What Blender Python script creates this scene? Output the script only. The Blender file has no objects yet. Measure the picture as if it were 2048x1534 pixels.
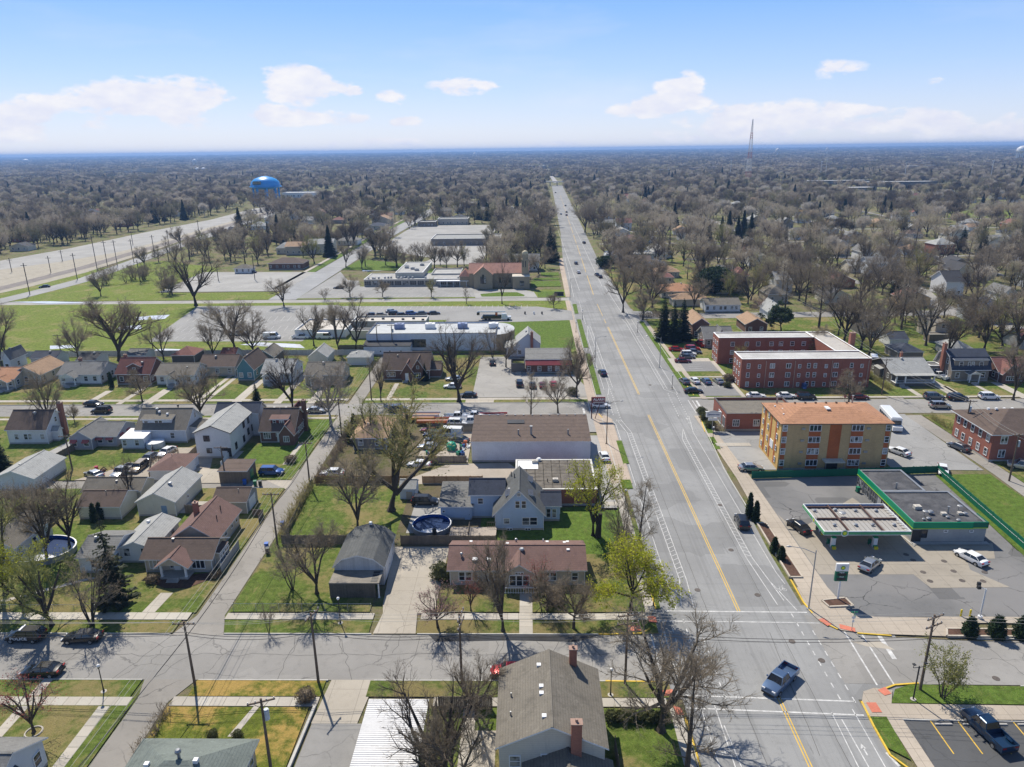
import bpy,bmesh,math,random
from math import sin,cos,pi,radians as RD
import numpy as np
SC = bpy.context.scene
COL = SC.collection
# ------------------------------------------------------------------ camera, light, sky
PITCH,YAW,ROLL,CAMH = 17.9,1.3,0.73,60.0
FX,CX,CY = 1447.0,1024.0,767.0
def _basis():
    p,a,r = RD(PITCH),RD(YAW),RD(ROLL)
    f = np.array((-sin(a)*cos(p),cos(a)*cos(p),-sin(p)))
    rt = np.array((cos(a),sin(a),0.0));up = np.array((-sin(a)*sin(p),cos(a)*sin(p),cos(p)))
    return f,cos(r)*rt-sin(r)*up,sin(r)*rt+cos(r)*up
CF,CR,CU = _basis()
def G(px,py,z=0.0):
    d = CF+(px-CX)/FX*CR+(CY-py)/FX*CU
    t = (z-CAMH)/d[2]
    return (float(d[0]*t),float(d[1]*t))
def PX(x,y,z=0.0):
    q = np.array((x,y,z-CAMH));w = q.dot(CF)
    return (CX+FX*q.dot(CR)/w,CY-FX*q.dot(CU)/w)
def HT(bx,by,ty):
    """height over ground pixel (bx,by) whose top sits on pixel row ty"""
    x,y = G(bx,by);lo,hi = 0.0,200.0
    for _ in range(40):
        m = (lo+hi)/2
        if PX(x,y,m)[1] > ty: lo = m
        else: hi = m
    return lo
cd = bpy.data.cameras.new('camera');cam = bpy.data.objects.new('camera',cd);COL.objects.link(cam)
import mathutils
cam.matrix_world = mathutils.Matrix(((CR[0],CU[0],-CF[0],0),(CR[1],CU[1],-CF[1],0),(CR[2],CU[2],-CF[2],CAMH),(0,0,0,1)))
cd.sensor_width = 36.0;cd.lens = FX/2048*36;cd.clip_end = 60000;cd.clip_start = 1.0
SC.camera = cam
SC.render.resolution_x,SC.render.resolution_y = 1024,767
SC.view_settings.view_transform = 'Standard';SC.view_settings.look = 'None'
SC.view_settings.exposure = 0.32;SC.view_settings.gamma = 1.0;SC.view_settings.use_curve_mapping = False
cy = SC.cycles
cy.use_denoising = True;cy.max_bounces = 5;cy.diffuse_bounces = 2;cy.glossy_bounces = 2;cy.transmission_bounces = 2
cy.volume_bounces = 0;cy.transparent_max_bounces = 8;cy.caustics_reflective = False;cy.caustics_refractive = False
SUN_EL,SUN_AZ = 51.0,-27.0      # azimuth from +Y towards +X
W = bpy.data.worlds.new('World');SC.world = W;W.use_nodes = True
def world():
    nt = W.node_tree;n = nt.nodes;L = nt.links;n.clear()
    out = n.new('ShaderNodeOutputWorld');bg = n.new('ShaderNodeBackground');bg.inputs[1].default_value = 0.15
    sky = n.new('ShaderNodeTexSky');sky.sky_type = 'NISHITA';sky.sun_disc = False
    sky.sun_elevation = RD(SUN_EL);sky.sun_rotation = RD(SUN_AZ);sky.altitude = 100;sky.air_density = 1.0;sky.dust_density = 0.3;sky.ozone_density = 2.0
    tc = n.new('ShaderNodeTexCoord');nrm = n.new('ShaderNodeVectorMath');nrm.operation = 'NORMALIZE'
    L.new(tc.outputs['Generated'],nrm.inputs[0])
    def mth(op,a,b=None,clamp=False):
        m = n.new('ShaderNodeMath');m.operation = op;m.use_clamp = clamp
        for i,v in enumerate((a,b)):
            if v is None: continue
            if isinstance(v,(int,float)): m.inputs[i].default_value = v
            else: L.new(v,m.inputs[i])
        return m.outputs[0]
    # puffy cumulus near the horizon: each cloud is a lobe round a direction of the sky, its edge broken by noise
    mp = n.new('ShaderNodeMapping');mp.inputs['Scale'].default_value = (1,1,2.2);L.new(nrm.outputs[0],mp.inputs[0])
    n1 = n.new('ShaderNodeTexNoise');n1.inputs['Scale'].default_value = 13;n1.inputs['Detail'].default_value = 9;n1.inputs['Roughness'].default_value = .56;L.new(mp.outputs[0],n1.inputs['Vector'])
    n0 = n.new('ShaderNodeTexNoise');n0.inputs['Scale'].default_value = 30;n0.inputs['Detail'].default_value = 9;n0.inputs['Roughness'].default_value = .6;L.new(mp.outputs[0],n0.inputs['Vector'])
    total = None
    for (px,py,wx,wy,s) in CLOUDS:
        d = CF+(px-CX)/FX*CR+(CY-py)/FX*CU;d = d/np.linalg.norm(d)
        az = math.atan2(d[0],d[1]);rx = np.array((cos(az),-sin(az),0))
        sub = n.new('ShaderNodeVectorMath');sub.operation = 'SUBTRACT';L.new(nrm.outputs[0],sub.inputs[0]);sub.inputs[1].default_value = tuple(d)
        mm = n.new('ShaderNodeVectorMath');mm.operation = 'DOT_PRODUCT';L.new(sub.outputs[0],mm.inputs[0]);mm.inputs[1].default_value = tuple(rx*FX/wx/1.25)
        zz = n.new('ShaderNodeVectorMath');zz.operation = 'DOT_PRODUCT';L.new(sub.outputs[0],zz.inputs[0]);zz.inputs[1].default_value = (0,0,FX/wy/1.35)
        # flatter base, rounder top
        dn = mth('MULTIPLY',mth('MINIMUM',zz.outputs['Value'],0.0),1.2);upz = mth('MAXIMUM',zz.outputs['Value'],0.0)
        r2 = mth('ADD',mth('POWER',mm.outputs['Value'],2.0),mth('ADD',mth('POWER',dn,2.0),mth('POWER',upz,2.0)))
        g = mth('MULTIPLY',mth('EXPONENT',mth('MULTIPLY',r2,-1.0)),s)
        total = g if total is None else mth('MAXIMUM',total,g)
    nn = mth('ADD',mth('MULTIPLY',n1.outputs[0],1.9),mth('MULTIPLY',n0.outputs[0],.55))
    gate = mth('MULTIPLY',total,2.2,True)
    dens = mth('SUBTRACT',mth('ADD',total,mth('MULTIPLY',mth('MULTIPLY',mth('SUBTRACT',nn,1.22),1.9),gate)),.36)
    mask = mth('MULTIPLY',dens,3.4,True)
    # high thin streaks
    mp2 = n.new('ShaderNodeMapping');mp2.inputs['Scale'].default_value = (1.3,1.3,7);mp2.inputs['Rotation'].default_value = (0.1,-.18,0);L.new(nrm.outputs[0],mp2.inputs[0])
    n2 = n.new('ShaderNodeTexNoise');n2.inputs['Scale'].default_value = 2.6;n2.inputs['Detail'].default_value = 7;n2.inputs['Roughness'].default_value = .55;L.new(mp2.outputs[0],n2.inputs['Vector'])
    thin = mth('MULTIPLY',mth('SUBTRACT',n2.outputs[0],.55),.9,True)
    sep = n.new('ShaderNodeSeparateXYZ');L.new(nrm.outputs[0],sep.inputs[0])
    mask_s = mth('MULTIPLY',mask,.95)
    al = mth('MAXIMUM',mask_s,thin)
    # everyday sky colours: pale lavender low down rising to a clear blue
    rp = n.new('ShaderNodeValToRGB');L.new(mth('MULTIPLY',sep.outputs[2],2.2),rp.inputs[0])
    e = rp.color_ramp.elements;e[0].position = 0.0;e[0].color = SKY_C[0];e[1].position = 1.0;e[1].color = SKY_C[-1]
    for p,c in ((.07,SKY_C[1]),(.2,SKY_C[2]),(.36,SKY_C[3])):
        k = e.new(p);k.color = c
    base = n.new('ShaderNodeMixRGB');base.inputs[0].default_value = SKY_MIX;L.new(sky.outputs[0],base.inputs[1]);L.new(rp.outputs[0],base.inputs[2])
    shade = n.new('ShaderNodeMixRGB');L.new(mth('MULTIPLY',mth('SUBTRACT',n0.outputs[0],.35),2.2,True),shade.inputs[0])
    shade.inputs[1].default_value = CLOUD_C[0];shade.inputs[2].default_value = CLOUD_C[1]
    mix = n.new('ShaderNodeMixRGB');L.new(al,mix.inputs[0]);L.new(base.outputs[0],mix.inputs[1]);L.new(shade.outputs[0],mix.inputs[2])
    L.new(mix.outputs[0],bg.inputs[0]);L.new(bg.outputs[0],out.inputs[0])
# (px, py, half width, half height, strength) of the clouds as seen
CLOUDS = [(345,205,85,34,1.0),(255,215,80,30,.95),(190,235,95,22,.85),(60,225,110,24,.95),(30,250,120,26,.7),(395,215,45,16,.6),(590,175,62,26,1.0),
          (650,190,62,22,.85),(520,225,48,14,.9),(620,235,100,14,.75),(710,183,22,9,.85),(775,200,28,11,.85),(800,243,34,11,.9),(948,172,58,14,.9),
          (755,292,70,10,.9),(1360,172,36,17,.95),(1335,208,60,14,.9),(1275,222,42,12,.85),(1350,275,40,12,.85),(1490,245,85,24,1.0),(1600,250,105,25,1.0),
          (1730,225,38,10,.8),(1770,255,105,23,1.0),(1850,268,60,14,.7),(1990,262,70,20,.95),(1855,162,27,9,.8),(1665,138,45,16,.45),(1200,270,50,12,.4),(1130,290,80,8,.5)]
S_ = .83/0.15
def sc_(c,k=1.0): return (c[0]*k*S_,c[1]*k*S_,c[2]*k*S_,1)
SKY_C = [sc_((.76,.78,.88)),sc_((.63,.71,.91)),sc_((.41,.59,.94)),sc_((.22,.45,.92)),sc_((.10,.18,.38))]
CLOUD_C = [sc_((.78,.80,.92)),sc_((1.0,.975,.96))]
SKY_MIX = 0.85
HAZE_D = 1.25e-4
world()
sd = bpy.data.lights.new('sun','SUN');sun = bpy.data.objects.new('sun',sd);COL.objects.link(sun)
sd.energy = 5.0;sd.angle = RD(.53);sd.color = (1.0,.925,.80)
_s = mathutils.Vector((sin(RD(SUN_AZ))*cos(RD(SUN_EL)),cos(RD(SUN_AZ))*cos(RD(SUN_EL)),sin(RD(SUN_EL))))
sun.rotation_euler = _s.to_track_quat('Z','Y').to_euler();sun.location = (0,0,300)

# ------------------------------------------------------------------ object helpers
def tag(o,label=None,cat=None,group=None,kind=None):
    for k,v in (('label',label),('category',cat),('group',group),('kind',kind)):
        if v: o[k] = v
    return o
def empty(name,loc,rz=0.0,label=None,cat=None,group=None):
    o = bpy.data.objects.new(name,None);o.empty_display_size = .3;COL.objects.link(o);o.location = loc;o.rotation_euler[2] = rz
    return tag(o,label,cat,group)
def link(name,me,parent=None,loc=(0,0,0),rz=0.0,mat=None):
    o = bpy.data.objects.new(name,me);COL.objects.link(o);o.location = loc;o.rotation_euler[2] = rz
    if parent is not None: o.parent = parent
    if mat is not None:
        if len(me.materials) == 0: me.materials.append(mat)
        if me.materials[0] is not mat:
            o.material_slots[0].link = 'OBJECT';o.material_slots[0].material = mat
    return o
def copy_tree(src,loc,rz=0.0,scale=None,label=None,group=None,cat=None):
    r = src.copy();COL.objects.link(r);r.location = loc;r.rotation_euler[2] = rz
    if scale is not None: r.scale = scale if isinstance(scale,tuple) else (scale,)*3
    if label: r['label'] = label
    if group: r['group'] = group
    if cat: r['category'] = cat
    for ch in src.children:
        c = ch.copy();COL.objects.link(c);c.parent = r
        for g in ch.children:
            d = g.copy();COL.objects.link(d);d.parent = c
    return r
class MB:
    """collects shapes, then links them as ONE mesh object"""
    def __init__(s): s.v = [];s.f = [];s.m = []
    def poly(s,pts,mi=0):
        b = len(s.v);s.v.extend(tuple(p) for p in pts);s.f.append(tuple(range(b,b+len(pts))));s.m.append(mi);return s
    def box(s,x0,y0,z0,x1,y1,z1,mi=0):
        b = len(s.v);s.v += [(x0,y0,z0),(x1,y0,z0),(x1,y1,z0),(x0,y1,z0),(x0,y0,z1),(x1,y0,z1),(x1,y1,z1),(x0,y1,z1)]
        for f in ((3,2,1,0),(4,5,6,7),(0,1,5,4),(1,2,6,5),(2,3,7,6),(3,0,4,7)):
            s.f.append(tuple(b+i for i in f));s.m.append(mi)
        return s
    def prism(s,pts,z0,z1,mi=0,mtop=None):
        n = len(pts);b = len(s.v);s.v += [(p[0],p[1],z0) for p in pts]+[(p[0],p[1],z1) for p in pts]
        s.f.append(tuple(b+n+i for i in range(n)));s.m.append(mi if mtop is None else mtop)
        s.f.append(tuple(b+n-1-i for i in range(n)));s.m.append(mi)
        for i in range(n):
            j = (i+1) % n;s.f.append((b+i,b+j,b+n+j,b+n+i));s.m.append(mi)
        return s
    def tube(s,pts,rs,n=6,mi=0,cap=True):
        rings = []
        for i,p in enumerate(pts):
            p = np.array(p,float);a = np.array(pts[max(0,i-1)],float);c = np.array(pts[min(len(pts)-1,i+1)],float)
            t = c-a;t = t/(np.linalg.norm(t)+1e-9);u = np.cross(t,(0,0,1.0) if abs(t[2]) < .9 else (1.0,0,0));u /= np.linalg.norm(u);w = np.cross(t,u)
            r = rs[i] if isinstance(rs,(list,tuple)) else rs;b = len(s.v);rings.append(b)
            for k in range(n):
                q = p+r*(cos(2*pi*k/n)*u+sin(2*pi*k/n)*w);s.v.append(tuple(q))
        for a,b in zip(rings,rings[1:]):
            for k in range(n):
                j = (k+1) % n;s.f.append((a+k,b+k,b+j,a+j));s.m.append(mi)
        if cap:
            s.f.append(tuple(rings[0]+k for k in range(n)));s.m.append(mi);s.f.append(tuple(rings[-1]+n-1-k for k in range(n)));s.m.append(mi)
        return s
    def cyl(s,x,y,z0,z1,r,n=10,mi=0,r1=None): return s.tube([(x,y,z0),(x,y,z1)],[r,r if r1 is None else r1],n,mi)
    def ball(s,x,y,z,r,n=8,mi=0,sz=1.0):
        pts = [(x,y,z+r*sz*math.sin(-pi/2+pi*i/5)) for i in range(6)];rs = [max(.001,r*math.cos(-pi/2+pi*i/5)) for i in range(6)]
        return s.tube(pts,rs,n,mi)
    def mesh(s,name,mats=()):
        me = bpy.data.meshes.new(name);me.from_pydata(s.v,[],s.f)
        for m in mats: me.materials.append(m)
        if any(s.m): me.polygons.foreach_set('material_index',s.m)
        me.update();return me
    def build(s,name,mats,parent=None,loc=(0,0,0),rz=0.0,smooth=False):
        if not isinstance(mats,(list,tuple)): mats = [mats]
        me = s.mesh(name,mats)
        if smooth: me.polygons.foreach_set('use_smooth',[True]*len(me.polygons))
        return link(name,me,parent,loc,rz)

# ------------------------------------------------------------------ materials
_M = {}
def newmat(name):
    m = bpy.data.materials.new(name);m.use_nodes = True;nt = m.node_tree;nt.nodes.clear()
    o = nt.nodes.new('ShaderNodeOutputMaterial');b = nt.nodes.new('ShaderNodeBsdfPrincipled');nt.links.new(b.outputs[0],o.inputs[0])
    return m,nt,b
class NT:
    def __init__(s,nt): s.nt = nt;s.n = nt.nodes;s.L = nt.links
    def put(s,sock,v):
        if v is None: return
        if hasattr(v,'is_linked') or isinstance(v,bpy.types.NodeSocket): s.L.new(v,sock)
        else: sock.default_value = v if not isinstance(v,tuple) or len(v) != 3 or sock.type != 'RGBA' else (*v,1)
    def math(s,op,a,b=None,c=None,clamp=False):
        m = s.n.new('ShaderNodeMath');m.operation = op;m.use_clamp = clamp
        for i,v in enumerate((a,b,c)):
            if v is not None: s.put(m.inputs[i],v)
        return m.outputs[0]
    def pos(s,obj=False):
        if obj: return s.n.new('ShaderNodeTexCoord').outputs['Object']
        return s.n.new('ShaderNodeNewGeometry').outputs['Position']
    def scale(s,v,sc,rot=(0,0,0)):
        m = s.n.new('ShaderNodeMapping');m.inputs['Scale'].default_value = sc;m.inputs['Rotation'].default_value = rot;s.L.new(v,m.inputs[0]);return m.outputs[0]
    def noise(s,v,sc,det=4,rough=.55,dist=0.0):
        t = s.n.new('ShaderNodeTexNoise');s.L.new(v,t.inputs['Vector']);t.inputs['Scale'].default_value = sc;t.inputs['Detail'].default_value = det
        t.inputs['Roughness'].default_value = rough;t.inputs['Distortion'].default_value = dist;return t.outputs[0]
    def mix(s,f,a,b,mode='MIX'):
        m = s.n.new('ShaderNodeMixRGB');m.blend_type = mode;s.put(m.inputs[0],f);s.put(m.inputs[1],a);s.put(m.inputs[2],b);return m.outputs[0]
    def step(s,v,lo,hi):
        m = s.n.new('ShaderNodeMapRange');m.interpolation_type = 'SMOOTHSTEP';s.L.new(v,m.inputs[0]);m.inputs[1].default_value = lo;m.inputs[2].default_value = hi;return m.outputs[0]
    def xyz(s,v):
        q = s.n.new('ShaderNodeSeparateXYZ');s.L.new(v,q.inputs[0]);return q.outputs
    def bump(s,b,h,st=.3,d=.05):
        m = s.n.new('ShaderNodeBump');m.inputs['Strength'].default_value = st;m.inputs['Distance'].default_value = d;s.L.new(h,m.inputs['Height']);s.L.new(m.outputs[0],b.inputs['Normal'])
def shade(c,k): return tuple(min(1,v*k) for v in c[:3])
def M(name,col,rough=.8,var=.18,sc=1.0,metal=0.0,spec=.3,kind='plain',col2=None,obj=False,**kw):
    """kinds: plain, siding (laps along z), brick, shingle, boards, panelgrid, glass"""
    if name in _M: return _M[name]
    m,nt,b = newmat(name);t = NT(nt);_M[name] = m
    b.inputs['Roughness'].default_value = rough;b.inputs['Metallic'].default_value = metal;b.inputs['Specular IOR Level'].default_value = spec
    p = t.pos(obj);c1 = tuple(col)
    n1 = t.noise(p,.35*sc,5,.6);n2 = t.noise(p,4.0*sc,3,.6)
    f = t.step(t.math('ADD',t.math('MULTIPLY',n1,.6),t.math('MULTIPLY',n2,.4)),.32,.68)
    c = t.mix(f,shade(c1,1-var),shade(c1,1+var) if col2 is None else tuple(col2))
    z = None
    if kind == 'siding':
        z = t.math('FRACT',t.math('MULTIPLY',t.xyz(p)[2],1/.22));ln = t.step(z,.0,.22)
        c = t.mix(ln,t.mix(.28,c,(.02,.02,.02)),c);st = t.step(t.noise(t.scale(p,(1.2,1.2,.16)),1.3,5,.7),.55,.75);c = t.mix(t.math('MULTIPLY',st,.28),c,shade(c1,.45));t.bump(b,z,.5,.03)
    elif kind == 'shingle':
        q = t.xyz(p);z = t.math('FRACT',t.math('MULTIPLY',q[2],1/.13));ln = t.step(z,0,.3)
        cells = t.noise(t.scale(p,(7,7,9)),1.0,1,.5);cells = t.step(cells,.35,.65)
        c = t.mix(t.math('MULTIPLY',cells,.35),c,shade(c1,.55));c = t.mix(t.math('MULTIPLY',t.noise(p,9,2),.3),c,shade(c1,1.5))
        c = t.mix(ln,t.mix(.3,c,(.01,.01,.01)),c)
        st = t.step(t.noise(t.scale(p,(.5,.5,.12)),1.6,6,.7),.48,.66);c = t.mix(t.math('MULTIPLY',st,.45),c,shade(c1,.5));st = t.step(t.noise(t.scale(p,(1.6,1.6,.3)),1.0,4,.6),.56,.7);c = t.mix(t.math('MULTIPLY',st,.4),c,shade(c1,1.55))
    elif kind == 'brick':
        q = t.xyz(p);u = t.math('ADD',q[0],q[1]);cmb = nt.nodes.new('ShaderNodeCombineXYZ');t.put(cmb.inputs[0],u);t.put(cmb.inputs[1],q[2])
        br = nt.nodes.new('ShaderNodeTexBrick');t.L.new(cmb.outputs[0],br.inputs['Vector']);br.inputs['Scale'].default_value = 1.0
        br.inputs['Brick Width'].default_value = .3;br.inputs['Row Height'].default_value = .1;br.inputs['Mortar Size'].default_value = .014
        br.inputs['Color1'].default_value = (*shade(c1,.8),1);br.inputs['Color2'].default_value = (*shade(c1,1.25),1);br.inputs['Mortar'].default_value = (*shade(c1,1.5 if sum(c1) < .6 else .8),1)
        c = t.mix(.45,c,br.outputs[0])
        st = t.step(t.noise(t.scale(p,(.6,.6,.15)),1.2,5,.65),.5,.75);c = t.mix(t.math('MULTIPLY',st,.3),c,shade(c1,.5))
    elif kind == 'boards':
        q = t.xyz(p);u = t.math('ADD',q[0],q[1]);fr = t.math('FRACT',t.math('MULTIPLY',u,1/.15));ce = t.math('FLOOR',t.math('MULTIPLY',u,1/.15))
        wn = nt.nodes.new('ShaderNodeTexWhiteNoise');wn.noise_dimensions = '1D';t.put(wn.inputs['W'],ce)
        c = t.mix(t.math('MULTIPLY',wn.outputs[0],.5),c,shade(c1,.6));c = t.mix(t.step(fr,0,.2),t.mix(.6,c,(.01,.01,.01)),c)
    elif kind == 'stain':
        st = t.step(t.noise(p,.22*sc,8,.68,.6),.50,.62);c = t.mix(st,c,col2 if col2 else shade(c1,.5))
    if kw.get('emit'):
        b.inputs['Emission Color'].default_value = (*c1,1);b.inputs['Emission Strength'].default_value = kw['emit']
    t.put(b.inputs['Base Color'],c)
    if kw.get('coat'): b.inputs['Coat Weight'].default_value = kw['coat'];b.inputs['Coat Roughness'].default_value = .08
    if kw.get('bump'): t.bump(b,t.noise(p,kw.get('bsc',6)*sc,4,.6),kw['bump'],.08)
    return m
def glass(name='window_glass',col=(.03,.035,.045)):
    if name in _M: return _M[name]
    m,nt,b = newmat(name);t = NT(nt);_M[name] = m
    oi = nt.nodes.new('ShaderNodeObjectInfo');rnd = oi.outputs['Random']
    p = t.pos();f = t.step(rnd,.3,.75);c = t.mix(f,col,(.36,.36,.35));c = t.mix(t.step(t.noise(p,1.2,2),.45,.6),c,tuple(v*.6 for v in col))
    t.put(b.inputs['Base Color'],c);b.inputs['Roughness'].default_value = .08;b.inputs['Specular IOR Level'].default_value = .6
    return m
def grass_mat(name,g=(.075,.125,.025),d=(.17,.145,.07),dirt=(.12,.10,.07),dry=.5,bald=.62,yellow=None):
    if name in _M: return _M[name]
    m,nt,b = newmat(name);t = NT(nt);_M[name] = m;p = t.pos();b.inputs['Roughness'].default_value = .95;b.inputs['Specular IOR Level'].default_value = .1
    n1 = t.noise(p,.12,6,.62,.4);n2 = t.noise(p,1.1,5,.65);n3 = t.noise(p,6.0,3,.7);n4 = t.noise(t.scale(p,(1,1,1)),.045,3,.5)
    c = t.mix(t.step(n2,.3,.7),shade(g,.72),shade(g,1.28))
    c = t.mix(t.step(t.math('ADD',t.math('MULTIPLY',n1,.7),t.math('MULTIPLY',n2,.3)),dry,dry+.14),c,d)
    c = t.mix(t.step(t.math('ADD',t.math('MULTIPLY',n1,.5),t.math('MULTIPLY',n4,.5)),bald,bald+.1),c,dirt)
    c = t.mix(t.math('MULTIPLY',t.step(n3,.35,.75),.45),c,t.mix(.5,c,(.02,.03,.01)))
    c = t.mix(t.math('MULTIPLY',t.step(t.noise(p,14,2),.5,.75),.38),c,(.36,.34,.13));c = t.mix(t.math('MULTIPLY',t.step(t.noise(t.scale(p,(1,.35,1)),.7,6,.75,.6),.55,.7),.55),c,shade(d,1.15));c = t.mix(t.math('MULTIPLY',t.step(t.noise(p,2.6,5,.8),.58,.72),.5),c,shade(dirt,.8))
    t.put(b.inputs['Base Color'],c);t.bump(b,t.math('ADD',n3,t.noise(p,16,3)),.9,.12)
    return m
def pave_mat(name,col,stain=.55,crack=0.0,patch=.0,joint=None,sc=1.0,tint=None,tracks=False):
    """asphalt or concrete: wear, stains, crack network, optional joints (dx, dy)"""
    if name in _M: return _M[name]
    m,nt,b = newmat(name);t = NT(nt);_M[name] = m;p = t.pos();b.inputs['Roughness'].default_value = .85;b.inputs['Specular IOR Level'].default_value = .25
    n1 = t.noise(p,.08*sc,6,.6,.5);n2 = t.noise(p,.9*sc,5,.65);n3 = t.noise(p,12,3,.7)
    c = t.mix(t.step(n1,.3,.7),shade(col,.86),shade(col,1.12))
    c = t.mix(t.math('MULTIPLY',t.step(n2,.5,.75),.4),c,shade(col,stain));c = t.mix(t.math('MULTIPLY',t.step(n3,.3,.8),.25),c,shade(col,1.4))
    if tint: c = t.mix(t.math('MULTIPLY',t.step(t.noise(p,.05*sc,4,.5,.3),.48,.62),.8),c,tint)
    st = t.step(t.noise(t.scale(p,(.35,1,1)),.5*sc,7,.7,.8),.6,.78);c = t.mix(t.math('MULTIPLY',st,.5),c,shade(col,stain*.8))
    if patch:
        vo = nt.nodes.new('ShaderNodeTexVoronoi');vo.distance = 'CHEBYCHEV';vo.inputs['Scale'].default_value = .11;vo.inputs['Randomness'].default_value = .9;t.L.new(p,vo.inputs['Vector'])
        c = t.mix(t.math('MULTIPLY',t.math('GREATER_THAN',t.xyz(vo.outputs['Color'])[0],.72),patch),c,shade(col,.62))
    if crack:
        pd = t.mix(.18,t.scale(p,(.16,.16,.16)),t.noise(p,.5,4,.6),'ADD')
        nn = nt.nodes.new('ShaderNodeTexNoise');nn.inputs['Scale'].default_value = .6;nn.inputs['Detail'].default_value = 4;t.L.new(p,nn.inputs['Vector'])
        pd = t.mix(.25,t.scale(p,(.16,.2,.16)),nn.outputs['Color'],'ADD')
        vo = nt.nodes.new('ShaderNodeTexVoronoi');vo.feature = 'DISTANCE_TO_EDGE';vo.inputs['Scale'].default_value = 1.0;t.L.new(pd,vo.inputs['Vector'])
        k = t.math('SUBTRACT',1.0,t.step(vo.outputs['Distance'],.003,.012));k = t.math('MULTIPLY',k,t.step(t.noise(p,.07,2),.42,.55))
        c = t.mix(t.math('MULTIPLY',k,crack),c,(.03,.03,.03))
    if tracks:      # tyre-darkened wheel paths and streaks that follow the road
        q = t.xyz(p);k = t.step(t.noise(t.scale(p,(1.1,.012,1)),1.0,3,.6),.5,.62);c = t.mix(t.math('MULTIPLY',k,.28),c,shade(col,.55));k = t.step(t.noise(t.scale(p,(.9,.25,1)),1.0,6,.75,.5),.60,.70);c = t.mix(t.math('MULTIPLY',k,.5),c,shade(col,.42))
        k = t.step(t.noise(t.scale(p,(5,.08,1)),1.0,4,.7),.55,.75);c = t.mix(t.math('MULTIPLY',k,.3),c,shade(col,1.35));k = t.math('LESS_THAN',t.math('FRACT',t.math('MULTIPLY',q[1],1/13.0)),.004);c = t.mix(t.math('MULTIPLY',k,.5),c,(.05,.05,.05))
    if joint:
        q = t.xyz(p);k = None
        for i,s_ in enumerate(joint):
            if not s_: continue
            j = t.math('LESS_THAN',t.math('FRACT',t.math('MULTIPLY',q[i],1/s_)),.05/s_);k = j if k is None else t.math('MAXIMUM',k,j)
        c = t.mix(t.math('MULTIPLY',k,.55),c,shade(col,.3))
    t.put(b.inputs['Base Color'],c);t.bump(b,n3,.25,.02)
    return m
# ------------------------------------------------------------------ shared builders
WHITE = M('white_trim',(.72,.73,.74),.6,.06)
DARK = M('dark_metal',(.03,.03,.032),.5,.2);GREYM = M('grey_metal',(.35,.36,.37),.45,.12,metal=.6)
GLASS = glass()
CONC = M('foundation_concrete',(.36,.35,.33),.9,.15)
_wm = {}
def window_mesh(w,h,st):
    k = (round(w,2),round(h,2),st)
    if k in _wm: return _wm[k]
    f = MB();t = .09;y0,y1 = -.09,.0
    f.box(-w/2-t,y0,-t,-w/2,y1,h+t);f.box(w/2,y0,-t,w/2+t,y1,h+t);f.box(-w/2,y0,-t-.02,w/2,y1,0);f.box(-w/2,y0,h,w/2,y1,h+t)
    if 'h' in st: f.box(-w/2,y0+.03,h/2-.03,w/2,y1,h/2+.03)
    for c in st:
        if c.isdigit():
            n = int(c)
            for i in range(1,n): x = -w/2+w*i/n;f.box(x-.05,y0+.01,0,x+.05,y1-.002,h)
    p = MB();p.poly([(-w/2,-.03,0),(w/2,-.03,0),(w/2,-.03,h),(-w/2,-.03,h)])
    _wm[k] = (f.mesh('window_frame'),p.mesh('pane'));return _wm[k]
FACE = {'S': 0.0,'E': pi/2,'N': pi,'W': -pi/2}
def win(root,v,face,u,z,w=.95,h=1.25,st='h',trim=None,gl=None,name='window'):
    """v=(x,y,w,d) of the volume; u along the face as a fraction, left to right when looking at it"""
    x,y,W_,D_ = v[:4]
    if face == 'S': px,py = x+W_*u,y
    elif face == 'N': px,py = x+W_*(1-u),y+D_
    elif face == 'E': px,py = x+W_,y+D_*u
    else: px,py = x,y+D_*(1-u)
    fm,pm = window_mesh(w,h,st)
    o = link(name,fm,root,(px,py,z),FACE[face],trim or WHITE);link('pane',pm,o,(0,0,0),0,gl or GLASS);return o
_dm = {}
def door(root,v,face,u,z=.0,w=.95,h=2.0,mat=None,name='door'):
    k = (w,h)
    if k not in _dm:
        d = MB();d.box(-w/2,-.06,0,w/2,0,h);hd = MB();hd.box(w/2-.2,-.1,h*.48,w/2-.12,-.06,h*.52);_dm[k] = (d.mesh('door'),hd.mesh('handle'))
    x,y,W_,D_ = v[:4]
    px,py = {'S': (x+W_*u,y),'N': (x+W_*(1-u),y+D_),'E': (x+W_,y+D_*u),'W': (x,y+D_*(1-u))}[face]
    o = link(name,_dm[k][0],root,(px,py,z),FACE[face],mat or WHITE);link('handle',_dm[k][1],o,(0,0,0),0,DARK);return o
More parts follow.
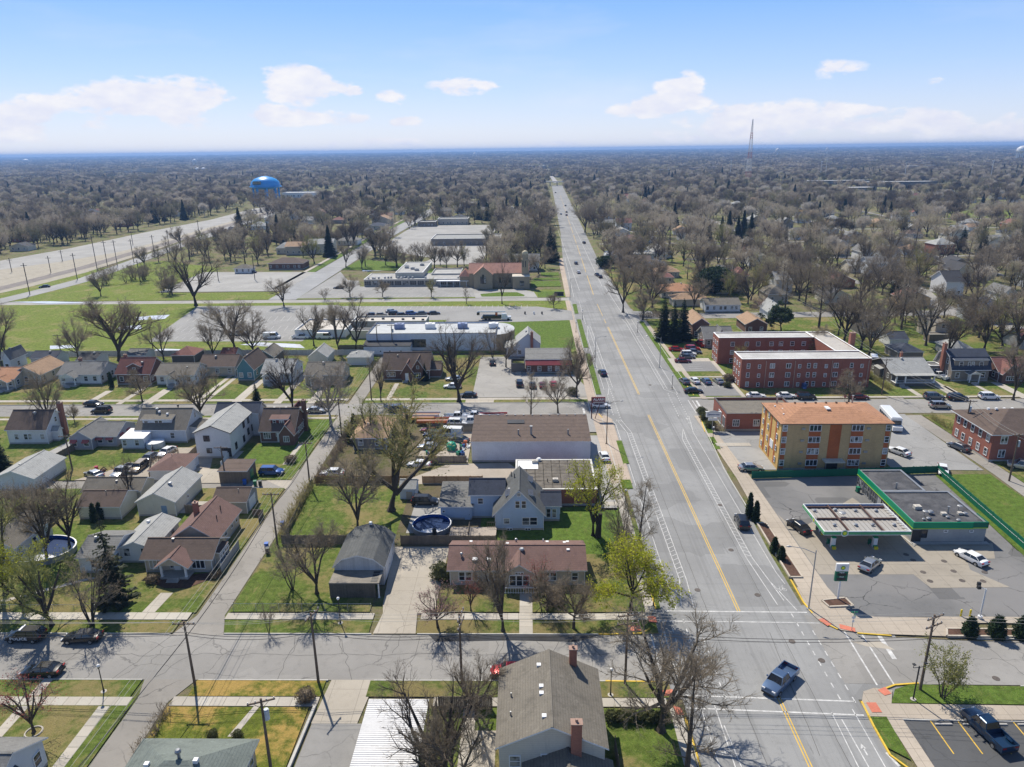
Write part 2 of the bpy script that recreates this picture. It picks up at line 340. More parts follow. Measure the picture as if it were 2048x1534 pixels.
def roofpolys(kind,x,y,w,d,h,rise,ov):
    X0,X1,Y0,Y1 = x-ov,x+w+ov,y-ov,y+d+ov
    cx,cy_ = x+w/2,y+d/2
    if kind == 'gx':
        s = rise/(d/2);e = h-s*ov;r = h+rise
        return [[(X0,Y0,e),(X1,Y0,e),(X1,cy_,r),(X0,cy_,r)],[(X0,cy_,r),(X1,cy_,r),(X1,Y1,e),(X0,Y1,e)]]
    if kind == 'gy':
        s = rise/(w/2);e = h-s*ov;r = h+rise
        return [[(X0,Y0,e),(cx,Y0,r),(cx,Y1,r),(X0,Y1,e)],[(cx,Y0,r),(X1,Y0,e),(X1,Y1,e),(cx,Y1,r)]]
    if kind == 'hip':
        m = min(w,d)/2+ov;s = rise/(min(w,d)/2);e = h-s*ov;r = h+rise
        if w >= d: A,B = (X0+m,cy_,r),(X1-m,cy_,r);return [[(X0,Y0,e),(X1,Y0,e),B,A],[(X1,Y0,e),(X1,Y1,e),B],[(X1,Y1,e),(X0,Y1,e),A,B],[(X0,Y1,e),(X0,Y0,e),A]]
        A,B = (cx,Y0+m,r),(cx,Y1-m,r);return [[(X0,Y0,e),(X1,Y0,e),A],[(X1,Y0,e),(X1,Y1,e),B,A],[(X1,Y1,e),(X0,Y1,e),B],[(X0,Y1,e),(X0,Y0,e),A,B]]
    if kind in ('sS','sN','sE','sW'):   # lean-to, low side named
        lo,hi = h,h+rise
        z = {'sS': (lo,lo,hi,hi),'sN': (hi,hi,lo,lo),'sE': (hi,lo,lo,hi),'sW': (lo,hi,hi,lo)}[kind]
        return [[(X0,Y0,z[0]),(X1,Y0,z[1]),(X1,Y1,z[2]),(X0,Y1,z[3])]]
    if kind == 'gamy' or kind == 'gamx':
        def P(a,b,z): return (a,b,z) if kind == 'gamy' else (b,a,z)
        a0,a1,b0,b1 = (X0,X1,Y0,Y1) if kind == 'gamy' else (Y0,Y1,X0,X1)
        L = a1-a0;m1,m2 = a0+L*.2,a1-L*.2;zm = h+rise*.66;ac = (a0+a1)/2;e = h-.1;r = h+rise
        pts = [(a0,e),(m1,zm),(ac,r),(m2,zm),(a1,e)]
        out = []
        for (p,zp),(q,zq) in zip(pts,pts[1:]):
            f = [P(p,b0,zp),P(q,b0,zq),P(q,b1,zq),P(p,b1,zp)];out.append(f if kind == 'gamy' else f[::-1])
        return out
def slabs(polys,th,mats,name,root):
    m = MB()
    for P in polys:
        lo = [(p[0],p[1],p[2]-.01) for p in P];hi = [(p[0],p[1],p[2]+th) for p in P]
        m.poly(hi,0);m.poly(lo[::-1],1)
        for i in range(len(P)):
            j = (i+1) % len(P);m.poly([lo[i],lo[j],hi[j],hi[i]],1)
    return m.build(name,mats,root)
def vol(root,x,y,w,d,h,roof='gx',rise=1.8,ov=.4,wm=None,rm=None,trim=None,z0=0.0,found=True,wname='wall',th=.16,parapet=.45):
    """one block of a building: wall part and roof part. returns (x,y,w,d,h)"""
    m = MB();X1,Y1 = x+w,y+d;cx,cy_ = x+w/2,y+d/2;r = h+rise;zb = z0+(.45 if found and z0 == 0 else 0)
    if found and z0 == 0: f = MB();f.box(x+.02,y+.02,0,X1-.02,Y1-.02,zb);f.build('foundation',CONC,root)
    def side(a,b,mid=None):
        pts = [(a[0],a[1],zb),(b[0],b[1],zb),(b[0],b[1],b[2])]+(mid or [])+[(a[0],a[1],a[2])];m.poly(pts)
    hs = dict(S=(h,h),E=(h,h),N=(h,h),W=(h,h));mid = {}
    if roof == 'gx': mid = {'E': [(X1,cy_,r)],'W': [(x,cy_,r)]}
    elif roof == 'gy': mid = {'S': [(cx,y,r)],'N': [(cx,Y1,r)]}
    elif roof == 'gamy': mid = {'S': [(X1-w*.2,y,h+rise*.64),(cx,y,r),(x+w*.2,y,h+rise*.64)],'N': [(x+w*.2,Y1,h+rise*.64),(cx,Y1,r),(X1-w*.2,Y1,h+rise*.64)]}
    elif roof == 'gamx': mid = {'E': [(X1,Y1-d*.2,h+rise*.64),(X1,cy_,r),(X1,y+d*.2,h+rise*.64)],'W': [(x,y+d*.2,h+rise*.64),(x,cy_,r),(x,Y1-d*.2,h+rise*.64)]}
    elif roof == 'sS': hs = dict(S=(h,h),E=(h,r),N=(r,r),W=(r,h))
    elif roof == 'sN': hs = dict(S=(r,r),E=(r,h),N=(h,h),W=(h,r))
    elif roof == 'sE': hs = dict(S=(r,h),E=(h,h),N=(h,r),W=(r,r))
    elif roof == 'sW': hs = dict(S=(h,r),E=(r,r),N=(r,h),W=(h,h))
    elif roof == 'flat': hs = {k: (h+parapet,)*2 for k in 'SENW'}
    side((x,y,hs['S'][0]),(X1,y,hs['S'][1]),mid.get('S'));side((X1,y,hs['E'][0]),(X1,Y1,hs['E'][1]),mid.get('E'))
    side((X1,Y1,hs['N'][0]),(x,Y1,hs['N'][1]),mid.get('N'));side((x,Y1,hs['W'][0]),(x,y,hs['W'][1]),mid.get('W'))
    if roof == 'flat':
        t = .25;H2 = h+parapet   # inner faces of the parapet
        m.poly([(x+t,y+t,h),(x+t,y+t,H2),(X1-t,y+t,H2),(X1-t,y+t,h)]);m.poly([(X1-t,y+t,h),(X1-t,y+t,H2),(X1-t,Y1-t,H2),(X1-t,Y1-t,h)])
        m.poly([(X1-t,Y1-t,h),(X1-t,Y1-t,H2),(x+t,Y1-t,H2),(x+t,Y1-t,h)]);m.poly([(x+t,Y1-t,h),(x+t,Y1-t,H2),(x+t,y+t,H2),(x+t,y+t,h)])
        m.build(wname,wm,root)
        R = MB();R.box(x+t,y+t,h-.2,X1-t,Y1-t,h);R.build('roof',rm,root)
        C_ = MB();e = .06
        C_.box(x-e,y-e,H2,X1+e,y+t+e,H2+.08);C_.box(x-e,Y1-t-e,H2,X1+e,Y1+e,H2+.08);C_.box(x-e,y+t+e,H2,x+t+e,Y1-t-e,H2+.08);C_.box(X1-t-e,y+t+e,H2,X1+e,Y1-t-e,H2+.08)
        C_.build('coping',trim or GREYM,root)
    else:
        if roof in ('gx','gy'):
            c_ = MB();c_.box(*((x-ov,cy_-.13,r+th-.03,X1+ov,cy_+.13,r+th+.04) if roof == 'gx' else (cx-.13,y-ov,r+th-.03,cx+.13,Y1+ov,r+th+.04)));c_.build('ridge_cap',rm,root)
        m.build(wname,wm,root);slabs(roofpolys(roof,x,y,w,d,h,rise,ov),th,[rm,trim or WHITE],'roof',root)
    return (x,y,w,d,h)
def autowin(root,v,faces='SE',z=1.3,n=None,w=.95,h=1.3,st='h',floors=1,fh=2.8,trim=None):
    for f in faces:
        L = v[2] if f in 'SN' else v[3];k = n or max(1,int(L/2.8))
        for fl in range(floors):
            for i in range(k): win(root,v,f,(i+.5)/k+((i*37+fl*11) % 5-2)*.012,z+fl*fh,w,h,st,trim)
def chimney(root,x,y,z0,z1,w=.7,d=.7,mat=None):
    m = MB();m.box(x-w/2,y-d/2,z0,x+w/2,y+d/2,z1);o = m.build('chimney',mat,root)
    c = MB();c.box(x-w/2-.07,y-d/2-.07,z1,x+w/2+.07,y+d/2+.07,z1+.1);c.cyl(x,y,z1+.1,z1+.4,.14,8);c.build('chimney_cap',M('cap_clay',(.3,.2,.16),.8),o)
_vm = {}
def vent(root,x,y,z,k='box',mat=None,s=1.0):
    if k not in _vm:
        m = MB()
        if k == 'box': m.box(-.22,-.22,-.15,.22,.22,.22)
        elif k == 'pipe': m.cyl(0,0,-.3,.55,.08,8)
        elif k == 'turbine': m.cyl(0,0,-.3,.35,.12,8);m.ball(0,0,.55,.25,8)
        elif k == 'stack': m.cyl(0,0,-.3,1.6,.2,8);m.cyl(0,0,1.6,1.7,.32,8)
        elif k == 'ac': m.box(-.9,-.7,.0,.9,.7,.9);m.cyl(0,0,.9,1.0,.45,10)
        elif k == 'mush': m.cyl(0,0,-.1,.35,.3,10);m.cyl(0,0,.35,.55,.5,10,r1=.3)
        elif k == 'sky': m.box(-.35,-.7,-.05,.35,.7,.16)
        _vm[k] = m.mesh('roof_vent')
    o = link('skylight' if k == 'sky' else 'roof_vent',_vm[k],root,(x,y,z),0,mat or WHITE);o.scale = (s,s,s);return o
def gutterposts(root,pts,z0,z1,r=.09,mat=None,sq=True,name='column'):
    for x,y in pts:
        m = MB();m.box(x-r,y-r,z0,x+r,y+r,z1);m.box(x-r-.05,y-r-.05,z0,x+r+.05,y+r+.05,z0+.12);m.build(name,mat or WHITE,root)
def steps(root,x,y,w,n,h=.17,t=.3,face='S',mat=None):
    m = MB()
    for i in range(n): m.box(x-w/2,y-t*(i+1),0,x+w/2,y-t*i,h*(n-i)-.001*i)
    m.build('steps',mat or CONC,root)
def railing(root,x0,y0,x1,y1,z,h=.95,mat=None,step_=.35):
    m = MB();L = math.hypot(x1-x0,y1-y0);n = max(1,int(L/step_));dx,dy = (x1-x0)/L,(y1-y0)/L
    m.tube([(x0,y0,z+h),(x1,y1,z+h)],.05,4);m.tube([(x0,y0,z+.12),(x1,y1,z+.12)],.035,4)
    for i in range(n+1): a = i/n;m.tube([(x0+(x1-x0)*a,y0+(y1-y0)*a,z),(x0+(x1-x0)*a,y0+(y1-y0)*a,z+h)],.03,4,cap=False)
    return m.build('railing',mat or WHITE,root)

# shingles, sidings, bricks
SH = dict(dgrey=M('shingle_dark_grey',(.10,.105,.105),.9,.15,kind='shingle'),grey=M('shingle_grey',(.17,.17,.165),.9,.12,kind='shingle'),brown=M('shingle_brown',(.115,.085,.07),.9,.12,kind='shingle'),dark=M('shingle_dark',(.055,.056,.062),.9,.14,kind='shingle'),
          red=M('shingle_red',(.20,.095,.08),.9,.14,kind='shingle'),greybrown=M('shingle_greybrown',(.165,.15,.125),.9,.12,kind='shingle'),green=M('shingle_greygreen',(.155,.18,.165),.9,.1,kind='shingle'),
          tan=M('shingle_tan',(.33,.22,.14),.9,.12,kind='shingle'),orange=M('shingle_orange',(.38,.20,.115),.9,.1,kind='shingle'),light=M('shingle_light',(.33,.335,.325),.9,.12,kind='shingle'),
          maroon=M('shingle_maroon',(.13,.05,.045),.9,.12,kind='shingle'),navy=M('shingle_navy',(.05,.06,.085),.9,.12,kind='shingle'),rbrown=M('shingle_redbrown',(.17,.105,.09),.9,.12,kind='shingle'))
WL = dict(white=M('siding_white',(.68,.69,.70),.6,.06,kind='siding'),blue=M('siding_blue',(.42,.53,.68),.6,.06,kind='siding'),tan=M('siding_tan',(.50,.44,.36),.7,.08,kind='siding'),grey=M('siding_grey',(.36,.37,.39),.7,.08,kind='siding'),
          beige=M('siding_beige',(.58,.54,.46),.7,.06,kind='siding'),cream=M('siding_cream',(.62,.60,.52),.7,.08,kind='siding'),purple=M('siding_bluegrey',(.33,.34,.42),.7,.06,kind='siding'),teal=M('siding_teal',(.10,.23,.28),.7,.08,kind='siding'),
          brick=M('brick_red',(.26,.10,.07),.85,.15,kind='brick'),dbrick=M('brick_dark',(.15,.085,.065),.85,.15,kind='brick'),tbrick=M('brick_tan',(.52,.36,.18),.85,.12,kind='brick'),tbrick_sunlit=M('brick_tan_sunlit',(.62,.40,.14),.85,.1,kind='brick'),
          stone=M('stone_tan',(.34,.28,.195),.85,.15,kind='brick'),palebl=M('siding_pale_blue',(.58,.63,.70),.6,.05,kind='siding'),dgrey=M('siding_dark_grey',(.13,.12,.11),.7,.1,kind='siding'),gbrown=M('siding_grey_brown',(.25,.22,.19),.7,.1,kind='siding'),
          paint=M('painted_wall_white',(.66,.68,.72),.7,.1),wood=M('weathered_boards',(.22,.18,.14),.9,.2,kind='boards'),greyp=M('painted_wall_grey',(.30,.31,.31),.8,.1),metalw=M('metal_wall',(.55,.56,.57),.5,.1,kind='boards'))
CH_BRICK = M('chimney_brick',(.30,.13,.09),.85,.2,kind='brick')
def building(name,label,cat,fl,frx,z,depth,roof='gx',rise=1.8,wm='white',rm='grey',ov=.4,h=None,wins='SE',n=None,trim=None,group=None,rz=0.0,st='h',floors=1,wz=1.1,wh=1.25,ww=.95,back=False,found=True,parapet=.45):
    """fl: pixel of the front eave's left end at height z, frx: pixel column of its right end. Returns root and main block in local coordinates."""
    x0,y0 = G(fl[0],fl[1],z);x1 = G(frx,fl[1],z)[0]
    if frx is None: x1 = x0+8
    o_ = ov if roof != 'flat' else 0
    x0 += o_;x1 -= o_;y0 += o_
    root = empty(name,(x0,y0,0),rz,label,cat,group)
    he = z+(o_*rise/(depth/2 if roof == 'gx' else max(1,x1-x0)/2 if roof == 'gy' else min(depth,x1-x0)/2) if roof in ('gx','gy','hip') else 0) if h is None else h
    if roof == 'flat': he = z-parapet
    v = vol(root,0,0,x1-x0,depth,he,roof,rise,ov,WL[wm] if isinstance(wm,str) else wm,SH[rm] if isinstance(rm,str) else rm,trim,found=found,parapet=parapet)
    if wins: autowin(root,v,wins,wz,n,ww,wh,st,floors,trim=trim if trim is None else None)
    if roof in ('gx','gy','hip') and z < 4.5 and cat in ('house','garage') and y0 < 330:     # a soil pipe and a vent on every roof, a downpipe at the corner
        W_ = x1-x0;rr = random.Random(int(x0*7+y0));q = .62 if roof != 'gy' else .5;a,b_ = W_*rr.uniform(.25,.75),depth*rr.uniform(.3,.46);k = (b_/(depth/2) if roof == 'gx' else min(a,W_-a)/(W_/2) if roof == 'gy' else min(a,W_-a,b_)/(min(W_,depth)/2));vent(root,a,b_,he+rise*min(1,k)+.16,rr.choice(('pipe','box','mush')),GREYM,.8);m = MB();m.box(W_+.0,-.1,.1,W_+.09,-.005,he-.05);m.box(0,-.09,.1,.08,-.004,he-.05);m.build('downpipe',WHITE,root)
    FOOT.append((x0-1,y0-1,x1+1,y0+depth+1));return root,v
FOOT = []     # building footprints, kept clear of random trees
BARE = []     # polygons (roads, lots) kept clear of trees
# ------------------------------------------------------------------ ground helpers
def sheet(name,pts,z,mat,kind='structure',clear=True,label=None,cat=None):
    m = MB();m.poly([(p[0],p[1],z) for p in pts]);me = m.mesh(name,[mat]);bm = bmesh.new();bm.from_mesh(me);bmesh.ops.triangulate(bm,faces=bm.faces[:])
    for f in bm.faces:
        if f.normal.z < 0: f.normal_flip()
    bm.to_mesh(me);bm.free();o = link(name,me);o['kind'] = kind
    if clear: BARE.append([tuple(p) for p in pts])
    return o
def R(x0,y0,x1,y1): return [(x0,y0),(x1,y0),(x1,y1),(x0,y1)]
def GP(*a,z=0.0): return [G(a[i],a[i+1],z) for i in range(0,len(a),2)]
def strip(m,p,q,w,z,mi=0):
    L = math.hypot(q[0]-p[0],q[1]-p[1]) or 1;nx,ny = -(q[1]-p[1])/L*w/2,(q[0]-p[0])/L*w/2
    m.poly([(p[0]+nx,p[1]+ny,z),(p[0]-nx,p[1]-ny,z),(q[0]-nx,q[1]-ny,z),(q[0]+nx,q[1]+ny,z)])
def line(m,pts,w,z):
    for p,q in zip(pts,pts[1:]): strip(m,p,q,w,z)
def dash(m,p,q,w,z,on=1.0,off=1.0):
    L = math.hypot(q[0]-p[0],q[1]-p[1]);t = 0
    while t < L:
        a,b = t/L,min(1,(t+on)/L);strip(m,(p[0]+(q[0]-p[0])*a,p[1]+(q[1]-p[1])*a),(p[0]+(q[0]-p[0])*b,p[1]+(q[1]-p[1])*b),w,z);t += on+off
def kerb(pts,mat=None,w=.16,h=.13,name='kerb'):
    m = MB()
    for p,q in zip(pts,pts[1:]):
        L = math.hypot(q[0]-p[0],q[1]-p[1]) or 1;nx,ny = -(q[1]-p[1])/L*w/2,(q[0]-p[0])/L*w/2
        m.prism([(p[0]+nx,p[1]+ny),(p[0]-nx,p[1]-ny),(q[0]-nx,q[1]-ny),(q[0]+nx,q[1]+ny)][::-1],-.04,h)
    o = m.build(name,mat or KERBM);o['kind'] = 'structure';return o
KERBM = M('kerb_concrete',(.42,.41,.38),.9,.15);YEL = M('yellow_paint',(.62,.42,.05),.7,.15); 
def slabwalk(x0,y0,x1,y1,along='x',size=1.5,z=.115,mat=None):
    """a pavement of separate concrete slabs, joints open between them"""
    root = MB();root.box(x0,y0,-.02,x1,y1,z-.035);r = root.build('sidewalk',M('joint_dirt',(.16,.14,.11),.95));r['kind'] = 'structure';BARE.append(R(x0,y0,x1,y1))
    L = (x1-x0) if along == 'x' else (y1-y0);n = max(1,round(L/size));s = L/n;g = .02;w = (y1-y0) if along == 'x' else (x1-x0)
    m = MB();m.box(g,g,0,(s if along == 'x' else w)-g,(w if along == 'x' else s)-g,.07);me = m.mesh('slab')
    for i in range(n):
        dz = random.uniform(-.006,.008);mt = (mat or SLABM)[random.randrange(3)]
        link('slab',me,r,(x0+s*i if along == 'x' else x0,y0 if along == 'x' else y0+s*i,z-.068+dz),0,mt)
    return r
random.seed(7)
SLABM = [pave_mat('slab_concrete_%s' % k,c,.7) for k,c in (('a',(.40,.37,.32)),('b',(.365,.34,.295)),('c',(.425,.40,.35)))]
# ------------------------------------------------------------------ ground, roads, lots
ASPH = pave_mat('asphalt_main',(.25,.252,.25),.6,.0,.35,tracks=True);ASPH2 = pave_mat('asphalt_side',(.25,.242,.228),.5,.45,.2)
ALLEYM = pave_mat('alley_surface',(.26,.245,.222),.5,.5,.25);LOTM = pave_mat('lot_asphalt',(.27,.27,.265),.6,.6,.3);DARKLOT = pave_mat('lot_dark',(.085,.087,.09),.6,.3)
GASLOT = pave_mat('station_asphalt',(.15,.15,.15),.4,.8,.6,tint=(.205,.2,.195));PADC = pave_mat('pad_concrete',(.29,.26,.215),.6,.1,0,(3.0,3.0));DRIVEC = pave_mat('drive_concrete',(.37,.335,.28),.6,.3,0,(3.3,3.3))
WALKM = pave_mat('walk_concrete',(.39,.36,.31),.7,0,0,(1.5,1.5));GRAV = pave_mat('gravel',(.34,.30,.25),.6);GRAVG = pave_mat('gravel_grey',(.30,.295,.285),.6)
LAWN = grass_mat('lawn_grass',g=(.10,.15,.027),d=(.24,.20,.085),dirt=(.17,.14,.09),dry=.45,bald=.57);LUSH = grass_mat('lawn_lush',g=(.095,.16,.025),d=(.18,.17,.06),dry=.55,bald=.7);DRYG = grass_mat('lawn_dry',g=(.095,.14,.028),d=(.22,.18,.08),dry=.43,bald=.6)
GOLD = grass_mat('lawn_golden',g=(.12,.15,.02),d=(.42,.28,.085),dry=.45,bald=.8);FIELD = grass_mat('field_grass',g=(.15,.20,.035),d=(.27,.24,.10),dirt=(.2,.17,.1),dry=.50,bald=.72)
WOODF = grass_mat('woodland_floor',g=(.13,.155,.05),d=(.19,.16,.10),dirt=(.15,.13,.095),dry=.42,bald=.55);MULCH = M('mulch',(.09,.05,.035),.95,.4,sc=6)
BRNDIRT = grass_mat('yard_dirt',g=(.09,.10,.035),d=(.15,.12,.08),dry=.36,bald=.48)
PAINTW = M('road_paint_white',(.50,.50,.49),.7,.35,sc=4);PAINTY = M('road_paint_yellow',(.62,.40,.06),.7,.15,sc=3);REDP = M('tactile_red',(.52,.17,.11),.8,.15)
# terrain: one sheet to the horizon, gently rolling far away
def terrain():
    m = MB();xs = [-14000,-9000,-6000,-4000,-2500,-1500,-900,-500,-250,0,250,500,900,1500,2500,4000,6000,9000,14000];ys = [-400,0,150,400,700,1100,1600,2300,3200,4400,6000,8000,10500,13500,17000]
    rr = random.Random(3)
    for j,y in enumerate(ys):
        for x in xs: m.v.append((x,y,-.06+(rr.uniform(0,1)*max(0,y-4000)/400 if y > 4000 else 0)))
    n = len(xs)
    for j in range(len(ys)-1):
        for i in range(n-1): m.f.append((j*n+i,j*n+i+1,(j+1)*n+i+1,(j+1)*n+i));m.m.append(0)
    o = m.build('ground',WOODF);o['kind'] = 'structure'
terrain()
ML,MR = 17.6,37.4
def road_c(y):   # centre line of the main road, which bends a little beyond the church
    return 28.4 if y < 300 else 28.4+(y-300)*.0246
# street surfaces
m = MB();ys = [20,100,200,300,400,550,700,900,1150,1310]
for a,b in zip(ys,ys[1:]):
    wl = lambda y: road_c(y)-10.9 if y < 420 else road_c(y)-9.2
    wr = lambda y: road_c(y)+(9.0 if y < 110 else 11.0 if y < 180 else 13.0 if y < 260 else 12.0 if y < 400 else 9.2)
    m.poly([(wl(a),a,0),(wr(a),a,0),(wr(b),b,0),(wl(b),b,0)])
o = m.build('main_road',ASPH);o['kind'] = 'structure';BARE.append([(15,20),(43,20),(43,300),(62,1400),(33,1400),(15,350)])
def far_road(name,pts,w,mat,z=.0,clear=True):
    m = MB();n = len(pts);L_ = [];R_ = []
    for i in range(n):
        a = pts[max(0,i-1)];b = pts[min(n-1,i+1)];L = math.hypot(b[0]-a[0],b[1]-a[1]);nx,ny = -(b[1]-a[1])/L*w/2,(b[0]-a[0])/L*w/2
        L_.append((pts[i][0]+nx,pts[i][1]+ny));R_.append((pts[i][0]-nx,pts[i][1]-ny))
    for i in range(n-1):
        m.poly([(*R_[i],z),(*R_[i+1],z),(*L_[i+1],z),(*L_[i],z)])
        if clear:
            e = 3 if w > 5 else 1;BARE.append([R_[i],R_[i+1],L_[i+1],L_[i]])
    o = m.build(name,mat);o['kind'] = 'structure';return o
far_road('main_road_far',[(55.5,1400),(64,2400),(70,3200)],9,M('far_concrete',(.32,.31,.30)),.4)
for P in (R(14.6,68,47,86),R(13.5,157,45,178),R(12,296,24,306),R(36,255,48,280)): sheet('junction',P,-.012,ASPH)
# near cross street, second street, third street
sheet('near_street',R(-260,70.9,ML+.2,79.4),.004,ASPH2);sheet('near_street_east',[(37.0,70.6),(260,68.6),(260,77.2),(57,78.4),(43.5,79.3),(37.0,84)],.004,ASPH2)
sheet('second_street',R(-330,161.9,ML,169.9),.004,ASPH2);sheet('second_street_east',[(40,161.8),(260,160.2),(260,170.6),(40,171.6)],.004,ASPH2)
sheet('third_street',R(-330,297.6,ML,304.0),.004,pave_mat('asphalt_pale',(.30,.29,.27),.7,.3))
sheet('third_street_east',[(41,262),(300,268),(300,276),(41,271)],.004,ASPH2)
sheet('alley',R(-45.4,-10,-41.6,70.95),.008,ALLEYM);sheet('alley_north',R(-45.3,79.35,-41.5,161.95),.008,ALLEYM);sheet('alley_far',R(-44.9,169.85,-41.6,214),.008,ALLEYM)
sheet('alley_mouth',[(-46.9,79.3),(-40.0,79.3),(-41.5,83.5),(-45.3,83.5)],.012,ALLEYM);sheet('alley_mouth_south',[(-46.2,70.9),(-45.2,67),(-41.7,67),(-39.9,70.9)],.012,ALLEYM)
sheet('back_alley',R(-170,122.6,-45.2,125.8),.012,ALLEYM);sheet('alley_apron',[(-45.4,122),(-50,125.6),(-57,131.2),(-52.0,131.6),(-45.4,130.8)],.016,DRIVEC)
far_road('east_alley',[(89.5,96),(90.6,128),(89.8,160)],3.6,ALLEYM,.010);far_road('east_alley_north',[(91.3,171),(92.6,215),(93,262)],4.2,ALLEYM,.010)
sheet('east_lot',[(70.9,130),(88,129.5),(88.2,160.8),(66,160.9),(66,142),(70.9,142)],.008,LOTM)
# lawns of the near blocks
Z1 = .10
def lawn(pts,mat=None,z=Z1,clear=False): return sheet('lawn',pts,z,mat or LAWN,clear=clear)
lawn(R(-260,30,-45.6,67.6));lawn(R(-260,67.9,-46.4,70.75));lawn(R(-41.3,30,-25.0,66.4),GOLD);lawn(R(-39.7,68.1,-24.2,70.75),GOLD)
lawn(R(-17.7,30,16.4,66.4));lawn(R(-18.9,68.1,16.4,70.75),DRYG)
lawn(R(-260,84.0,-45.7,122.4));lawn(R(-260,79.6,-46.9,82.3));lawn(R(-41.1,84.2,-21.8,124.0));lawn([(-40.0,79.6),(-21,79.6),(-21,82.4),(-41,82.4)])
lawn(R(-15.0,84.2,16.0,99),DRYG);lawn(R(-14.8,79.6,16.8,82.4),DRYG);lawn(R(-8,99,16.0,114.5),LUSH);lawn(R(-21.8,98,-8,124.0),BRNDIRT)
lawn(R(-260,126,-45.6,159.4));lawn(R(-260,160.3,-46,161.8));lawn(R(-41.3,124.6,-22,159.4),BRNDIRT)
lawn(R(-260,173.7,-45.2,214),LAWN);lawn(R(-260,170.1,-46,172.2),DRYG);lawn(R(-41.3,173.7,-14,214),DRYG);lawn(R(-41.3,170.1,16.8,172.2),LAWN)
lawn(R(-58,133.5,-46.0,158.5),LUSH,.104);lawn(R(-330,216.5,17,297.4),FIELD);lawn(R(-330,304.3,17,322),FIELD);lawn([(-300,322),(-215,322),(-168,322),(-168,395),(-215,425)],FIELD)
lawn([(-11,219.5),(16.2,219.5),(17.4,260.5),(-11,260.5)],LUSH,.104);lawn(R(5.8,99.8,16.4,114.2),LUSH,.104)
# east side
lawn(R(42.5,172.6,260,262),LAWN);lawn(R(91.9,84,260,160),LAWN);lawn([(75.5,97),(87.6,97),(88,127.5),(77.5,127.5)],LUSH,.104);lawn([(40.8,67.4),(57,67.2),(200,64),(200,68.2),(57,70.1),(44.5,70.4),(42.3,69.6)],LUSH)
lawn(R(41,276,90,420),DRYG)
# sidewalks: separate slabs near the camera, one jointed sheet further off
slabwalk(-75,82.4,-46.2,84.0);slabwalk(-41.2,82.5,-21.0,83.9);slabwalk(-14.6,82.5,16.2,83.9)
slabwalk(-76,66.5,-46.0,67.9);slabwalk(-41.2,66.5,-24.2,68.0);slabwalk(-11,66.6,15.6,68.0)
slabwalk(-49.2,50,-47.9,66.4,'y');slabwalk(-2.6,84.0,-1.1,89.6,'y') if False else None
slabwalk(-1.3,79.5,.5,88.5,'y')
slabwalk(15.8,84.0,17.2,124,'y');slabwalk(15.7,45,17.0,66.5,'y')
for a in ((-260,172.2,-45.5,173.7),(-41.2,172.2,16.5,173.7),(-260,159.2,-45.6,160.3),(41,172.2,260,173.4),(-100,82.4,-75,84.0),(-110,66.5,-76,67.9)): sheet('sidewalk',R(*a),Z1+.012,WALKM)
WALKX = pave_mat('walk_brick_tan',(.40,.33,.265),.7,0,0,(1.5,1.5))
sheet('sidewalk',[(15.6,124),(19.6,124),(19.6,158),(17.6,161.8),(15.0,161.8)],Z1+.012,WALKX);sheet('verge',[(17.35,85),(18.0,85),(18.3,124),(17.35,124)],Z1,LAWN)
for a in ((19.0,133,20.2,145),(17.6,121.8,19.4,125.6)): lawn(R(*a),LUSH,Z1+.02)
sheet('sidewalk',[(15.0,170),(17.2,170),(17.6,297),(15.8,297)],Z1+.02,WALKX);lawn([(17.3,176),(18.9,176),(19.3,215),(17.8,215)],LUSH,Z1+.006);lawn([(17.8,222),(19.4,222),(19.8,262),(18.3,262)],LUSH,Z1+.006);lawn([(18.2,272),(19.6,272),(20,290),(18.4,290)],LUSH,Z1+.006)
sheet('sidewalk',[(16.4,305),(18.6,305),(20.5,420),(18.0,420)],Z1+.02,WALKX)
# east footways
EW = pave_mat('walk_east',(.38,.33,.27),.65,.1,0,(1.6,1.6))
sheet('sidewalk',[(38.2,84.5),(42.6,84.5),(42.4,126),(41.3,160),(39.0,160),(39.6,126)],Z1+.01,EW)
sheet('sidewalk',[(37.9,84.6),(38.5,82.2),(40.4,80.4),(43.6,79.7),(56.8,79.0),(56.8,83.0),(46.2,83.2),(43.3,84.4),(42.6,90),(38.2,90)],Z1+.016,EW)
sheet('sidewalk',[(54,82.0),(120,81.0),(120,83.0),(54,83.3)],Z1+.02,EW)
sheet('sidewalk',[(39.2,45),(40.9,45),(40.9,64.9),(57,64.9),(200,62),(200,63.9),(57,67),(40.8,67.3),(41.9,69.4),(40.0,69.8),(38.5,69.2),(37.4,67.2),(37.3,65.2),(39.2,63)],Z1+.01,EW)
lawn([(37.3,65.3),(39.3,65.3),(39.0,59.4),(37.3,61)],LUSH,Z1+.016)
sheet('sidewalk',[(43.6,172),(45.0,172),(43.4,260),(42.2,260)],Z1+.02,EW);lawn([(40.8,174),(43.5,174),(42.2,258),(40.6,258)],LUSH,Z1+.006);lawn([(39.6,149),(41.0,149),(41.2,159),(40.0,159)],LUSH,Z1+.02);lawn([(38.8,140),(40.2,140),(40.4,146.8),(39.1,146.8)],LUSH,Z1+.02)
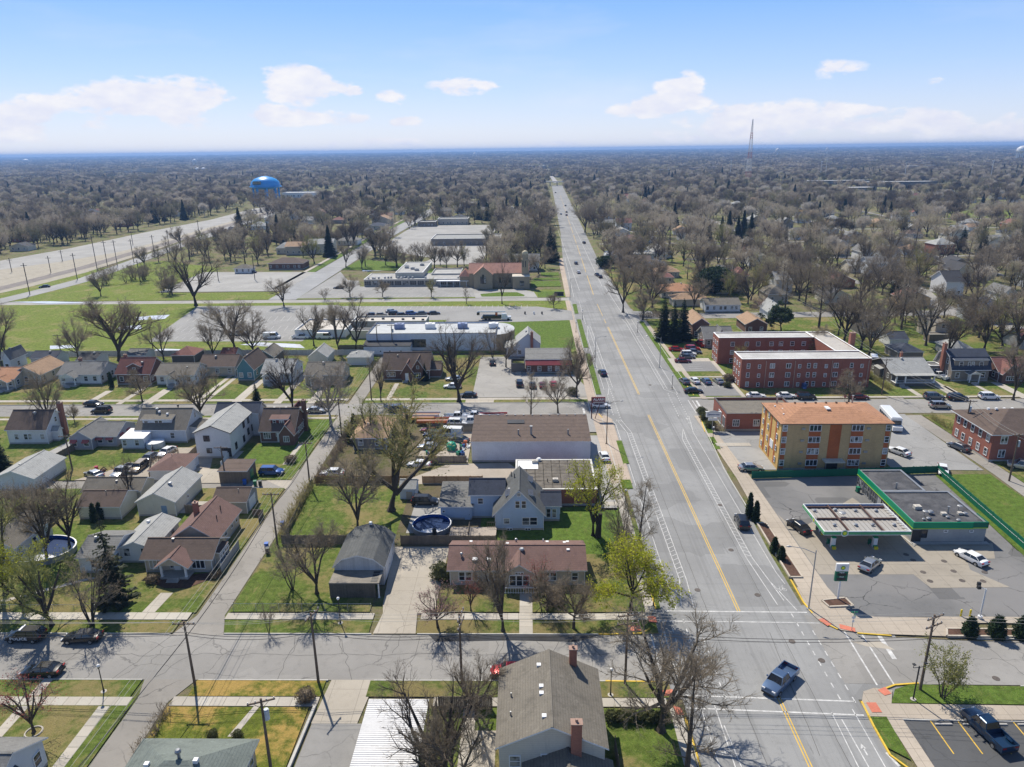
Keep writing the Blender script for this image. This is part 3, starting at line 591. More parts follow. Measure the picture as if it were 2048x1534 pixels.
# kerbs
for P in ([(-260,79.5),(-47.2,79.5)],[(-40.0,79.5),(-20.6,79.5)],[(-14.6,79.5),(9,79.5)],[(-260,70.8),(-46.4,70.8)],[(-39.6,70.8),(-24.0,70.8)],[(-18.5,70.8),(9,70.8)],[(17.3,86),(17.3,158.5)],[(17.2,30),(17.2,65)],
          [(-260,170.0),(-46,170.0)],[(-41,170.0),(15.5,170.0)],[(-260,161.8),(-46,161.8)],[(17.4,173),(17.9,297)],[(38.1,93),(38.3,130),(40.2,160)],[(42.2,175),(42.3,262)],[(57,78.8),(200,76.6)],[(57,70.2),(200,68.3)],[(40.9,64.9),(200,62.1)]): kerb(P)
ykerb = lambda P: kerb(P,YEL,.2,.14,'yellow_kerb')
ykerb([(9.0,79.5),(14.5,79.7),(15.8,80.6)]);ykerb([(17.3,85.0),(17.3,92)]);ykerb([(9,70.8),(15.2,70.7)]);ykerb([(17.2,65),(17.3,60),(17.2,50)])
ykerb([(38.05,92),(37.9,86.5),(38.2,84.0)]);ykerb([(38.6,82.3),(40.2,80.6)]);ykerb([(42.4,79.8),(46.5,79.3)]);ykerb([(45.5,70.6),(42.6,70.3),(41.0,69.6)]);ykerb([(37.6,67.6),(37.3,64),(37.2,60),(39.0,57.0)])
ykerb([(16.8,161.7),(17.4,159)]);ykerb([(40.4,160),(39.2,150)]);ykerb([(42.2,175),(42.0,190)])
for P in ([(15.9,81.9),(17.0,81.9),(17.0,83.2),(15.9,83.2)],[(12.8,80.0),(14.6,80.2),(14.6,81.2),(12.8,81.2)],[(38.4,82.6),(39.3,82.9),(39.9,81.6),(39.1,81.2)],[(40.5,80.7),(42.2,79.95),(42.5,80.8),(40.8,81.6)],[(40.2,69.4),(41.3,69.9),(41.5,68.8),(40.6,68.5)],[(38.0,67.4),(39.1,67.4),(39.1,65.9),(38.0,65.9)],[(15.4,69.2),(16.6,69.4),(16.6,68.4),(15.4,68.4)],[(16.2,66.8),(17.1,66.4),(17.1,65.4),(16.2,65.4)]): sheet('tactile_paving',P,Z1+.05,REDP,clear=False)
# main road paint
w = MB();y = MB();z = .009
def seg(a,b,w_=.105,zz=.009): strip(w,a,b,w_,zz)
for a,b in ((20,68.5),(84.5,161),(176,250)):
    for dx in (-.16,.16): strip(y,(28.5+dx,a),(28.5+dx,b),.12,z)
for a,b in ((256,262),(268,290)): strip(y,(28.4,a),(28.4,b),.14,z)
for k in range(12): a = 310+k*60;strip(y,(road_c(a),a),(road_c(a+50),a+50),.2,.03)
# left side: parking line, hatched buffer
seg((20.1,85),(20.1,155));seg((22.0,92),(22.0,150));seg((23.0,92),(23.0,150)); 
for k in range(48): yy = 92.5+k*1.2;strip(w,(22.0,yy),(23.0,yy+.7),.09,z)
for k in range(9): yy = 88+k*1.6;strip(w,(17.5,yy+1),(20.1,yy-.4),.08,z)
seg((22.0,92),(20.9,85.5));seg((23.0,92),(22.6,85.5));seg((17.6,92.5),(20.1,92.2))
seg((22.0,150),(20.6,158));seg((23.0,150),(21.6,158));seg((20.1,155),(18.6,161))
seg((20.6,176),(21.5,182));seg((21.5,182),(21.5,252));seg((22.4,182),(22.4,252));seg((20.0,180),(20.0,235));seg((20.0,235),(21.5,252));seg((21,255),(21.5,297));seg((19.9,305),(22,420),.14,.02);seg((23.3,320),(24.5,640),.16,.04)
for k in range(50): yy = 184+k*1.4;strip(w,(21.5,yy),(22.4,yy+.7),.09,z)
dash(w,(20.2,161),(20.4,176),.14,z,.7,.9);dash(w,(21.6,159),(21.6,181),.14,z,.7,.9)
dash(w,(18.8,70),(18.8,81),.14,z,.8,1.2);dash(w,(20.6,68),(20.6,84),.14,z,.8,1.2);dash(w,(22.4,68),(22.4,84),.14,z,.8,1.2)
seg((19.3,45),(19.3,66));seg((20.9,45),(20.9,67));seg((22.3,45),(21.2,64))
# right side
seg((36.6,94),(36.6,150));seg((34.3,98),(34.3,146));seg((33.4,98),(33.4,146))
for k in range(40): yy = 98.5+k*1.2;strip(w,(33.4,yy+.6),(34.3,yy),.09,z)
seg((33.4,98),(34.2,86));seg((34.3,98),(35.4,87));seg((35.0,91.5),(36.4,84.8));seg((36.6,94),(36.9,91));seg((33.4,146),(34.8,152));seg((34.3,146),(34.8,152));seg((36.6,150),(37.8,160))
dash(w,(35.4,68),(35.4,84),.14,z,.8,1.1);dash(w,(36.9,67.5),(36.9,81),.14,z,.9,1.1)
dash(w,(35.4,160),(36.0,177),.14,z,.7,.9);dash(w,(37.4,158),(38.0,176),.14,z,.7,.9)
seg((35.6,180),(35.6,255));seg((36.5,180),(36.5,255));seg((38.4,176),(38.4,262)); 
for k in range(50): yy = 181+k*1.4;strip(w,(35.6,yy+.6),(36.5,yy),.09,z)
seg((38.4,176),(35.6,180));seg((35.6,255),(35.0,262));seg((36.5,255),(35.4,330),.14,.02);seg((38.4,262),(38.6,400),.14,.02);seg((34.3,330),(39,640),.16,.04)
seg((35.9,45),(36.1,66.5));seg((34.5,45),(34.3,65),.12);seg((33.2,55),(33.6,66))
# crosswalks and stop bars of the near crossing
seg((18.5,84.6),(37.6,84.3),.2);seg((17.4,82.4),(38.4,82.0),.2);seg((17.6,68.6),(36.9,67.7),.2);seg((17.6,66.6),(37.0,65.6),.2)
seg((40.9,80.2),(40.6,70.3),.2);seg((42.9,79.6),(42.6,70.5),.2);seg((17.6,80.2),(17.6,70.2),.2);seg((15.8,80),(15.8,71),.2)
strip(w,(45.0,79.3),(44.8,74.9),.55,z);strip(w,(42.0,171),(41.9,167),.5,z);seg((40.0,171.4),(40,162),.18);seg((41.0,171.2),(41,162),.18);strip(w,(13.5,166.0),(13.5,162.2),.5,z)
seg((15,169.6),(15,162.2),.18);seg((16.4,169.6),(16.4,162.2),.18)
strip(w,(37.5,58.6),(37.0,60.4),.3,z)
# bicycle symbols and arrows
def bike(cx,cy_,s=1.0,fl=1):
    for dx in (-.33,.33):
        P = [(cx+dx*s+.22*s*cos(a*pi/6),cy_+.26*s*sin(a*pi/6)) for a in range(13)];line(w,P,.06,z)
    line(w,[(cx-.33*s,cy_),(cx-.1*s,cy_+.55*s),(cx+.25*s,cy_+.5*s),(cx+.0*s,cy_),(cx-.33*s,cy_)],.06,z);line(w,[(cx+.33*s,cy_),(cx+.2*s,cy_+.8*s),(cx+.38*s,cy_+.85*s)],.06,z);line(w,[(cx-.1*s,cy_+.5*s),(cx-.2*s,cy_+.75*s)],.07,z)
def arrow(cx,cy_,d=1): strip(w,(cx,cy_),(cx,cy_+1.0*d),.16,z);w.poly([(cx-.3,cy_+.9*d,z),(cx+.3,cy_+.9*d,z),(cx,cy_+1.6*d,z)][::d])
bike(20.9,92.5,1.2);arrow(21.0,90.6,-1);bike(36.0,89.6,1.2);bike(20.2,60.2,1.3);bike(20.9,157,1.0);bike(37.0,155.5,1.0);arrow(37.0,157.3);bike(37.2,236,1.2);arrow(34.9,60.0)
for m_,mt in ((w,PAINTW),(y,PAINTY)):
    o = m_.build('road_marking',mt);o['kind'] = 'structure'
# crack sealing on the main road and the near street
m = MB();rr = random.Random(5)
for x0,y0,x1,y1 in [(24.2,45,24.3,150),(32.6,45,32.7,190),(30.0,60,31.2,80),(-75,75.3,14,75.6)]+[(-70+i*9.3+rr.uniform(-3,3),71.2,-69+i*9.3+rr.uniform(-3,4),79.2) for i in range(10)]+[(-30+i*6.5,75.5,-31+i*6.5+rr.uniform(-1,2),78.9) for i in range(7)]+[(45+i*7,70.8,43+i*7,78.6) for i in range(6)]:
    n = max(4,int(math.hypot(x1-x0,y1-y0)/1.0));k = .05 if x0 > 20 and x0 < 40 else .3;P = [(x0+(x1-x0)*i/n+rr.uniform(-k,k),y0+(y1-y0)*i/n+rr.uniform(-k,k)) for i in range(n+1)];line(m,P,.045,.013)
o = m.build('crack_sealant',M('crack_tar',(.06,.06,.06),.9,.1));o['kind'] = 'structure'
sheet('wet_patch',[(-12,78.0),(-2,78.3),(6,78.0),(9,79.3),(-13,79.3)],.010,M('puddle_wet',(.05,.05,.05),.06,.2),clear=False)
sheet('concrete_patch',GP(1700,1283,1760,1283,1790,1300,1735,1293),.010,DRIVEC,clear=False)
# manholes
m = MB()
for px,py in ((1741,983),(1480,950),(1462,1100),(1395,1180),(1515,1190),(1440,1010),(1300,770),(1584,1283),(1643,1321),(1992,1357),(1826,1121),(1846,1145),(1860,1163),(1888,1123),(1907,1143),(1924,1162),(1966,1163),(1969,1145),(1812,1110)):
    x_,y_ = G(px,py);m.cyl(x_,y_,0,.03 if px < 1700 or px > 1980 else .085,.42,14)
o = m.build('manhole_cover',M('cast_iron',(.10,.085,.075),.7,.3));o['kind'] = 'structure'
# yards, drives, lots west of the main road
sheet('driveway',[(-21.4,101.2),(-12.6,101.2),(-12.6,99.0),(-12.9,84),(-15.2,83.8),(-14.8,79.5),(-20.4,79.5),(-19.9,83.8),(-20.3,86)],Z1+.02,DRIVEC)
sheet('driveway',R(-20.2,105.5,-12.9,118),Z1+.02,GRAVG);sheet('driveway',[(-24,123.9),(-3,124),(-2.5,131),(-4,133.5),(-16,133),(-22,127)],Z1+.02,GRAV)
sheet('yard',R(-22.6,133.8,-12.2,158.6),Z1+.02,GRAV);sheet('yard',R(-22.6,150,15.2,161.8),Z1+.016,GRAVG)
sheet('driveway',[(-23.6,70.9),(-18.3,70.9),(-19.0,64),(-24.1,64)],.06,DRIVEC);sheet('driveway',[(-24.0,64.0),(-18.0,64.0),(-17.8,40),(-24.6,40)],.05,pave_mat('drive_asphalt',(.24,.235,.225),.6,.5,0))
kerb([(-24.35,66.5),(-24.9,48)],None,.3,.35,'garden_kerb')
sheet('driveway',R(12.8,113.4,15.6,148),Z1+.004,GRAVG);sheet('footpath',R(4,115,17.2,116.5),Z1+.03,WALKM)
sheet('parking_lot',[(-14.2,174),(15.2,174),(15.4,182),(13,193),(4.5,194),(-3,212),(-14.2,212)],Z1+.016,pave_mat('lot_light',(.30,.29,.27),.6,.3,.2))
for a in ((-15.6,170,-8.5,172.4),(-.5,170,0,172)): sheet('driveway_apron',R(*a),Z1+.02,DRIVEC)
lot = lambda P,mt=None,z_=.12: sheet('parking_lot',P,z_,mt or LOTM)
PALELOT = pave_mat('lot_pale',(.30,.295,.28),.75,.2,.0);MIDLOT = pave_mat('lot_mid',(.25,.248,.24),.75,.2,0)
lot([(-127.5,233.5),(-75,232.5),(-75,262),(-77,291.5),(-136,291.5)],MIDLOT);lot([(-84,262.6),(-30,262.6),(-30,256),(17,261),(17.3,277),(4,285.5),(-83,290)],MIDLOT,.124)
lot([(-168,324),(-111,324),(-111,378),(-172,381)],PALELOT);lot([(-99,306.5),(-22,306.5),(-22,334),(-78,334),(-82,350),(-88,352),(-98,378)],MIDLOT);lot([(-97,470),(-55,425),(-60,400),(-25,400),(-25,620),(-95,620)],PALELOT)
sheet('school_drive',[(-22,304),(-24,320),(-14,323.5),(-3,323.5),(3,317),(4.5,304)],.13,PALELOT);lawn([(-19.5,307),(-20.5,313),(-12,316.8),(-4.5,316.5),(-1,310),(-1.4,307)],LUSH,.145)
for a in ((4.6,306,15.4,318),(2,330,15.6,345),(3,348,15.8,353),(7,360,16,370)): lawn(R(*a),LUSH,.124)
for P in (GP(480,690,540,694,610,697,600,689,520,685),GP(240,704,290,706,370,704,390,700,330,698),GP(100,692,145,691,150,696,100,699),GP(272,635,300,632,295,640,275,641),GP(300,632,340,630,330,638,305,640),GP(235,655,280,650,285,658,240,661),GP(20,604,100,603,190,606,100,608),GP(725,535,780,535,790,541,725,543)): sheet('puddle',P,.118,M('puddle_pale',(.62,.63,.65),.15,.15),clear=False)
# stall lines of the lots
m = MB()
def stalls(x0,x1,y0,y1,n,sl=0):
    for i in range(n+1): a = x0+(x1-x0)*i/n;strip(m,(a,y0),(a+sl,y1),.16,.137)
for q in ((-125,-78,236,240,18,-.5),(-125,-78,247,255,18,-1),(-128,-82,263,271,18,-1),(-130,-82,279,287,16,-1),(-92,-26,308,313,24,1.5),(-92,-30,322,327,22,1.5),(-70,0,283,288.6,30,0),(-95,-86,330,334,6,0),(-160,-116,332,338,14,0),(-160,-116,350,356,14,0)): stalls(*q)
o = m.build('stall_marking',M('old_paint',(.40,.40,.39),.8,.2));o['kind'] = 'structure'
# gas station forecourt
sheet('forecourt',[(42.6,84.4),(46.2,83.3),(120,82.9),(120,97),(76.4,97.5),(75.6,100),(77.8,127.9),(42.2,125.9)],.05,GASLOT)
sheet('forecourt_pad',[(42.7,93.4),(61.2,93.4),(60.6,104.8),(58.0,118.0),(43.8,106),(42.7,112)],.062,PADC);sheet('forecourt_pad',GP(1770,1095,1925,1095,1940,1140,2020,1175,1862,1177,1830,1152),.066,PADC);sheet('forecourt_pad',GP(1820,1085,1985,1087,1990,1118,1950,1118,1940,1098,1820,1096),.07,PADC)
sheet('shop_lot',[(41.6,130),(52,130),(52,150.2),(41.6,150.2)],.05,LOTM);sheet('footpath',R(39.8,141.7,47,143.4),.13,WALKM)
lot([(40.9,45),(120,45),(120,63),(57,64.9),(40.9,64.9)],DARKLOT,.06)
m = MB()
for i in range(7): a = 43.8+i*2.95;strip(m,(a+1.2 if False else a,65.2-.0),(a,60.2),.13,.07)
o = m.build('stall_marking',PAINTY);o['kind'] = 'structure'
# apartment lots on the east side
for P in (R(44.6,195.5,53.8,205.5),R(44.6,174.2,53.9,186)): lot(P,pave_mat('lot_grey',(.20,.20,.20),.6,.2),.13)
sheet('footpath',[(53.9,173),(55.2,173),(52.6,206),(51.2,206)] if False else R(53.9,173.4,55.0,206),.135,WALKM);sheet('footpath',R(44,189.8,54,190.8),.135,WALKM);sheet('driveway',R(41.8,195.5,54,209),.122,WALKM)
m = MB()
for i in range(6): strip(m,(44.8+i*1.85,181),(44.8+i*1.85,186),.1,.14)
for i in range(5): strip(m,(46,196+i*2.2),(50,196+i*2.2),.1,.14)
o = m.build('stall_marking',PAINTW);o['kind'] = 'structure'
# more house drives and paths on the blocks: (x0,y0,x1,y1)
for a in ((-112.5,173.6,-110.6,181),(-104,170,-102.6,186),(-84.6,170,-83.4,196),(-82.6,170,-81.4,196),(-97.5,170,-95,182),(-75,170,-72.5,190),(-64,170,-62,206),(-36,173.7,-34.8,186),(-55.5,170,-53.5,184),(-87,173.6,-85.9,180),(-61,132,-60,140),(-49.6,133,-48.6,143.8),(-65,112.5,-56,117)): sheet('driveway',R(*a),Z1+.03,WALKM)
sheet('driveway',[(-88,126),(-71,126),(-63.5,131.2),(-67,142),(-76,142),(-80,134)],Z1+.03,GRAV)
sheet('driveway',[(-104,126),(-98,126),(-98.5,146),(-101,146)],Z1+.03,GRAVG);sheet('driveway',R(-65.0,124.6,-57.8,131.0),Z1+.034,DRIVEC)
sheet('footpath',[(-53.2,84),(-51.4,84),(-51.0,88.6),(-52.8,88.6)],Z1+.03,WALKM);sheet('footpath',[(-79,84.2),(-77.6,84.2),(-64,92.5),(-65.6,92.5)],Z1+.03,WALKM)
for a in ((105.9,171,108.7,190),(108,173.6,109.2,181),(122,171,124.5,184),(97.6,173.5,99,181.5),(116.3,173.5,117.4,183)): sheet('driveway',R(*a),Z1+.03,WALKM)
# yards with bare soil
for px in ((-70,40,-50,66),): pass
sheet('footpath',R(-58.4,50,-57.2,66.4),Z1+.02,WALKM,clear=False);sheet('footpath',R(-58.4,68,-57.2,70.8),Z1+.02,WALKM,clear=False);sheet('footpath',GP(455,1475,470,1475,520,1414,508,1414),Z1+.02,WALKM,clear=False)
# railway and highway corridor in the west
CONCP = M('trackbed_pale',(.34,.31,.25),.95,.15);TRACK = M('ballast',(.20,.18,.165),.95,.25)
GL = lambda *a: [G(a[i],a[i+1]) for i in range(0,len(a),2)]
lot(GL(0,540,0,522,140,497,300,463,420,440,505,418,600,402,620,408,520,428,430,452,330,480,240,504,120,524),PALELOT,.15)
far_road('frontage_road',GL(-40,612,30,596,110,576,170,560,240,534,330,502,420,470,500,442,600,410,720,380),10,pave_mat('road_grey',(.28,.28,.275),.75),.16)
far_road('railway',GL(-40,588,60,563,170,535,260,508,380,474,480,444,570,416,700,382),8,TRACK,.18);far_road('track_apron',GL(-40,566,100,538,200,515,300,492,420,458,520,428,640,398,720,376),7,CONCP,.17)
far_road('left_street',[(-105,304),(-105,420),(-105,560),(-101,700),(-98,860)],12,pave_mat('road_blue_grey',(.27,.275,.28),.75),.11)
far_road('sidewalk_far',[(-117,330),(-117,560),(-113,700)],2.0,WALKM,.12);far_road('verge_far',[(-113.5,330),(-113.5,560),(-109,700)],4.0,LUSH,.115);lawn([(-99,385),(-60,378),(-58,396),(-97,425)],LUSH,.12);lawn([(-72,352),(-20,352),(-20,385),(-60,385)],LUSH,.12)
for k in range(1,6): sheet('side_street',[(44+k*2.0,338+k*72),(520,344+k*72),(520,348.6+k*72),(44+k*2.0,342.6+k*72)],.05+.004*k,ASPH2)
for k in range(5): sheet('side_street',[(150+k*75,330),(154+k*75,330),(164+k*80,760),(160+k*80,760)],.09+.003*k,ASPH2)
sheet('corridor_gravel',GL(-60,600,60,574,170,546,330,494,480,438,600,404,700,378,690,376,600,398,505,421,420,443,300,468,140,504,0,530,-60,545),.13,CONCP)
BARE.append(GL(-60,625,30,602,170,564,330,506,480,446,600,405,720,378,720,370,600,390,505,412,420,432,300,456,140,490,0,513,-60,528))
# winding street in the east
far_road('east_street',GL(1975,660,1900,628,1850,604,1820,585,1778,565,1730,555) if False else GL(2060,665,1990,645,1915,628,1865,606,1835,580,1790,562,1745,556),9,ASPH2,.12)
lawn(GL(1895,436,2048,436,2048,419,1975,419,1900,424),FIELD,.15,clear=True)
for P in (GL(1330,462,1400,458,1402,466,1335,470),GL(1600,395,1640,394,1640,398,1600,399)): lawn(P,FIELD,.14)
# ------------------------------------------------------------------ vegetation makers
BARK = M('bark_grey',(.075,.062,.05),.95,.3,sc=3,obj=True);BARKD = M('bark_dark',(.045,.038,.032),.95,.3,sc=3,obj=True);BARKP = M('bark_pale',(.36,.32,.27),.9,.3,sc=3,obj=True)
def twigmat(name,a,b,c):
    m,nt,s = newmat(name);t = NT(nt);s.inputs['Roughness'].default_value = .95;s.inputs['Specular IOR Level'].default_value = .05
    oi = nt.nodes.new('ShaderNodeObjectInfo');r = oi.outputs['Random']
    col = t.mix(t.step(r,0,.55),a,b);col = t.mix(t.step(r,.6,1),col,c);n = t.noise(t.pos(),.35,3);col = t.mix(t.math('MULTIPLY',t.step(n,.3,.7),.35),col,shade(a,1.7))
    t.put(s.inputs['Base Color'],col);tr = nt.nodes.new('ShaderNodeBsdfTranslucent');t.put(tr.inputs[0],col);mx = nt.nodes.new('ShaderNodeMixShader');mx.inputs[0].default_value = .32     # round twigs catch light along their rims
    out = [n_ for n_ in nt.nodes if n_.type == 'OUTPUT_MATERIAL'][0];nt.links.new(s.outputs[0],mx.inputs[1]);nt.links.new(tr.outputs[0],mx.inputs[2]);nt.links.new(mx.outputs[0],out.inputs[0]);_M[name] = m;return m
TWIG = twigmat('twigs',(.19,.155,.115),(.26,.22,.16),(.30,.255,.20));TWIGD = twigmat('twigs_dark',(.12,.096,.076),(.16,.13,.10),(.14,.12,.095))
TWIGG = twigmat('twigs_budding',(.26,.25,.09),(.32,.27,.13),(.22,.24,.09))
def leafmat(name,col,var=.35):
    m,nt,s = newmat(name);t = NT(nt);s.inputs['Roughness'].default_value = .7;s.inputs['Specular IOR Level'].default_value = .2
    n = t.noise(t.pos(True),2.2,4,.7);col_ = t.mix(t.step(n,.3,.7),shade(col,1-var),shade(col,1+var));oi = nt.nodes.new('ShaderNodeObjectInfo')
    col_ = t.mix(t.math('MULTIPLY',oi.outputs['Random'],.4),col_,shade(col,.6));t.put(s.inputs['Base Color'],col_)
    tr = nt.nodes.new('ShaderNodeBsdfTranslucent');t.put(tr.inputs[0],col_);mx = nt.nodes.new('ShaderNodeMixShader');mx.inputs[0].default_value = .35
    out = [n_ for n_ in nt.nodes if n_.type == 'OUTPUT_MATERIAL'][0];nt.links.new(s.outputs[0],mx.inputs[1]);nt.links.new(tr.outputs[0],mx.inputs[2]);nt.links.new(mx.outputs[0],out.inputs[0]);_M[name] = m;return m
LEAFY = leafmat('spring_leaves',(.40,.42,.03));LEAFO = leafmat('olive_leaves',(.26,.27,.09));LEAFP = leafmat('pink_blossom',(.40,.22,.24));LEAFR = leafmat('red_buds',(.35,.07,.07));NEED = leafmat('needles_dark',(.030,.055,.024));NEEDB = leafmat('needles_green',(.055,.10,.03));LEAFD = leafmat('evergreen_leaves',(.045,.075,.03));BUSHM = leafmat('shrub_leaves',(.10,.11,.045));DRYM = leafmat('dry_shrub',(.20,.16,.11))
def rotv(v,ax,a):
    ax = ax/np.linalg.norm(ax);return v*cos(a)+np.cross(ax,v)*sin(a)+ax*ax.dot(v)*(1-cos(a))
def make_tree(seed,H=14.0,kind='vase',dens=1.0,tw=.035,leaf=None,leafn=0,leafs=.16,sag=0.0):
    """returns (trunk mesh, crown mesh, leaf mesh or None), height about H"""
    rr = random.Random(seed);T = MB();Cm = MB();tips = []
    def sliver(p,q,wd):
        d = q-p;s = np.cross(d,(rr.uniform(-1,1),rr.uniform(-1,1),rr.uniform(-1,1)));s = s/(np.linalg.norm(s)+1e-6)*wd/2
        m_ = p+d*.55+np.array((0,0,rr.uniform(-.03,.05)))*np.linalg.norm(d);Cm.poly([p-s,p+s,m_+s*.8,m_-s*.8]);Cm.poly([m_-s*.8,m_+s*.8,q])
    def path(p,d,L,n,wob,up):
        pts = [p]; 
        for i in range(n):
            d = d+np.array((rr.uniform(-wob,wob),rr.uniform(-wob,wob),rr.uniform(-wob,wob)*.6+up));d = d/np.linalg.norm(d);p = p+d*L/n;pts.append(p)
        return pts,d
    def side(d,a):
        ax = np.cross(d,(rr.uniform(-1,1),rr.uniform(-1,1),rr.uniform(-1,1)));return rotv(d,ax,a)
    def grow(p,d,L,r,lev):
        n = (5,4,3,2)[lev];pts,de = path(p,d,L,n,(.10,.17,.22,.28)[lev],(.0,.05,.07,.05)[lev]-sag*lev*.03)
        rs = [r*(1-.62*i/n) for i in range(n+1)];(T if lev <= 1 else Cm).tube(pts,rs,(7,6,4,3)[lev],cap=False)
        k = (0,int(7*dens+.5),int(7*dens),int(7*dens+.5))[lev]
        if lev == 0: return pts,de
        for i in range(max(2,k)):
            a = rr.uniform(.22,1.0) if lev < 3 else rr.uniform(.05,1);j = min(n-1,int(a*n));f = a*n-j;q = pts[j]*(1-f)+pts[j+1]*f;seg_d = pts[j+1]-pts[j];seg_d = seg_d/np.linalg.norm(seg_d)
            nd = side(seg_d,rr.uniform(.4,1.0));nd[2] += .12;nd /= np.linalg.norm(nd);nl = L*rr.uniform(.38,.62)*(1.15-.4*a)
            if lev < 3: grow(q,nd,nl,max(.02,rs[j]*.56),lev+1)
            else:
                nl = H*rr.uniform(.045,.10);e = q+nd*nl;sliver(q,e,tw);tips.append(e)
                for _ in range(2): e2 = q+nd*nl*.5+side(nd,.6)*nl*.6;sliver(q+nd*nl*.5,e2,tw*.8);tips.append(e2)
        return pts,de
    r0 = H*.026;Z = np.array((0,0,1.0))
    if kind == 'vase':
        pts,d = grow(np.zeros(3),Z.copy(),H*.2,r0,0);T.v[0:7] = [(a*1.5,b*1.5,c) for a,b,c in T.v[0:7]];n = rr.choice((4,5,5))
        for i in range(n):
            a = 2*pi*i/n+rr.uniform(-.4,.4);t = rr.uniform(.32,.68) if i else .1;dd = np.array((sin(t)*cos(a),sin(t)*sin(a),cos(t)));grow(pts[-1]-Z*rr.uniform(0,H*.05),dd,H*rr.uniform(.52,.66),r0*.74,1)
    elif kind == 'round':
        pts,d = grow(np.zeros(3),Z.copy(),H*.3,r0,0);n = 7
        for i in range(n):
            a = 2.4*i+rr.uniform(-.3,.3);t = .25+.95*((i+.5)/n);dd = np.array((sin(t)*cos(a),sin(t)*sin(a),cos(t)));grow(pts[-1]-Z*H*.12*(i/n),dd,H*rr.uniform(.42,.52)*(1.15-.25*t),r0*.5,1)
    elif kind == 'leader':
        pts,d = path(np.zeros(3),Z.copy(),H*.96,9,.03,0);rs = [r0*(1-.9*i/9) for i in range(10)];T.tube(pts,rs,6,cap=False);n = int(18*dens)
        for i in range(n):
            a = .16+.8*i/n;j = min(8,int(a*9));th = 2.4*i;t = 1.15-.35*a;grow(pts[j]*(1-(a*9-j))+pts[j+1]*(a*9-j),np.array((sin(t)*cos(th),sin(t)*sin(th),cos(t))),H*(.36-.26*a)*rr.uniform(.8,1.15),r0*.26*(1.1-a),2)
    elif kind == 'multi':
        for i in range(5):
            a = 2*pi*i/5+rr.uniform(-.3,.3);t = rr.uniform(.1,.5);dd = np.array((sin(t)*cos(a),sin(t)*sin(a),cos(t)));grow(np.array((cos(a)*.15,sin(a)*.15,0)),dd,H*rr.uniform(.6,.8),r0*.45,1)
    Lm = None
    if leaf:
        Lf = MB()
        for i in range(leafn):
            c = tips[rr.randrange(len(tips))]+np.array([rr.gauss(0,.18) for _ in range(3)]);u = np.array([rr.gauss(0,1) for _ in range(3)]);u /= np.linalg.norm(u);v = np.cross(u,[rr.gauss(0,1) for _ in range(3)]);v /= (np.linalg.norm(v)+1e-6);s = leafs*rr.uniform(.5,1.2)
            Lf.poly([c-u*s,c+v*s*.55,c+u*s,c-v*s*.55])
        Lm = Lf.mesh('leaves',[leaf])
    return T.mesh('trunk'),Cm.mesh('crown'),Lm,H
def make_spruce(seed,H=15.0,wide=.22,mat=None,gap=.0):
    rr = random.Random(seed);T = MB();T.tube([(0,0,0),(0,0,H*.5),(0,0,H)],[H*.016,H*.01,.02],6);Cm = MB();n = int(H*2.6)
    for i in range(n):
        a = i/n;z = H*(.06+.93*a);Rr = H*wide*(1-a)**.8*rr.uniform(.75,1.15)+.12;k = max(5,int(13*(1-a)+4))
        for j in range(k):
            th = 2*pi*j/k+rr.uniform(-.3,.3)+i*.7
            if rr.random() < gap: continue
            r1 = Rr*rr.uniform(.7,1.15);dz = -.26*r1;d = np.array((cos(th),sin(th),0));p0 = np.array((0,0,z));p1 = p0+d*r1*.6+np.array((0,0,dz*.7));p2 = p0+d*r1+np.array((0,0,dz*.75));s = np.array((-sin(th),cos(th),0))
            for q0,q1,wd in ((p0,p1,.10),(p1,p2,.12)):
                for _ in range(2): Cm.poly([q0-s*wd*r1,q1-s*wd*r1*.9+np.array((0,0,-.18)),q1+s*wd*r1*.9,q0+s*wd*r1+np.array((0,0,rr.uniform(-.1,.12)))])
            for t_ in range(5):
                f = rr.uniform(.25,1);c = p0*(1-f)+p2*f;e = c+s*rr.choice((-1,1))*r1*rr.uniform(.1,.28)+d*.1*r1+np.array((0,0,rr.uniform(-.35,.05)));w_ = d*.13*r1*.6+np.array((0,0,.08));Cm.poly([c-w_,e,c+w_])
    return T.mesh('trunk'),Cm.mesh('crown'),None,H
def make_blob(seed,H,Rr,n,s,squash=1.0,core=True,mat=None):
    """dense shrub or clipped conifer: many small leaf faces through the volume, uneven outline"""
    rr = random.Random(seed);Cm = MB();ph = [rr.uniform(0,6) for _ in range(4)]
    for i in range(n):
        th = rr.uniform(0,2*pi);a = rr.random();z = H*a;prof = (1-a)**.55*(1-(1-a)**8*.4) if squash == 'cone' else math.sqrt(max(.02,1-(2*a-1)**2))
        lump = 1+.14*sin(3*th+ph[0]+5*a)+.1*sin(5*th+ph[1]-7*a);r = Rr*prof*lump*rr.uniform(.72,1.04)
        c = np.array((r*cos(th),r*sin(th),z));nrm_ = np.array((cos(th),sin(th),.5));u = np.cross(nrm_,[rr.gauss(0,1) for _ in range(3)]);u /= np.linalg.norm(u)+1e-6;v = nrm_*.5+np.array([rr.gauss(0,.5) for _ in range(3)]);q = s*rr.uniform(.6,1.3)
        Cm.poly([c-u*q*.5,c+u*q*.5,c+v*q])
    T = MB();T.tube([(0,0,0),(0,0,H*.4)],[.07,.04],5)
    if core:
        pts = [(0,0,H*(.03+.9*k/5)) for k in range(6)]
        rs = [max(.02,Rr*.72*(((1-k/5*.95)**.55) if squash == 'cone' else math.sqrt(max(.03,1-(2*(.05+.9*k/5)-1)**2)))) for k in range(6)];Cm.tube(pts,rs,9)
    return T.mesh('trunk'),Cm.mesh('crown'),None,H
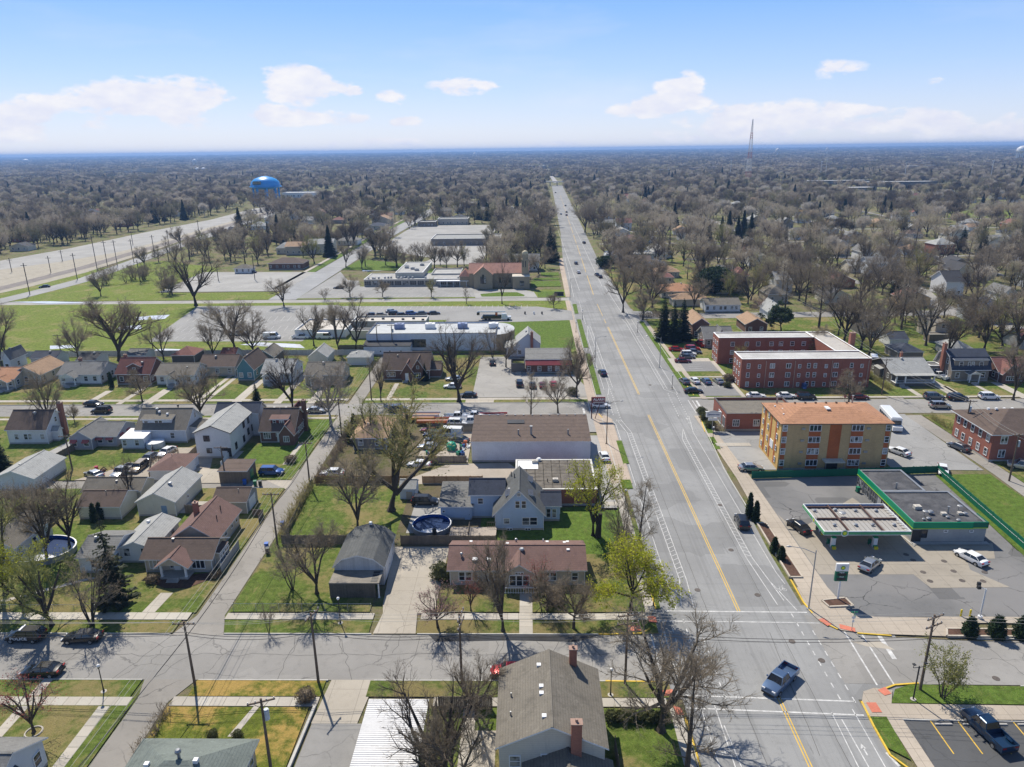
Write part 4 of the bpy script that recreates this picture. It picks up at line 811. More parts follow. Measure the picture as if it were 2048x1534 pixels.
def make_scrub(seed,L,H,n,w,s=.03):
    """a thicket of thin upright stems over a length L"""
    rr = random.Random(seed);m = MB()
    for i in range(n):
        x = rr.uniform(0,L);y = rr.uniform(-w/2,w/2);p = np.array((x,y,0));d = np.array((rr.gauss(0,.3),rr.gauss(0,.3),1));h = H*rr.uniform(.5,1.1)
        for k in range(4):
            q = p+d*h/4*rr.uniform(.7,1.2);u = np.array((rr.uniform(-1,1),rr.uniform(-1,1),0))*s;m.poly([p-u,p+u,q+u*.8,q-u*.8])
            for _ in range(2): e = p+(q-p)*.7+np.array((rr.gauss(0,.35),rr.gauss(0,.35),rr.uniform(.1,.5)));m.poly([p-u,p+u,e])
            p = q;d = d+np.array((rr.gauss(0,.2),rr.gauss(0,.2),0))
    return m
TREES = {}
def proto(key,meshes,bark,crown,leaf=None): TREES[key] = (*meshes,bark,crown,leaf)
for i in range(5): proto('vase%d' % i,make_tree(11+i,kind='vase',dens=1.12),BARK,TWIG)
for i in range(3): proto('round%d' % i,make_tree(31+i,kind='round',dens=1.05),BARK,TWIG)
for i in range(2): proto('leader%d' % i,make_tree(41+i,kind='leader',dens=1.0,tw=.04),BARK,TWIG)
for i in range(2): proto('dark%d' % i,make_tree(51+i,kind='vase',dens=.92,tw=.026),BARKD,TWIGD)
for i in range(2): proto('multi%d' % i,make_tree(56+i,H=8,kind='multi',dens=.85,tw=.028),BARK,TWIG)
proto('pale0',make_tree(61,kind='round',dens=.9,tw=.05),BARKP,M('twigs_pale',(.33,.28,.22),.9,.2))
proto('leaf0',make_tree(65,H=11,kind='round',dens=.9,leaf=LEAFY,leafn=7000,leafs=.15),BARKD,TWIGG,LEAFY);proto('leaf1',make_tree(66,H=11,kind='vase',dens=.8,leaf=LEAFY,leafn=3200,leafs=.14),BARKD,TWIGG,LEAFY)
proto('bud0',make_tree(67,H=12,kind='vase',dens=.82,leaf=LEAFO,leafn=1300,leafs=.12),BARK,TWIGG,LEAFO);proto('olive0',make_tree(68,H=6,kind='multi',dens=.75,leaf=LEAFO,leafn=2600,leafs=.10),BARK,TWIGG,LEAFO)
proto('pink0',make_tree(69,H=6,kind='round',dens=.75,tw=.02,leaf=LEAFP,leafn=1500,leafs=.07),BARK,TWIG,LEAFP);proto('redbud0',make_tree(70,H=7,kind='vase',dens=.62,tw=.02,leaf=LEAFR,leafn=1300,leafs=.07),BARK,TWIG,LEAFR)
proto('spruce0',make_spruce(81),BARK,NEED);proto('spruce1',make_spruce(82,gap=.15),BARK,NEED);proto('pine1',make_spruce(84,wide=.26,gap=.45),BARK,leafmat('needles_greygreen',(.075,.09,.05)));proto('pine0',make_spruce(83,wide=.30,gap=.3),BARK,NEEDB)
proto('juniper0',make_blob(85,6,4,3800,.4),BARK,NEED);proto('cone0',make_blob(86,2.2,.75,1500,.16,'cone'),BARK,NEED);proto('shrub0',make_blob(87,1.5,1.1,1100,.17),BARK,BUSHM);proto('shrub1',make_blob(88,1.4,1.2,700,.2),BARK,DRYM);proto('magnolia0',make_tree(89,H=9,kind='round',dens=.8,leaf=LEAFD,leafn=5200,leafs=.3),BARKD,TWIGD,LEAFD)
_first = {}
TREE_NAME = dict(vase='bare_tree',round='bare_tree',leader='bare_tree',dark='bare_tree',multi='bare_tree',pale='sycamore_tree',leaf='leafing_tree',bud='budding_tree',olive='olive_tree',pink='blossom_tree',redbud='redbud_tree',spruce='spruce_tree',pine='pine_tree',juniper='juniper_tree',cone='arborvitae',shrub='shrub',magnolia='evergreen_tree')
def tree_at(key,x,y,h,label,group=None,rz=None,wide=1.0,cat=None):
    tm,cm,lm,H,bark,crown,leaf = TREES[key];nm = TREE_NAME[key.rstrip('0123456789')];s = h/H
    root = _first.get(key)
    if root is None:
        root = empty(nm,(x,y,0));link('trunk',tm,root,mat=bark);link('crown',cm,root,mat=crown)
        if lm: link('leaves',lm,root,mat=leaf)
        _first[key] = root
    else: root = copy_tree(root,(x,y,0))
    root.rotation_euler[2] = TR.uniform(0,6.28) if rz is None else rz;root.scale = (s*wide,s*wide,s);root.location = (x,y,0)
    if 'group' in root: del root['group']
    tag(root,label,cat or ('shrub' if nm in ('shrub','arborvitae') else 'tree'),group);TREEPOS.append((x,y,h*.35));return root
TR = random.Random(99);TREEPOS = []
def T_(key,bx,by,ty,label,wide=1.0,rz=None,group=None):
    x,y = G(bx,by);return tree_at(key,x,y,HT(bx,by,ty),label,group,rz,wide)
# ------------------------------------------------------------------ vehicles
TYRE = M('tyre_rubber',(.02,.02,.02),.9,.1,obj=True);RIM = M('rim_alloy',(.45,.46,.47),.35,.1,metal=.8,obj=True);CARGL = M('car_glass',(.018,.022,.028),.06,.1,spec=.8,obj=True)
HEADL = M('headlight_lens',(.75,.76,.78),.1,.05,obj=True);TAILL = M('taillight_lens',(.35,.02,.02),.25,.05,obj=True);PLASTIC = M('black_plastic',(.03,.03,.03),.6,.1,obj=True)
def paint(n,c,metal=.35): return M('paint_'+n,c,.28,.03,metal=metal,spec=.5,obj=True,coat=.7)
PAINT = dict(black=paint('black',(.012,.012,.014)),white=paint('white',(.72,.73,.74),0),silver=paint('silver',(.42,.44,.46),.7),grey=paint('grey',(.11,.125,.15),.6),blue=paint('blue',(.02,.08,.28)),navy=paint('navy',(.012,.02,.06)),
             red=paint('red',(.42,.015,.02)),maroon=paint('maroon',(.13,.012,.018)),bluegrey=paint('bluegrey',(.10,.16,.27),.5),tan=paint('tan',(.33,.27,.20)),teal=paint('teal',(.008,.035,.085)),orange=paint('orange',(.55,.13,.03)),yellow=paint('yellow',(.60,.38,.03)),green=paint('green',(.02,.25,.14)))
# stations along the length (fraction, half width factor, belt height, bottom height); glasshouse as (y at belt, y at roof)
SPEC = dict(sedan=dict(L=4.75,W=1.84,H=1.45,prof=[(0,.72,.55),(.04,.88,.70),(.12,.96,.80),(.28,1,.92),(.5,1,.95),(.75,1,.98),(.86,.98,1.02),(.96,.9,.98),(1,.76,.72)],cab=(.27,.41,.74,.88),wb=(.18,.79)),
            suv=dict(L=4.7,W=1.92,H=1.75,prof=[(0,.76,.65),(.04,.9,.85),(.12,.97,.98),(.27,1,1.08),(.5,1,1.10),(.8,1,1.12),(.95,.97,1.12),(1,.85,1.0)],cab=(.25,.37,.90,.985),wb=(.18,.80)),
            pickup=dict(L=5.8,W=2.0,H=1.9,prof=[(0,.78,.75),(.03,.93,1.0),(.12,.98,1.08),(.25,1,1.16),(.45,1,1.18),(.60,1,1.18)],cab=(.24,.33,.55,.60),wb=(.17,.80)),
            van=dict(L=5.6,W=2.05,H=2.3,prof=[(0,.8,.75),(.04,.92,1.0),(.15,.98,1.2),(.25,1,1.3),(.98,1,1.3),(1,.98,1.28)],cab=(.12,.24,.97,1.0),wb=(.18,.78)))
_cars = {}
def car_meshes(kind):
    if kind in _cars: return _cars[kind]
    S = SPEC[kind];L,Wd,Hh = S['L'],S['W']/2,S['H'];B = MB();zb = .24
    # body shell; front points along -y
    rings = [];prof = S['prof']
    for (f,k,zt) in prof:
        w = Wd*k;yy = -L/2+L*f;b = len(B.v);lo = zb+(.12 if f < .03 or f > .985 else 0)
        B.v += [(-w*.86,yy,lo),(-w,yy,lo+.18),(-w*1.0,yy,zt*.68),(-w*.93,yy,zt-.03),(-w*.72,yy,zt+.015),(0,yy,zt+.05),(w*.72,yy,zt+.015),(w*.93,yy,zt-.03),(w*1.0,yy,zt*.68),(w,yy,lo+.18),(w*.86,yy,lo)];rings.append(b)
    for a,b in zip(rings,rings[1:]):
        for k in range(10): B.f.append((a+k,b+k,b+k+1,a+k+1));B.m.append(0)
        B.f.append((a+10,b+10,b,a));B.m.append(0)
    B.f.append(tuple(rings[0]+k for k in range(11)));B.m.append(0);B.f.append(tuple(rings[-1]+10-k for k in range(11)));B.m.append(0)
    def belt(f):
        for (f0,_,z0),(f1,_,z1) in zip(prof,prof[1:]):
            if f0 <= f <= f1: return z0+(z1-z0)*(f-f0)/(f1-f0)
        return prof[-1][2]
    # wheel arches as dark recess rings, bed for the pickup
    D = MB()
    for f in S['wb']:
        yy = -L/2+L*f
        for sx in (-1,1):
            pts = [(sx*(Wd+.006),yy+.40*cos(a*pi/8),.33+.40*sin(a*pi/8)) for a in range(9)];D.poly(pts if sx < 0 else pts[::-1])
    D.box(-Wd*.8,-L/2-.03,.32,Wd*.8,-L/2+.03,.52);D.box(-Wd*.85,L/2-.04,.34,Wd*.85,L/2+.03,.56)
    if kind == 'pickup':
        y0,y1 = -L/2+L*.60,L/2;t = .09;B.box(-Wd,y0+.01,zb+.2,-Wd+t,y1,1.22);B.box(Wd-t,y0+.01,zb+.2,Wd,y1,1.22);B.box(-Wd+t,y1-t,zb+.2,Wd-t,y1,1.2);B.box(-Wd+t,y0+.01,zb+.2,Wd-t,y1-t,.72);B.box(-Wd+t,y0+.012,.72,Wd-t,y0+t,1.24)
        for sx in (-1,1): B.tube([(sx*(Wd-.1),-L/2+L*.80-.45,.9),(sx*(Wd-.1),-L/2+L*.80,.95),(sx*(Wd-.1),-L/2+L*.80+.45,.9)],[.12,.2,.12],6)
    # glasshouse
    a,b_,c,d = S['cab'];Gm = MB();Rf = MB();ya,yb,yc,yd = [-L/2+L*q for q in (a,b_,c,d)];zr = Hh-.05;wb = Wd*.90;wr = Wd*.70 if kind not in ('van',) else Wd*.86
    P = {};za,zd = belt(a)+.0,belt(d)-.0
    low = [(-wb,ya,za),(wb,ya,za),(wb,yd,zd),(-wb,yd,zd)];hi = [(-wr,yb,zr),(wr,yb,zr),(wr,yc,zr),(-wr,yc,zr)]
    for i in range(4):
        j = (i+1) % 4;Gm.poly([low[i],low[j],hi[j],hi[i]])
    Rf.poly([(-wr-.02,yb-.04,zr),(wr+.02,yb-.04,zr),(wr*.9,yb+.12,Hh),(-wr*.9,yb+.12,Hh)]);Rf.poly([(-wr*.9,yb+.12,Hh),(wr*.9,yb+.12,Hh),(wr*.9,yc-.1,Hh),(-wr*.9,yc-.1,Hh)]);Rf.poly([(-wr*.9,yc-.1,Hh),(wr*.9,yc-.1,Hh),(wr+.02,yc+.03,zr),(-wr-.02,yc+.03,zr)])
    Rf.poly([(-wr-.02,yb-.04,zr),(-wr*.9,yb+.12,Hh),(-wr*.9,yc-.1,Hh),(-wr-.02,yc+.03,zr)]);Rf.poly([(wr+.02,yc+.03,zr),(wr*.9,yc-.1,Hh),(wr*.9,yb+.12,Hh),(wr+.02,yb-.04,zr)])
    for i in range(4): Rf.tube([low[i],hi[i]],.045,4)
    ym = (yb+yc)/2
    for sx in (-1,1):
        Rf.tube([(sx*wb,ym,belt((ym+L/2)/L)),(sx*wr,ym,zr)],.045,4)
        if kind == 'van': Rf.box(min(sx*wb*1.0,sx*wr),ym-.2,belt(.5),max(sx*wb*1.0,sx*wr)+.0,yd,zr-.05)
        if kind in ('suv',): Rf.tube([(sx*wb,yc-.2,belt(.8)),(sx*wr,yc-.3,zr)],.06,4)
        Rf.box(sx*(Wd+.1)-.08,ya+.38,za+.0,sx*(Wd+.1)+.08,ya+.55,za+.17)
    Hl = MB();Hl.box(-.2,-.06,-.08,.2,.06,.08)
    Wt = MB();Wt.tube([(-.11,0,0),(.11,0,0)],[.335,.335],14);Wr = MB();Wr.tube([(-.118,0,0),(.118,0,0)],[.2,.2],10)
    _cars[kind] = dict(body=B.mesh('body'),arch=D.mesh('bumper'),glass=Gm.mesh('car_window'),roof=Rf.mesh('cab_frame'),light=Hl.mesh('light'),tyre=Wt.mesh('tyre'),rim=Wr.mesh('rim'),S=S,belt=belt)
    for k in ('body',):
        _cars[kind][k].polygons.foreach_set('use_smooth',[True]*len(_cars[kind][k].polygons))
        try: _cars[kind][k].set_sharp_from_angle(angle=RD(35))
        except Exception: pass
    return _cars[kind]
NMAP = dict(sedan='parked_car',suv='parked_car',pickup='pickup_truck',van='van')
def car(kind,col,x,y,rz,label,group=None,name=None,z=0.0,roofcol=None):
    """rz: heading of the nose, degrees anticlockwise from +Y"""
    c = car_meshes(kind);S = c['S'];L,Wd = S['L'],S['W']/2;pm = PAINT[col]
    root = empty(name or NMAP[kind],(x,y,z+.0),RD(rz+180),label,{'sedan': 'car','suv': 'car','pickup': 'pickup truck','van': 'van'}[kind],group)
    link('body',c['body'],root,mat=pm);link('bumper',c['arch'],root,mat=PLASTIC);link('car_window',c['glass'],root,mat=CARGL);link('cab_frame',c['roof'],root,mat=PAINT[roofcol] if roofcol else pm)
    for sx in (-1,1):
        link('headlight',c['light'],root,(sx*Wd*.62,-L/2+.06,c['S']['prof'][1][2]-.08),mat=HEADL);link('taillight',c['light'],root,(sx*Wd*.72,L/2-.05,.86 if kind in ('sedan',) else .98),mat=TAILL)
        for f in S['wb']: w_ = link('wheel',c['tyre'],root,(sx*(Wd-.10),-L/2+L*f,.335),mat=TYRE);link('rim',c['rim'],w_,mat=RIM)
    return root
def C_(kind,col,px,py,rz,label,group=None,**k):
    x,y = G(px,py,.6);return car(kind,col,x,y,rz,label,group,**k)
def text_mesh(txt,size,mat,parent,loc,rot,name='lettering',ext=.01,align='CENTER',sx=1.0):
    cu = bpy.data.curves.new(name,'FONT');cu.body = txt;cu.size = size;cu.extrude = ext;cu.align_x = align;cu.align_y = 'CENTER';cu.resolution_u = 2;cu.offset = size*.02
    o = bpy.data.objects.new('tmp',cu);COL.objects.link(o);dg = bpy.context.evaluated_depsgraph_get();me = bpy.data.meshes.new_from_object(o.evaluated_get(dg));me.name = name;bpy.data.objects.remove(o)
    q = link(name,me,parent,loc);me.materials.clear();me.materials.append(mat);q.rotation_euler = rot;q.scale = (sx,1,1);return q
# ------------------------------------------------------------------ street furniture
POLEW = M('pole_wood',(.14,.105,.08),.9,.3,sc=2);WIREM = M('cable_dark',(.03,.03,.03),.7,.1);WIREL = M('cable_pale',(.33,.32,.29),.5,.1);GALV = M('galvanised',(.36,.37,.38),.45,.12,metal=.5)
INSU = MB().cyl(0,0,0,.2,.06,6).mesh('insulator');GLOBE = M('lamp_globe',(.80,.80,.78),.3,.03)
def utility_pole(x,y,h,label,az=90,arms=1,transformer=False,lean=0.0,armL=2.6,group='wooden utility poles'):
    r = empty('utility_pole',(x,y,0),RD(az),label,'utility pole',group);r.rotation_euler[1] = lean
    m = MB();m.tube([(0,0,0),(0,0,h)],[.17,.11],8);m.build('pole',POLEW,r)
    for k in range(arms):
        z = h-.25-k*1.1;m = MB();m.box(-armL/2,-.22,z-.06,armL/2,-.1,z+.08);m.tube([(-armL*.3,-.16,z),(0,-.14,z-.8)],.025,4);m.tube([(armL*.3,-.16,z),(0,-.14,z-.8)],.025,4);a = m.build('crossarm',POLEW,r)
        for dx in (-.46,-.2,.2,.46): link('insulator',INSU,a,(dx*armL,-.16,z+.08),0,M('insulator_grey',(.4,.4,.4),.3))
    if transformer: m = MB();m.cyl(.32,.1,h-2.6,h-1.5,.27,10);m.cyl(.32,.1,h-1.5,h-1.4,.22,10);m.build('transformer',M('transformer_grey',(.45,.5,.55),.5),r)
    return r
def lamp_post(x,y,h,label,kind='globe'):
    r = empty('street_lamp',(x,y,0.0),0,label,'street lamp','black globe street lamps')
    m = MB();m.cyl(0,0,0,.12,.34,12);m.build('base',SLABM[2],r);m = MB();m.cyl(0,0,.12,.55,.13,8,r1=.08);m.cyl(0,0,.55,h-.35,.07,8,r1=.05);m.cyl(0,0,h-.4,h-.3,.13,8);m.build('pole',DARK,r)
    m = MB();m.ball(0,0,h-.1,.21,10);m.build('globe',GLOBE,r,smooth=True)
def cobra_lamp(x,y,h,az,label,arm=2.6,mat=None):
    r = empty('street_light',(x,y,0),RD(az),label,'street light','tall street lights');m = MB();m.cyl(0,0,0,.12,.3,10);m.cyl(0,0,.12,h,.11,8,r1=.07);m.build('pole',mat or GALV,r)
    m = MB();m.tube([(0,0,h-.5),(-arm*.5,0,h+.1),(-arm,0,h+.25)],[.05,.04,.035],6);m.build('arm',mat or GALV,r);m = MB();m.tube([(-arm+.1,0,h+.24),(-arm-.3,0,h+.22),(-arm-.65,0,h+.2)],[.06,.14,.05],8);m.build('lamp_head',GALV,r)
def cable(pts,label,r=.018,sag=.8,mat=None,group='overhead cables'):
    m = MB()
    for p,q in zip(pts,pts[1:]):
        n = 10;P = [(p[0]+(q[0]-p[0])*i/n,p[1]+(q[1]-p[1])*i/n,p[2]+(q[2]-p[2])*i/n-sag*4*(i/n)*(1-i/n)) for i in range(n+1)];m.tube(P,r,3,cap=False)
    o = m.build('overhead_cable',mat or WIREM);tag(o,label,'cable',group);return o
def wheelie_bin(x,y,col,label,rz=0):
    r = empty('wheelie_bin',(x,y,.1),RD(rz),label,'bin','wheeled rubbish bins');m = MB();m.prism([(-.27,-.3),(.27,-.3),(.27,.3),(-.27,.3)],.08,.95);m.build('bin_body',col,r);m = MB();m.box(-.31,-.36,.95,.31,.34,1.03);m.build('lid',col,r)
    for s in (-1,1): m = MB();m.tube([(s*.24-.03,.3,.12),(s*.24+.03,.3,.12)],.12,8);m.build('wheel',TYRE,r)
def fence(name,pts,h,mat,label,post=None,ps=2.4,cap=False,cat='fence',group=None,th=.05,rails=True):
    """boards in bays: each bay between posts is a panel of its own"""
    r = empty(name,(pts[0][0],pts[0][1],0),0,label,cat,group);ox,oy = pts[0]
    for p,q in zip(pts,pts[1:]):
        L = math.hypot(q[0]-p[0],q[1]-p[1]);n = max(1,round(L/ps));a = math.atan2(q[1]-p[1],q[0]-p[0]);s = L/n;nb = max(3,int(s/.2));rr = random.Random(int(L*10));m = MB();w_ = (s-.1)/nb
        for i in range(nb): e = rr.uniform(-.03,.03);m.box(.05+i*w_+.008,-th/2,.06,.05+(i+1)*w_-.008,th/2,h+e)
        if rails: m.box(.05,th/2+.002,h*.25,s-.05,th/2+.05,h*.25+.09);m.box(.05,th/2+.002,h*.8,s-.05,th/2+.05,h*.8+.09)
        me = m.mesh('fence_panel');m = MB();m.box(-.05,-.05,0,.05,.05,h+.12);pm_ = m.mesh('post')
        for i in range(n+1):
            x,y = p[0]+(q[0]-p[0])*i/n-ox,p[1]+(q[1]-p[1])*i/n-oy
            if i < n: link('fence_panel',me,r,(x,y,0),a,mat)
            link('post',pm_,r,(x,y,0),a,post or mat)
    return r
def chain_fence(pts,h,label,mat=None):
    r = empty('chain_link_fence',(pts[0][0],pts[0][1],0),0,label,'fence');ox,oy = pts[0];m = MB()
    for p,q in zip(pts,pts[1:]):
        L = math.hypot(q[0]-p[0],q[1]-p[1]);n = max(1,round(L/3))
        m.tube([(p[0]-ox,p[1]-oy,h),(q[0]-ox,q[1]-oy,h)],.03,4)
        for i in range(n+1): po = MB();po.cyl(0,0,0,h+.05,.035,5);po.build('post',GALV,r,(p[0]+(q[0]-p[0])*i/n-ox,p[1]+(q[1]-p[1])*i/n-oy,0))
        k = int(L/.35)
        for i in range(k):
            x,y = p[0]+(q[0]-p[0])*i/k-ox,p[1]+(q[1]-p[1])*i/k-oy;dx,dy = (q[0]-p[0])/L*.5,(q[1]-p[1])/L*.5
            m.tube([(x,y,.05),(x+dx,y+dy,h)],.006,3,cap=False);m.tube([(x+dx,y+dy,.05),(x,y,h)],.006,3,cap=False)
    o = m.build('wire_mesh',mat or GALV,r);o['kind'] = 'stuff';return r
# ------------------------------------------------------------------ buildings, nearest first
B = building
# big two-part house at the bottom of the picture
r,v = B('house','large beige house with brown-grey roof, two brick chimneys and white vents at the bottom edge','house',(990,1500),1218,5.5,10.5,'gy',2.4,'beige','greybrown',.35,wins='E',n=3,wz=3.2)
cx_ = v[2]/2
for dx,dy,k in ((-1.1,8.9,'box'),(-.9,5.6,'box'),(-.9,4.6,'box'),(-.7,1.4,'box'),(-4.0,5.8,'pipe'),(-4.0,3.2,'pipe')):
    vent(r,cx_+dx,dy,5.5+2.4*(1-abs(dx)/(v[2]/2))+.25,k,WHITE if k == 'box' else GREYM)
chimney(r,cx_+2.6,10.0,6,9.0,.8,.6,CH_BRICK);chimney(r,cx_+2.3,-.35,0,8.8,1.0,.7,CH_BRICK)
v2 = vol(r,2.6,-9.0,8.0,8.9,3.7,'gy',1.7,.4,WL['beige'],SH['greybrown']);vent(r,5.9,-3,5.4);win(r,v,'S',.15,3.2);win(r,v,'S',.45,3.4)
fence('garden_fence',[(8.9,55.5),(8.9,60.5)],1.8,WL['wood'],'grey board fence beside the beige house at the bottom')
# corrugated white roof
x0,y0 = G(738,1397,3);x1 = G(858,1397,3)[0]
r = empty('carport',(x0,44,0),0,'long carport with white corrugated metal roof and rust patches beside the asphalt drive','carport')
m = MB();n = 74;D = y0-44
RUSTY = M('white_roof_metal',(.60,.60,.60),.55,.1,kind='plain')
m.box(0,0,2.85,x1-x0,D,2.95); 
for i in range(n): yy = D*(i+.5)/n;m.prism([(0,yy-.05),(x1-x0,yy-.05),(x1-x0,yy+.05),(0,yy+.05)],2.95,2.99)
m.build('roof',RUSTY,r);m = MB();rr = random.Random(4)
for i in range(70):
    a = rr.gauss(4.3,1.1);b = rr.gauss(D-8.4,1.1);l = rr.uniform(.3,1.3)
    if 0 < a < x1-x0-l: k = round(b/(D/n))*(D/n);m.poly([(a,k+.06,2.962),(a+l,k+.06,2.962),(a+l,k+.2,2.962),(a,k+.2,2.962)])
m.build('rust_patch',M('rust',(.12,.07,.05),.9,.3),r)['kind'] = 'stuff'
for px_ in (.1,(x1-x0)-.1):
    for k in range(6): m = MB();m.box(px_-.06,.2+k*(D-.4)/5-.06,0,px_+.06,.2+k*(D-.4)/5+.06,2.84);m.build('post',WHITE,r)
FOOT.append((x0,44,x1,y0))
fence('wooden_fence',[(-10.2,66.1),(-4.2,66.1)],1.9,WL['wood'],'dark board fence along the footway between carport and beige house')
fence('wooden_fence',[(-10.4,52),(-10.4,66)],1.9,WL['wood'],'dark board fence running beside the corrugated carport')
r = empty('garden_deck',(-7,53,0),0,'small white railed garden deck beside the large beige house','deck');m = MB()
for i in range(14): m.box(.0,i*.22,.3,3.0,i*.22+.2,.36)
m.build('deck_board',M('deck_pale',(.55,.52,.46),.8),r);railing(r,0,0,3,0,.36);railing(r,0,3,3,3,.36);railing(r,0,0,0,3,.36)
sheet('footpath',R(-7.4,50,-6,66.2),.14,WALKM,clear=False);lawn(R(-9.5,55,-7.6,63),LAWN,.13);sheet('patio',R(-6,58,-3.6,63),.13,DRIVEC,clear=False);sheet('footpath',R(7.8,55.6,15.6,57.0),.13,WALKM);sheet('footpath',R(11.8,45,12.9,55.6),.13,WALKM)
# hipped roof bottom left
xA,yA = G(287,1475,3.2);xB = G(518,1475,3.2)[0]
r = empty('house',(xA+.4,yA-9.4,0),0,'low house with grey-green hip roof and metal vents beside the golden lawn','house')
v = vol(r,0,0,xB-xA-.8,9.0,3.1,'hip',2.0,.45,WL['tan'],SH['green']);v2 = vol(r,3.8,-3.0,5.0,4.5,3.05,'gy',1.5,.4,WL['tan'],SH['dark'],found=False)
vent(r,5.6,5.0,5.1,'turbine',GREYM,1.3);vent(r,7.4,4.6,5.1,'box');vent(r,2.6,4.6,4.6,'box');chimney(r,5.0,2.6,3.5,5.6,.5,.5,CH_BRICK);autowin(r,v,'NE');FOOT.append((xA,yA-10,xB,yA))
# blue house bottom left corner
x0,y0 = G(110,1500,3.4)
r = empty('house',(-61.4,49.8,0),0,'pale blue gabled house with grey shingle roof in the bottom corner','house');v = vol(r,0,0,11.6,8.4,3.3,'gx',2.3,.4,WL['palebl'],SH['grey']);v2 = vol(r,7.2,-2.0,5.0,6.2,3.35,'gy',2.0,.35,WL['palebl'],SH['navy'],found=False);win(r,v2,'S',.6,3.0);autowin(r,v,'E')
# long brown-roofed manufactured home
r,v = B('house','long tan bungalow with red-brown roof, skylights and arched front window','house',(893,1143),1175,2.6,7.6,'gx',1.55,'tan','rbrown',.4,wins=None,trim=WHITE)
W0 = v[2]
for u in (.09,.14,.19): win(r,v,'S',u,.95,.75,1.3,'h')
for u in (.31,.35,.72,.77,.93): win(r,v,'S',u,.95,.8,1.2,'h')
v2 = vol(r,W0*.40,-1.0,4.6,4.6,2.6,'gy',1.5,.35,WL['tan'],SH['rbrown'],found=False);win(r,v2,'S',.3,.7,.9,1.6,'h');win(r,v2,'S',.5,.7,.9,1.6,'h');win(r,v2,'S',.7,.7,.9,1.6,'h');win(r,v2,'S',.5,2.5,1.1,.35,'3')
door(r,v,'S',.62,.4);steps(r,W0*.62,-.1,2.0,3);railing(r,W0*.62-1.1,-1.0,W0*.62-1.1,-.1,.5);railing(r,W0*.40,-2.4,W0*.66,-2.4,.3)
for dx,dy,k in ((1.6,1.9,'turbine'),(3.6,1.7,'sky'),(5.6,1.7,'sky'),(2.6,6.9,'box'),(9.5,6.4,'turbine'),(8.2,5.0,'box'),(13.6,6.9,'pipe'),(W0-2.1,6.6,'box'),(W0-2.6,5.9,'box'),(W0-2.2,3.0,'box'),(14.2,6.6,'box')):
    vent(r,dx,dy,2.6+1.55*(1-abs(dy-3.8)/3.8)+.18,k,None if k != 'turbine' else GREYM,1.0)
# gambrel garage with open lean-to
r,v = B('barn_garage','white gambrel barn garage with grey shingle roof and open front lean-to','garage',(664,1136),769,3.0,9.0,'gamy',1.9,'metalw','dgrey',.25,wins=None,h=3.0,found=False)
m = MB();m.box(.0,-3.3,2.35,v[2],-.02,2.5);ro = m.build('lean_to_roof',M('old_felt',(.22,.20,.17),.95,.25,sc=2),r);m = MB()
for k in range(4): m.box(v[2]-1.25+k*.0,-3.0+k*.7,2.51,v[2]-.35,-2.5+k*.7,2.53)
m.build('roof_opening',DARK,r)
m = MB();m.box(.02,-3.25,0,v[2]-.6,-3.15,2.34);m.build('lean_to_wall',M('dark_boards',(.13,.115,.095),.9,.3,kind='boards'),r);vent(r,v[2]*.52,8.6,5.35,'box');gutterposts(r,[(.1,-3.1),(v[2]-.15,-3.1)],0,2.34,.08,WHITE,name='post')
for u in (.3,.6): door(r,v,'E',u,0,2.6,2.4,name='garage_door')
# blue house with cross gables
r,v = B('house','light blue house with steep grey gabled roof, dormers and white trim facing the lawn','house',(984,1028),1092,3.3,8.6,'gy',4.2,'blue','dgrey',.45,wins=None,trim=WHITE,h=3.2)
w = v[2];win(r,v,'S',.24,1.3,.85,.95,'h');win(r,v,'S',.64,1.1,1.1,1.3,'h');win(r,v,'S',.80,1.1,1.1,1.3,'h');win(r,v,'S',.47,4.2,.65,1.2,'h');win(r,v,'S',.60,4.2,.65,1.2,'h');win(r,v,'S',.5,6.3,.5,.5,'');win(r,v,'S',.3,.12,.8,.3,'2');win(r,v,'S',.68,.12,.8,.3,'2')
v2 = vol(r,w-.05,3.0,2.9,4.6,3.1,'gx',1.3,.35,WL['blue'],SH['navy']);win(r,v2,'S',.35,.9,.6,1.5,'h');win(r,v2,'S',.68,.9,.6,1.5,'h');autowin(r,v2,'E',n=2)
v3 = vol(r,-4.3,4.2,5.6,5.0,4.6,'gx',1.6,.35,WL['blue'],SH['navy']);win(r,v3,'S',.3,2.8,.8,1.0)
v4 = vol(r,-9.4,3.6,5.3,6.6,2.5,'sS',1.3,.35,WL['blue'],SH['grey']);door(r,v4,'S',.86,.1,.95,2.0,WL['blue']);win(r,v4,'S',.1,1.5,.3,.3,'')
for yy,s in ((1.6,-1),(1.6,1),(6.8,1)):     # dormers on the two slopes
    x_ = (w/2-2.1) if s < 0 else (w/2+.6);vol(r,x_,yy,1.6,1.6,5.6,'sW' if s < 0 else 'sE',.5,.2,WL['blue'],SH['navy'],z0=3.6,found=False)
vol(r,w/2-1.6,8.2,3.2,2.6,5.0,'gy',1.5,.3,WL['blue'],SH['grey'],found=False);vent(r,w/2-.8,6,7.0,'pipe',DARK);vent(r,w/2-1.4,8,6.4,'pipe',DARK)
gx0 = v  # ac
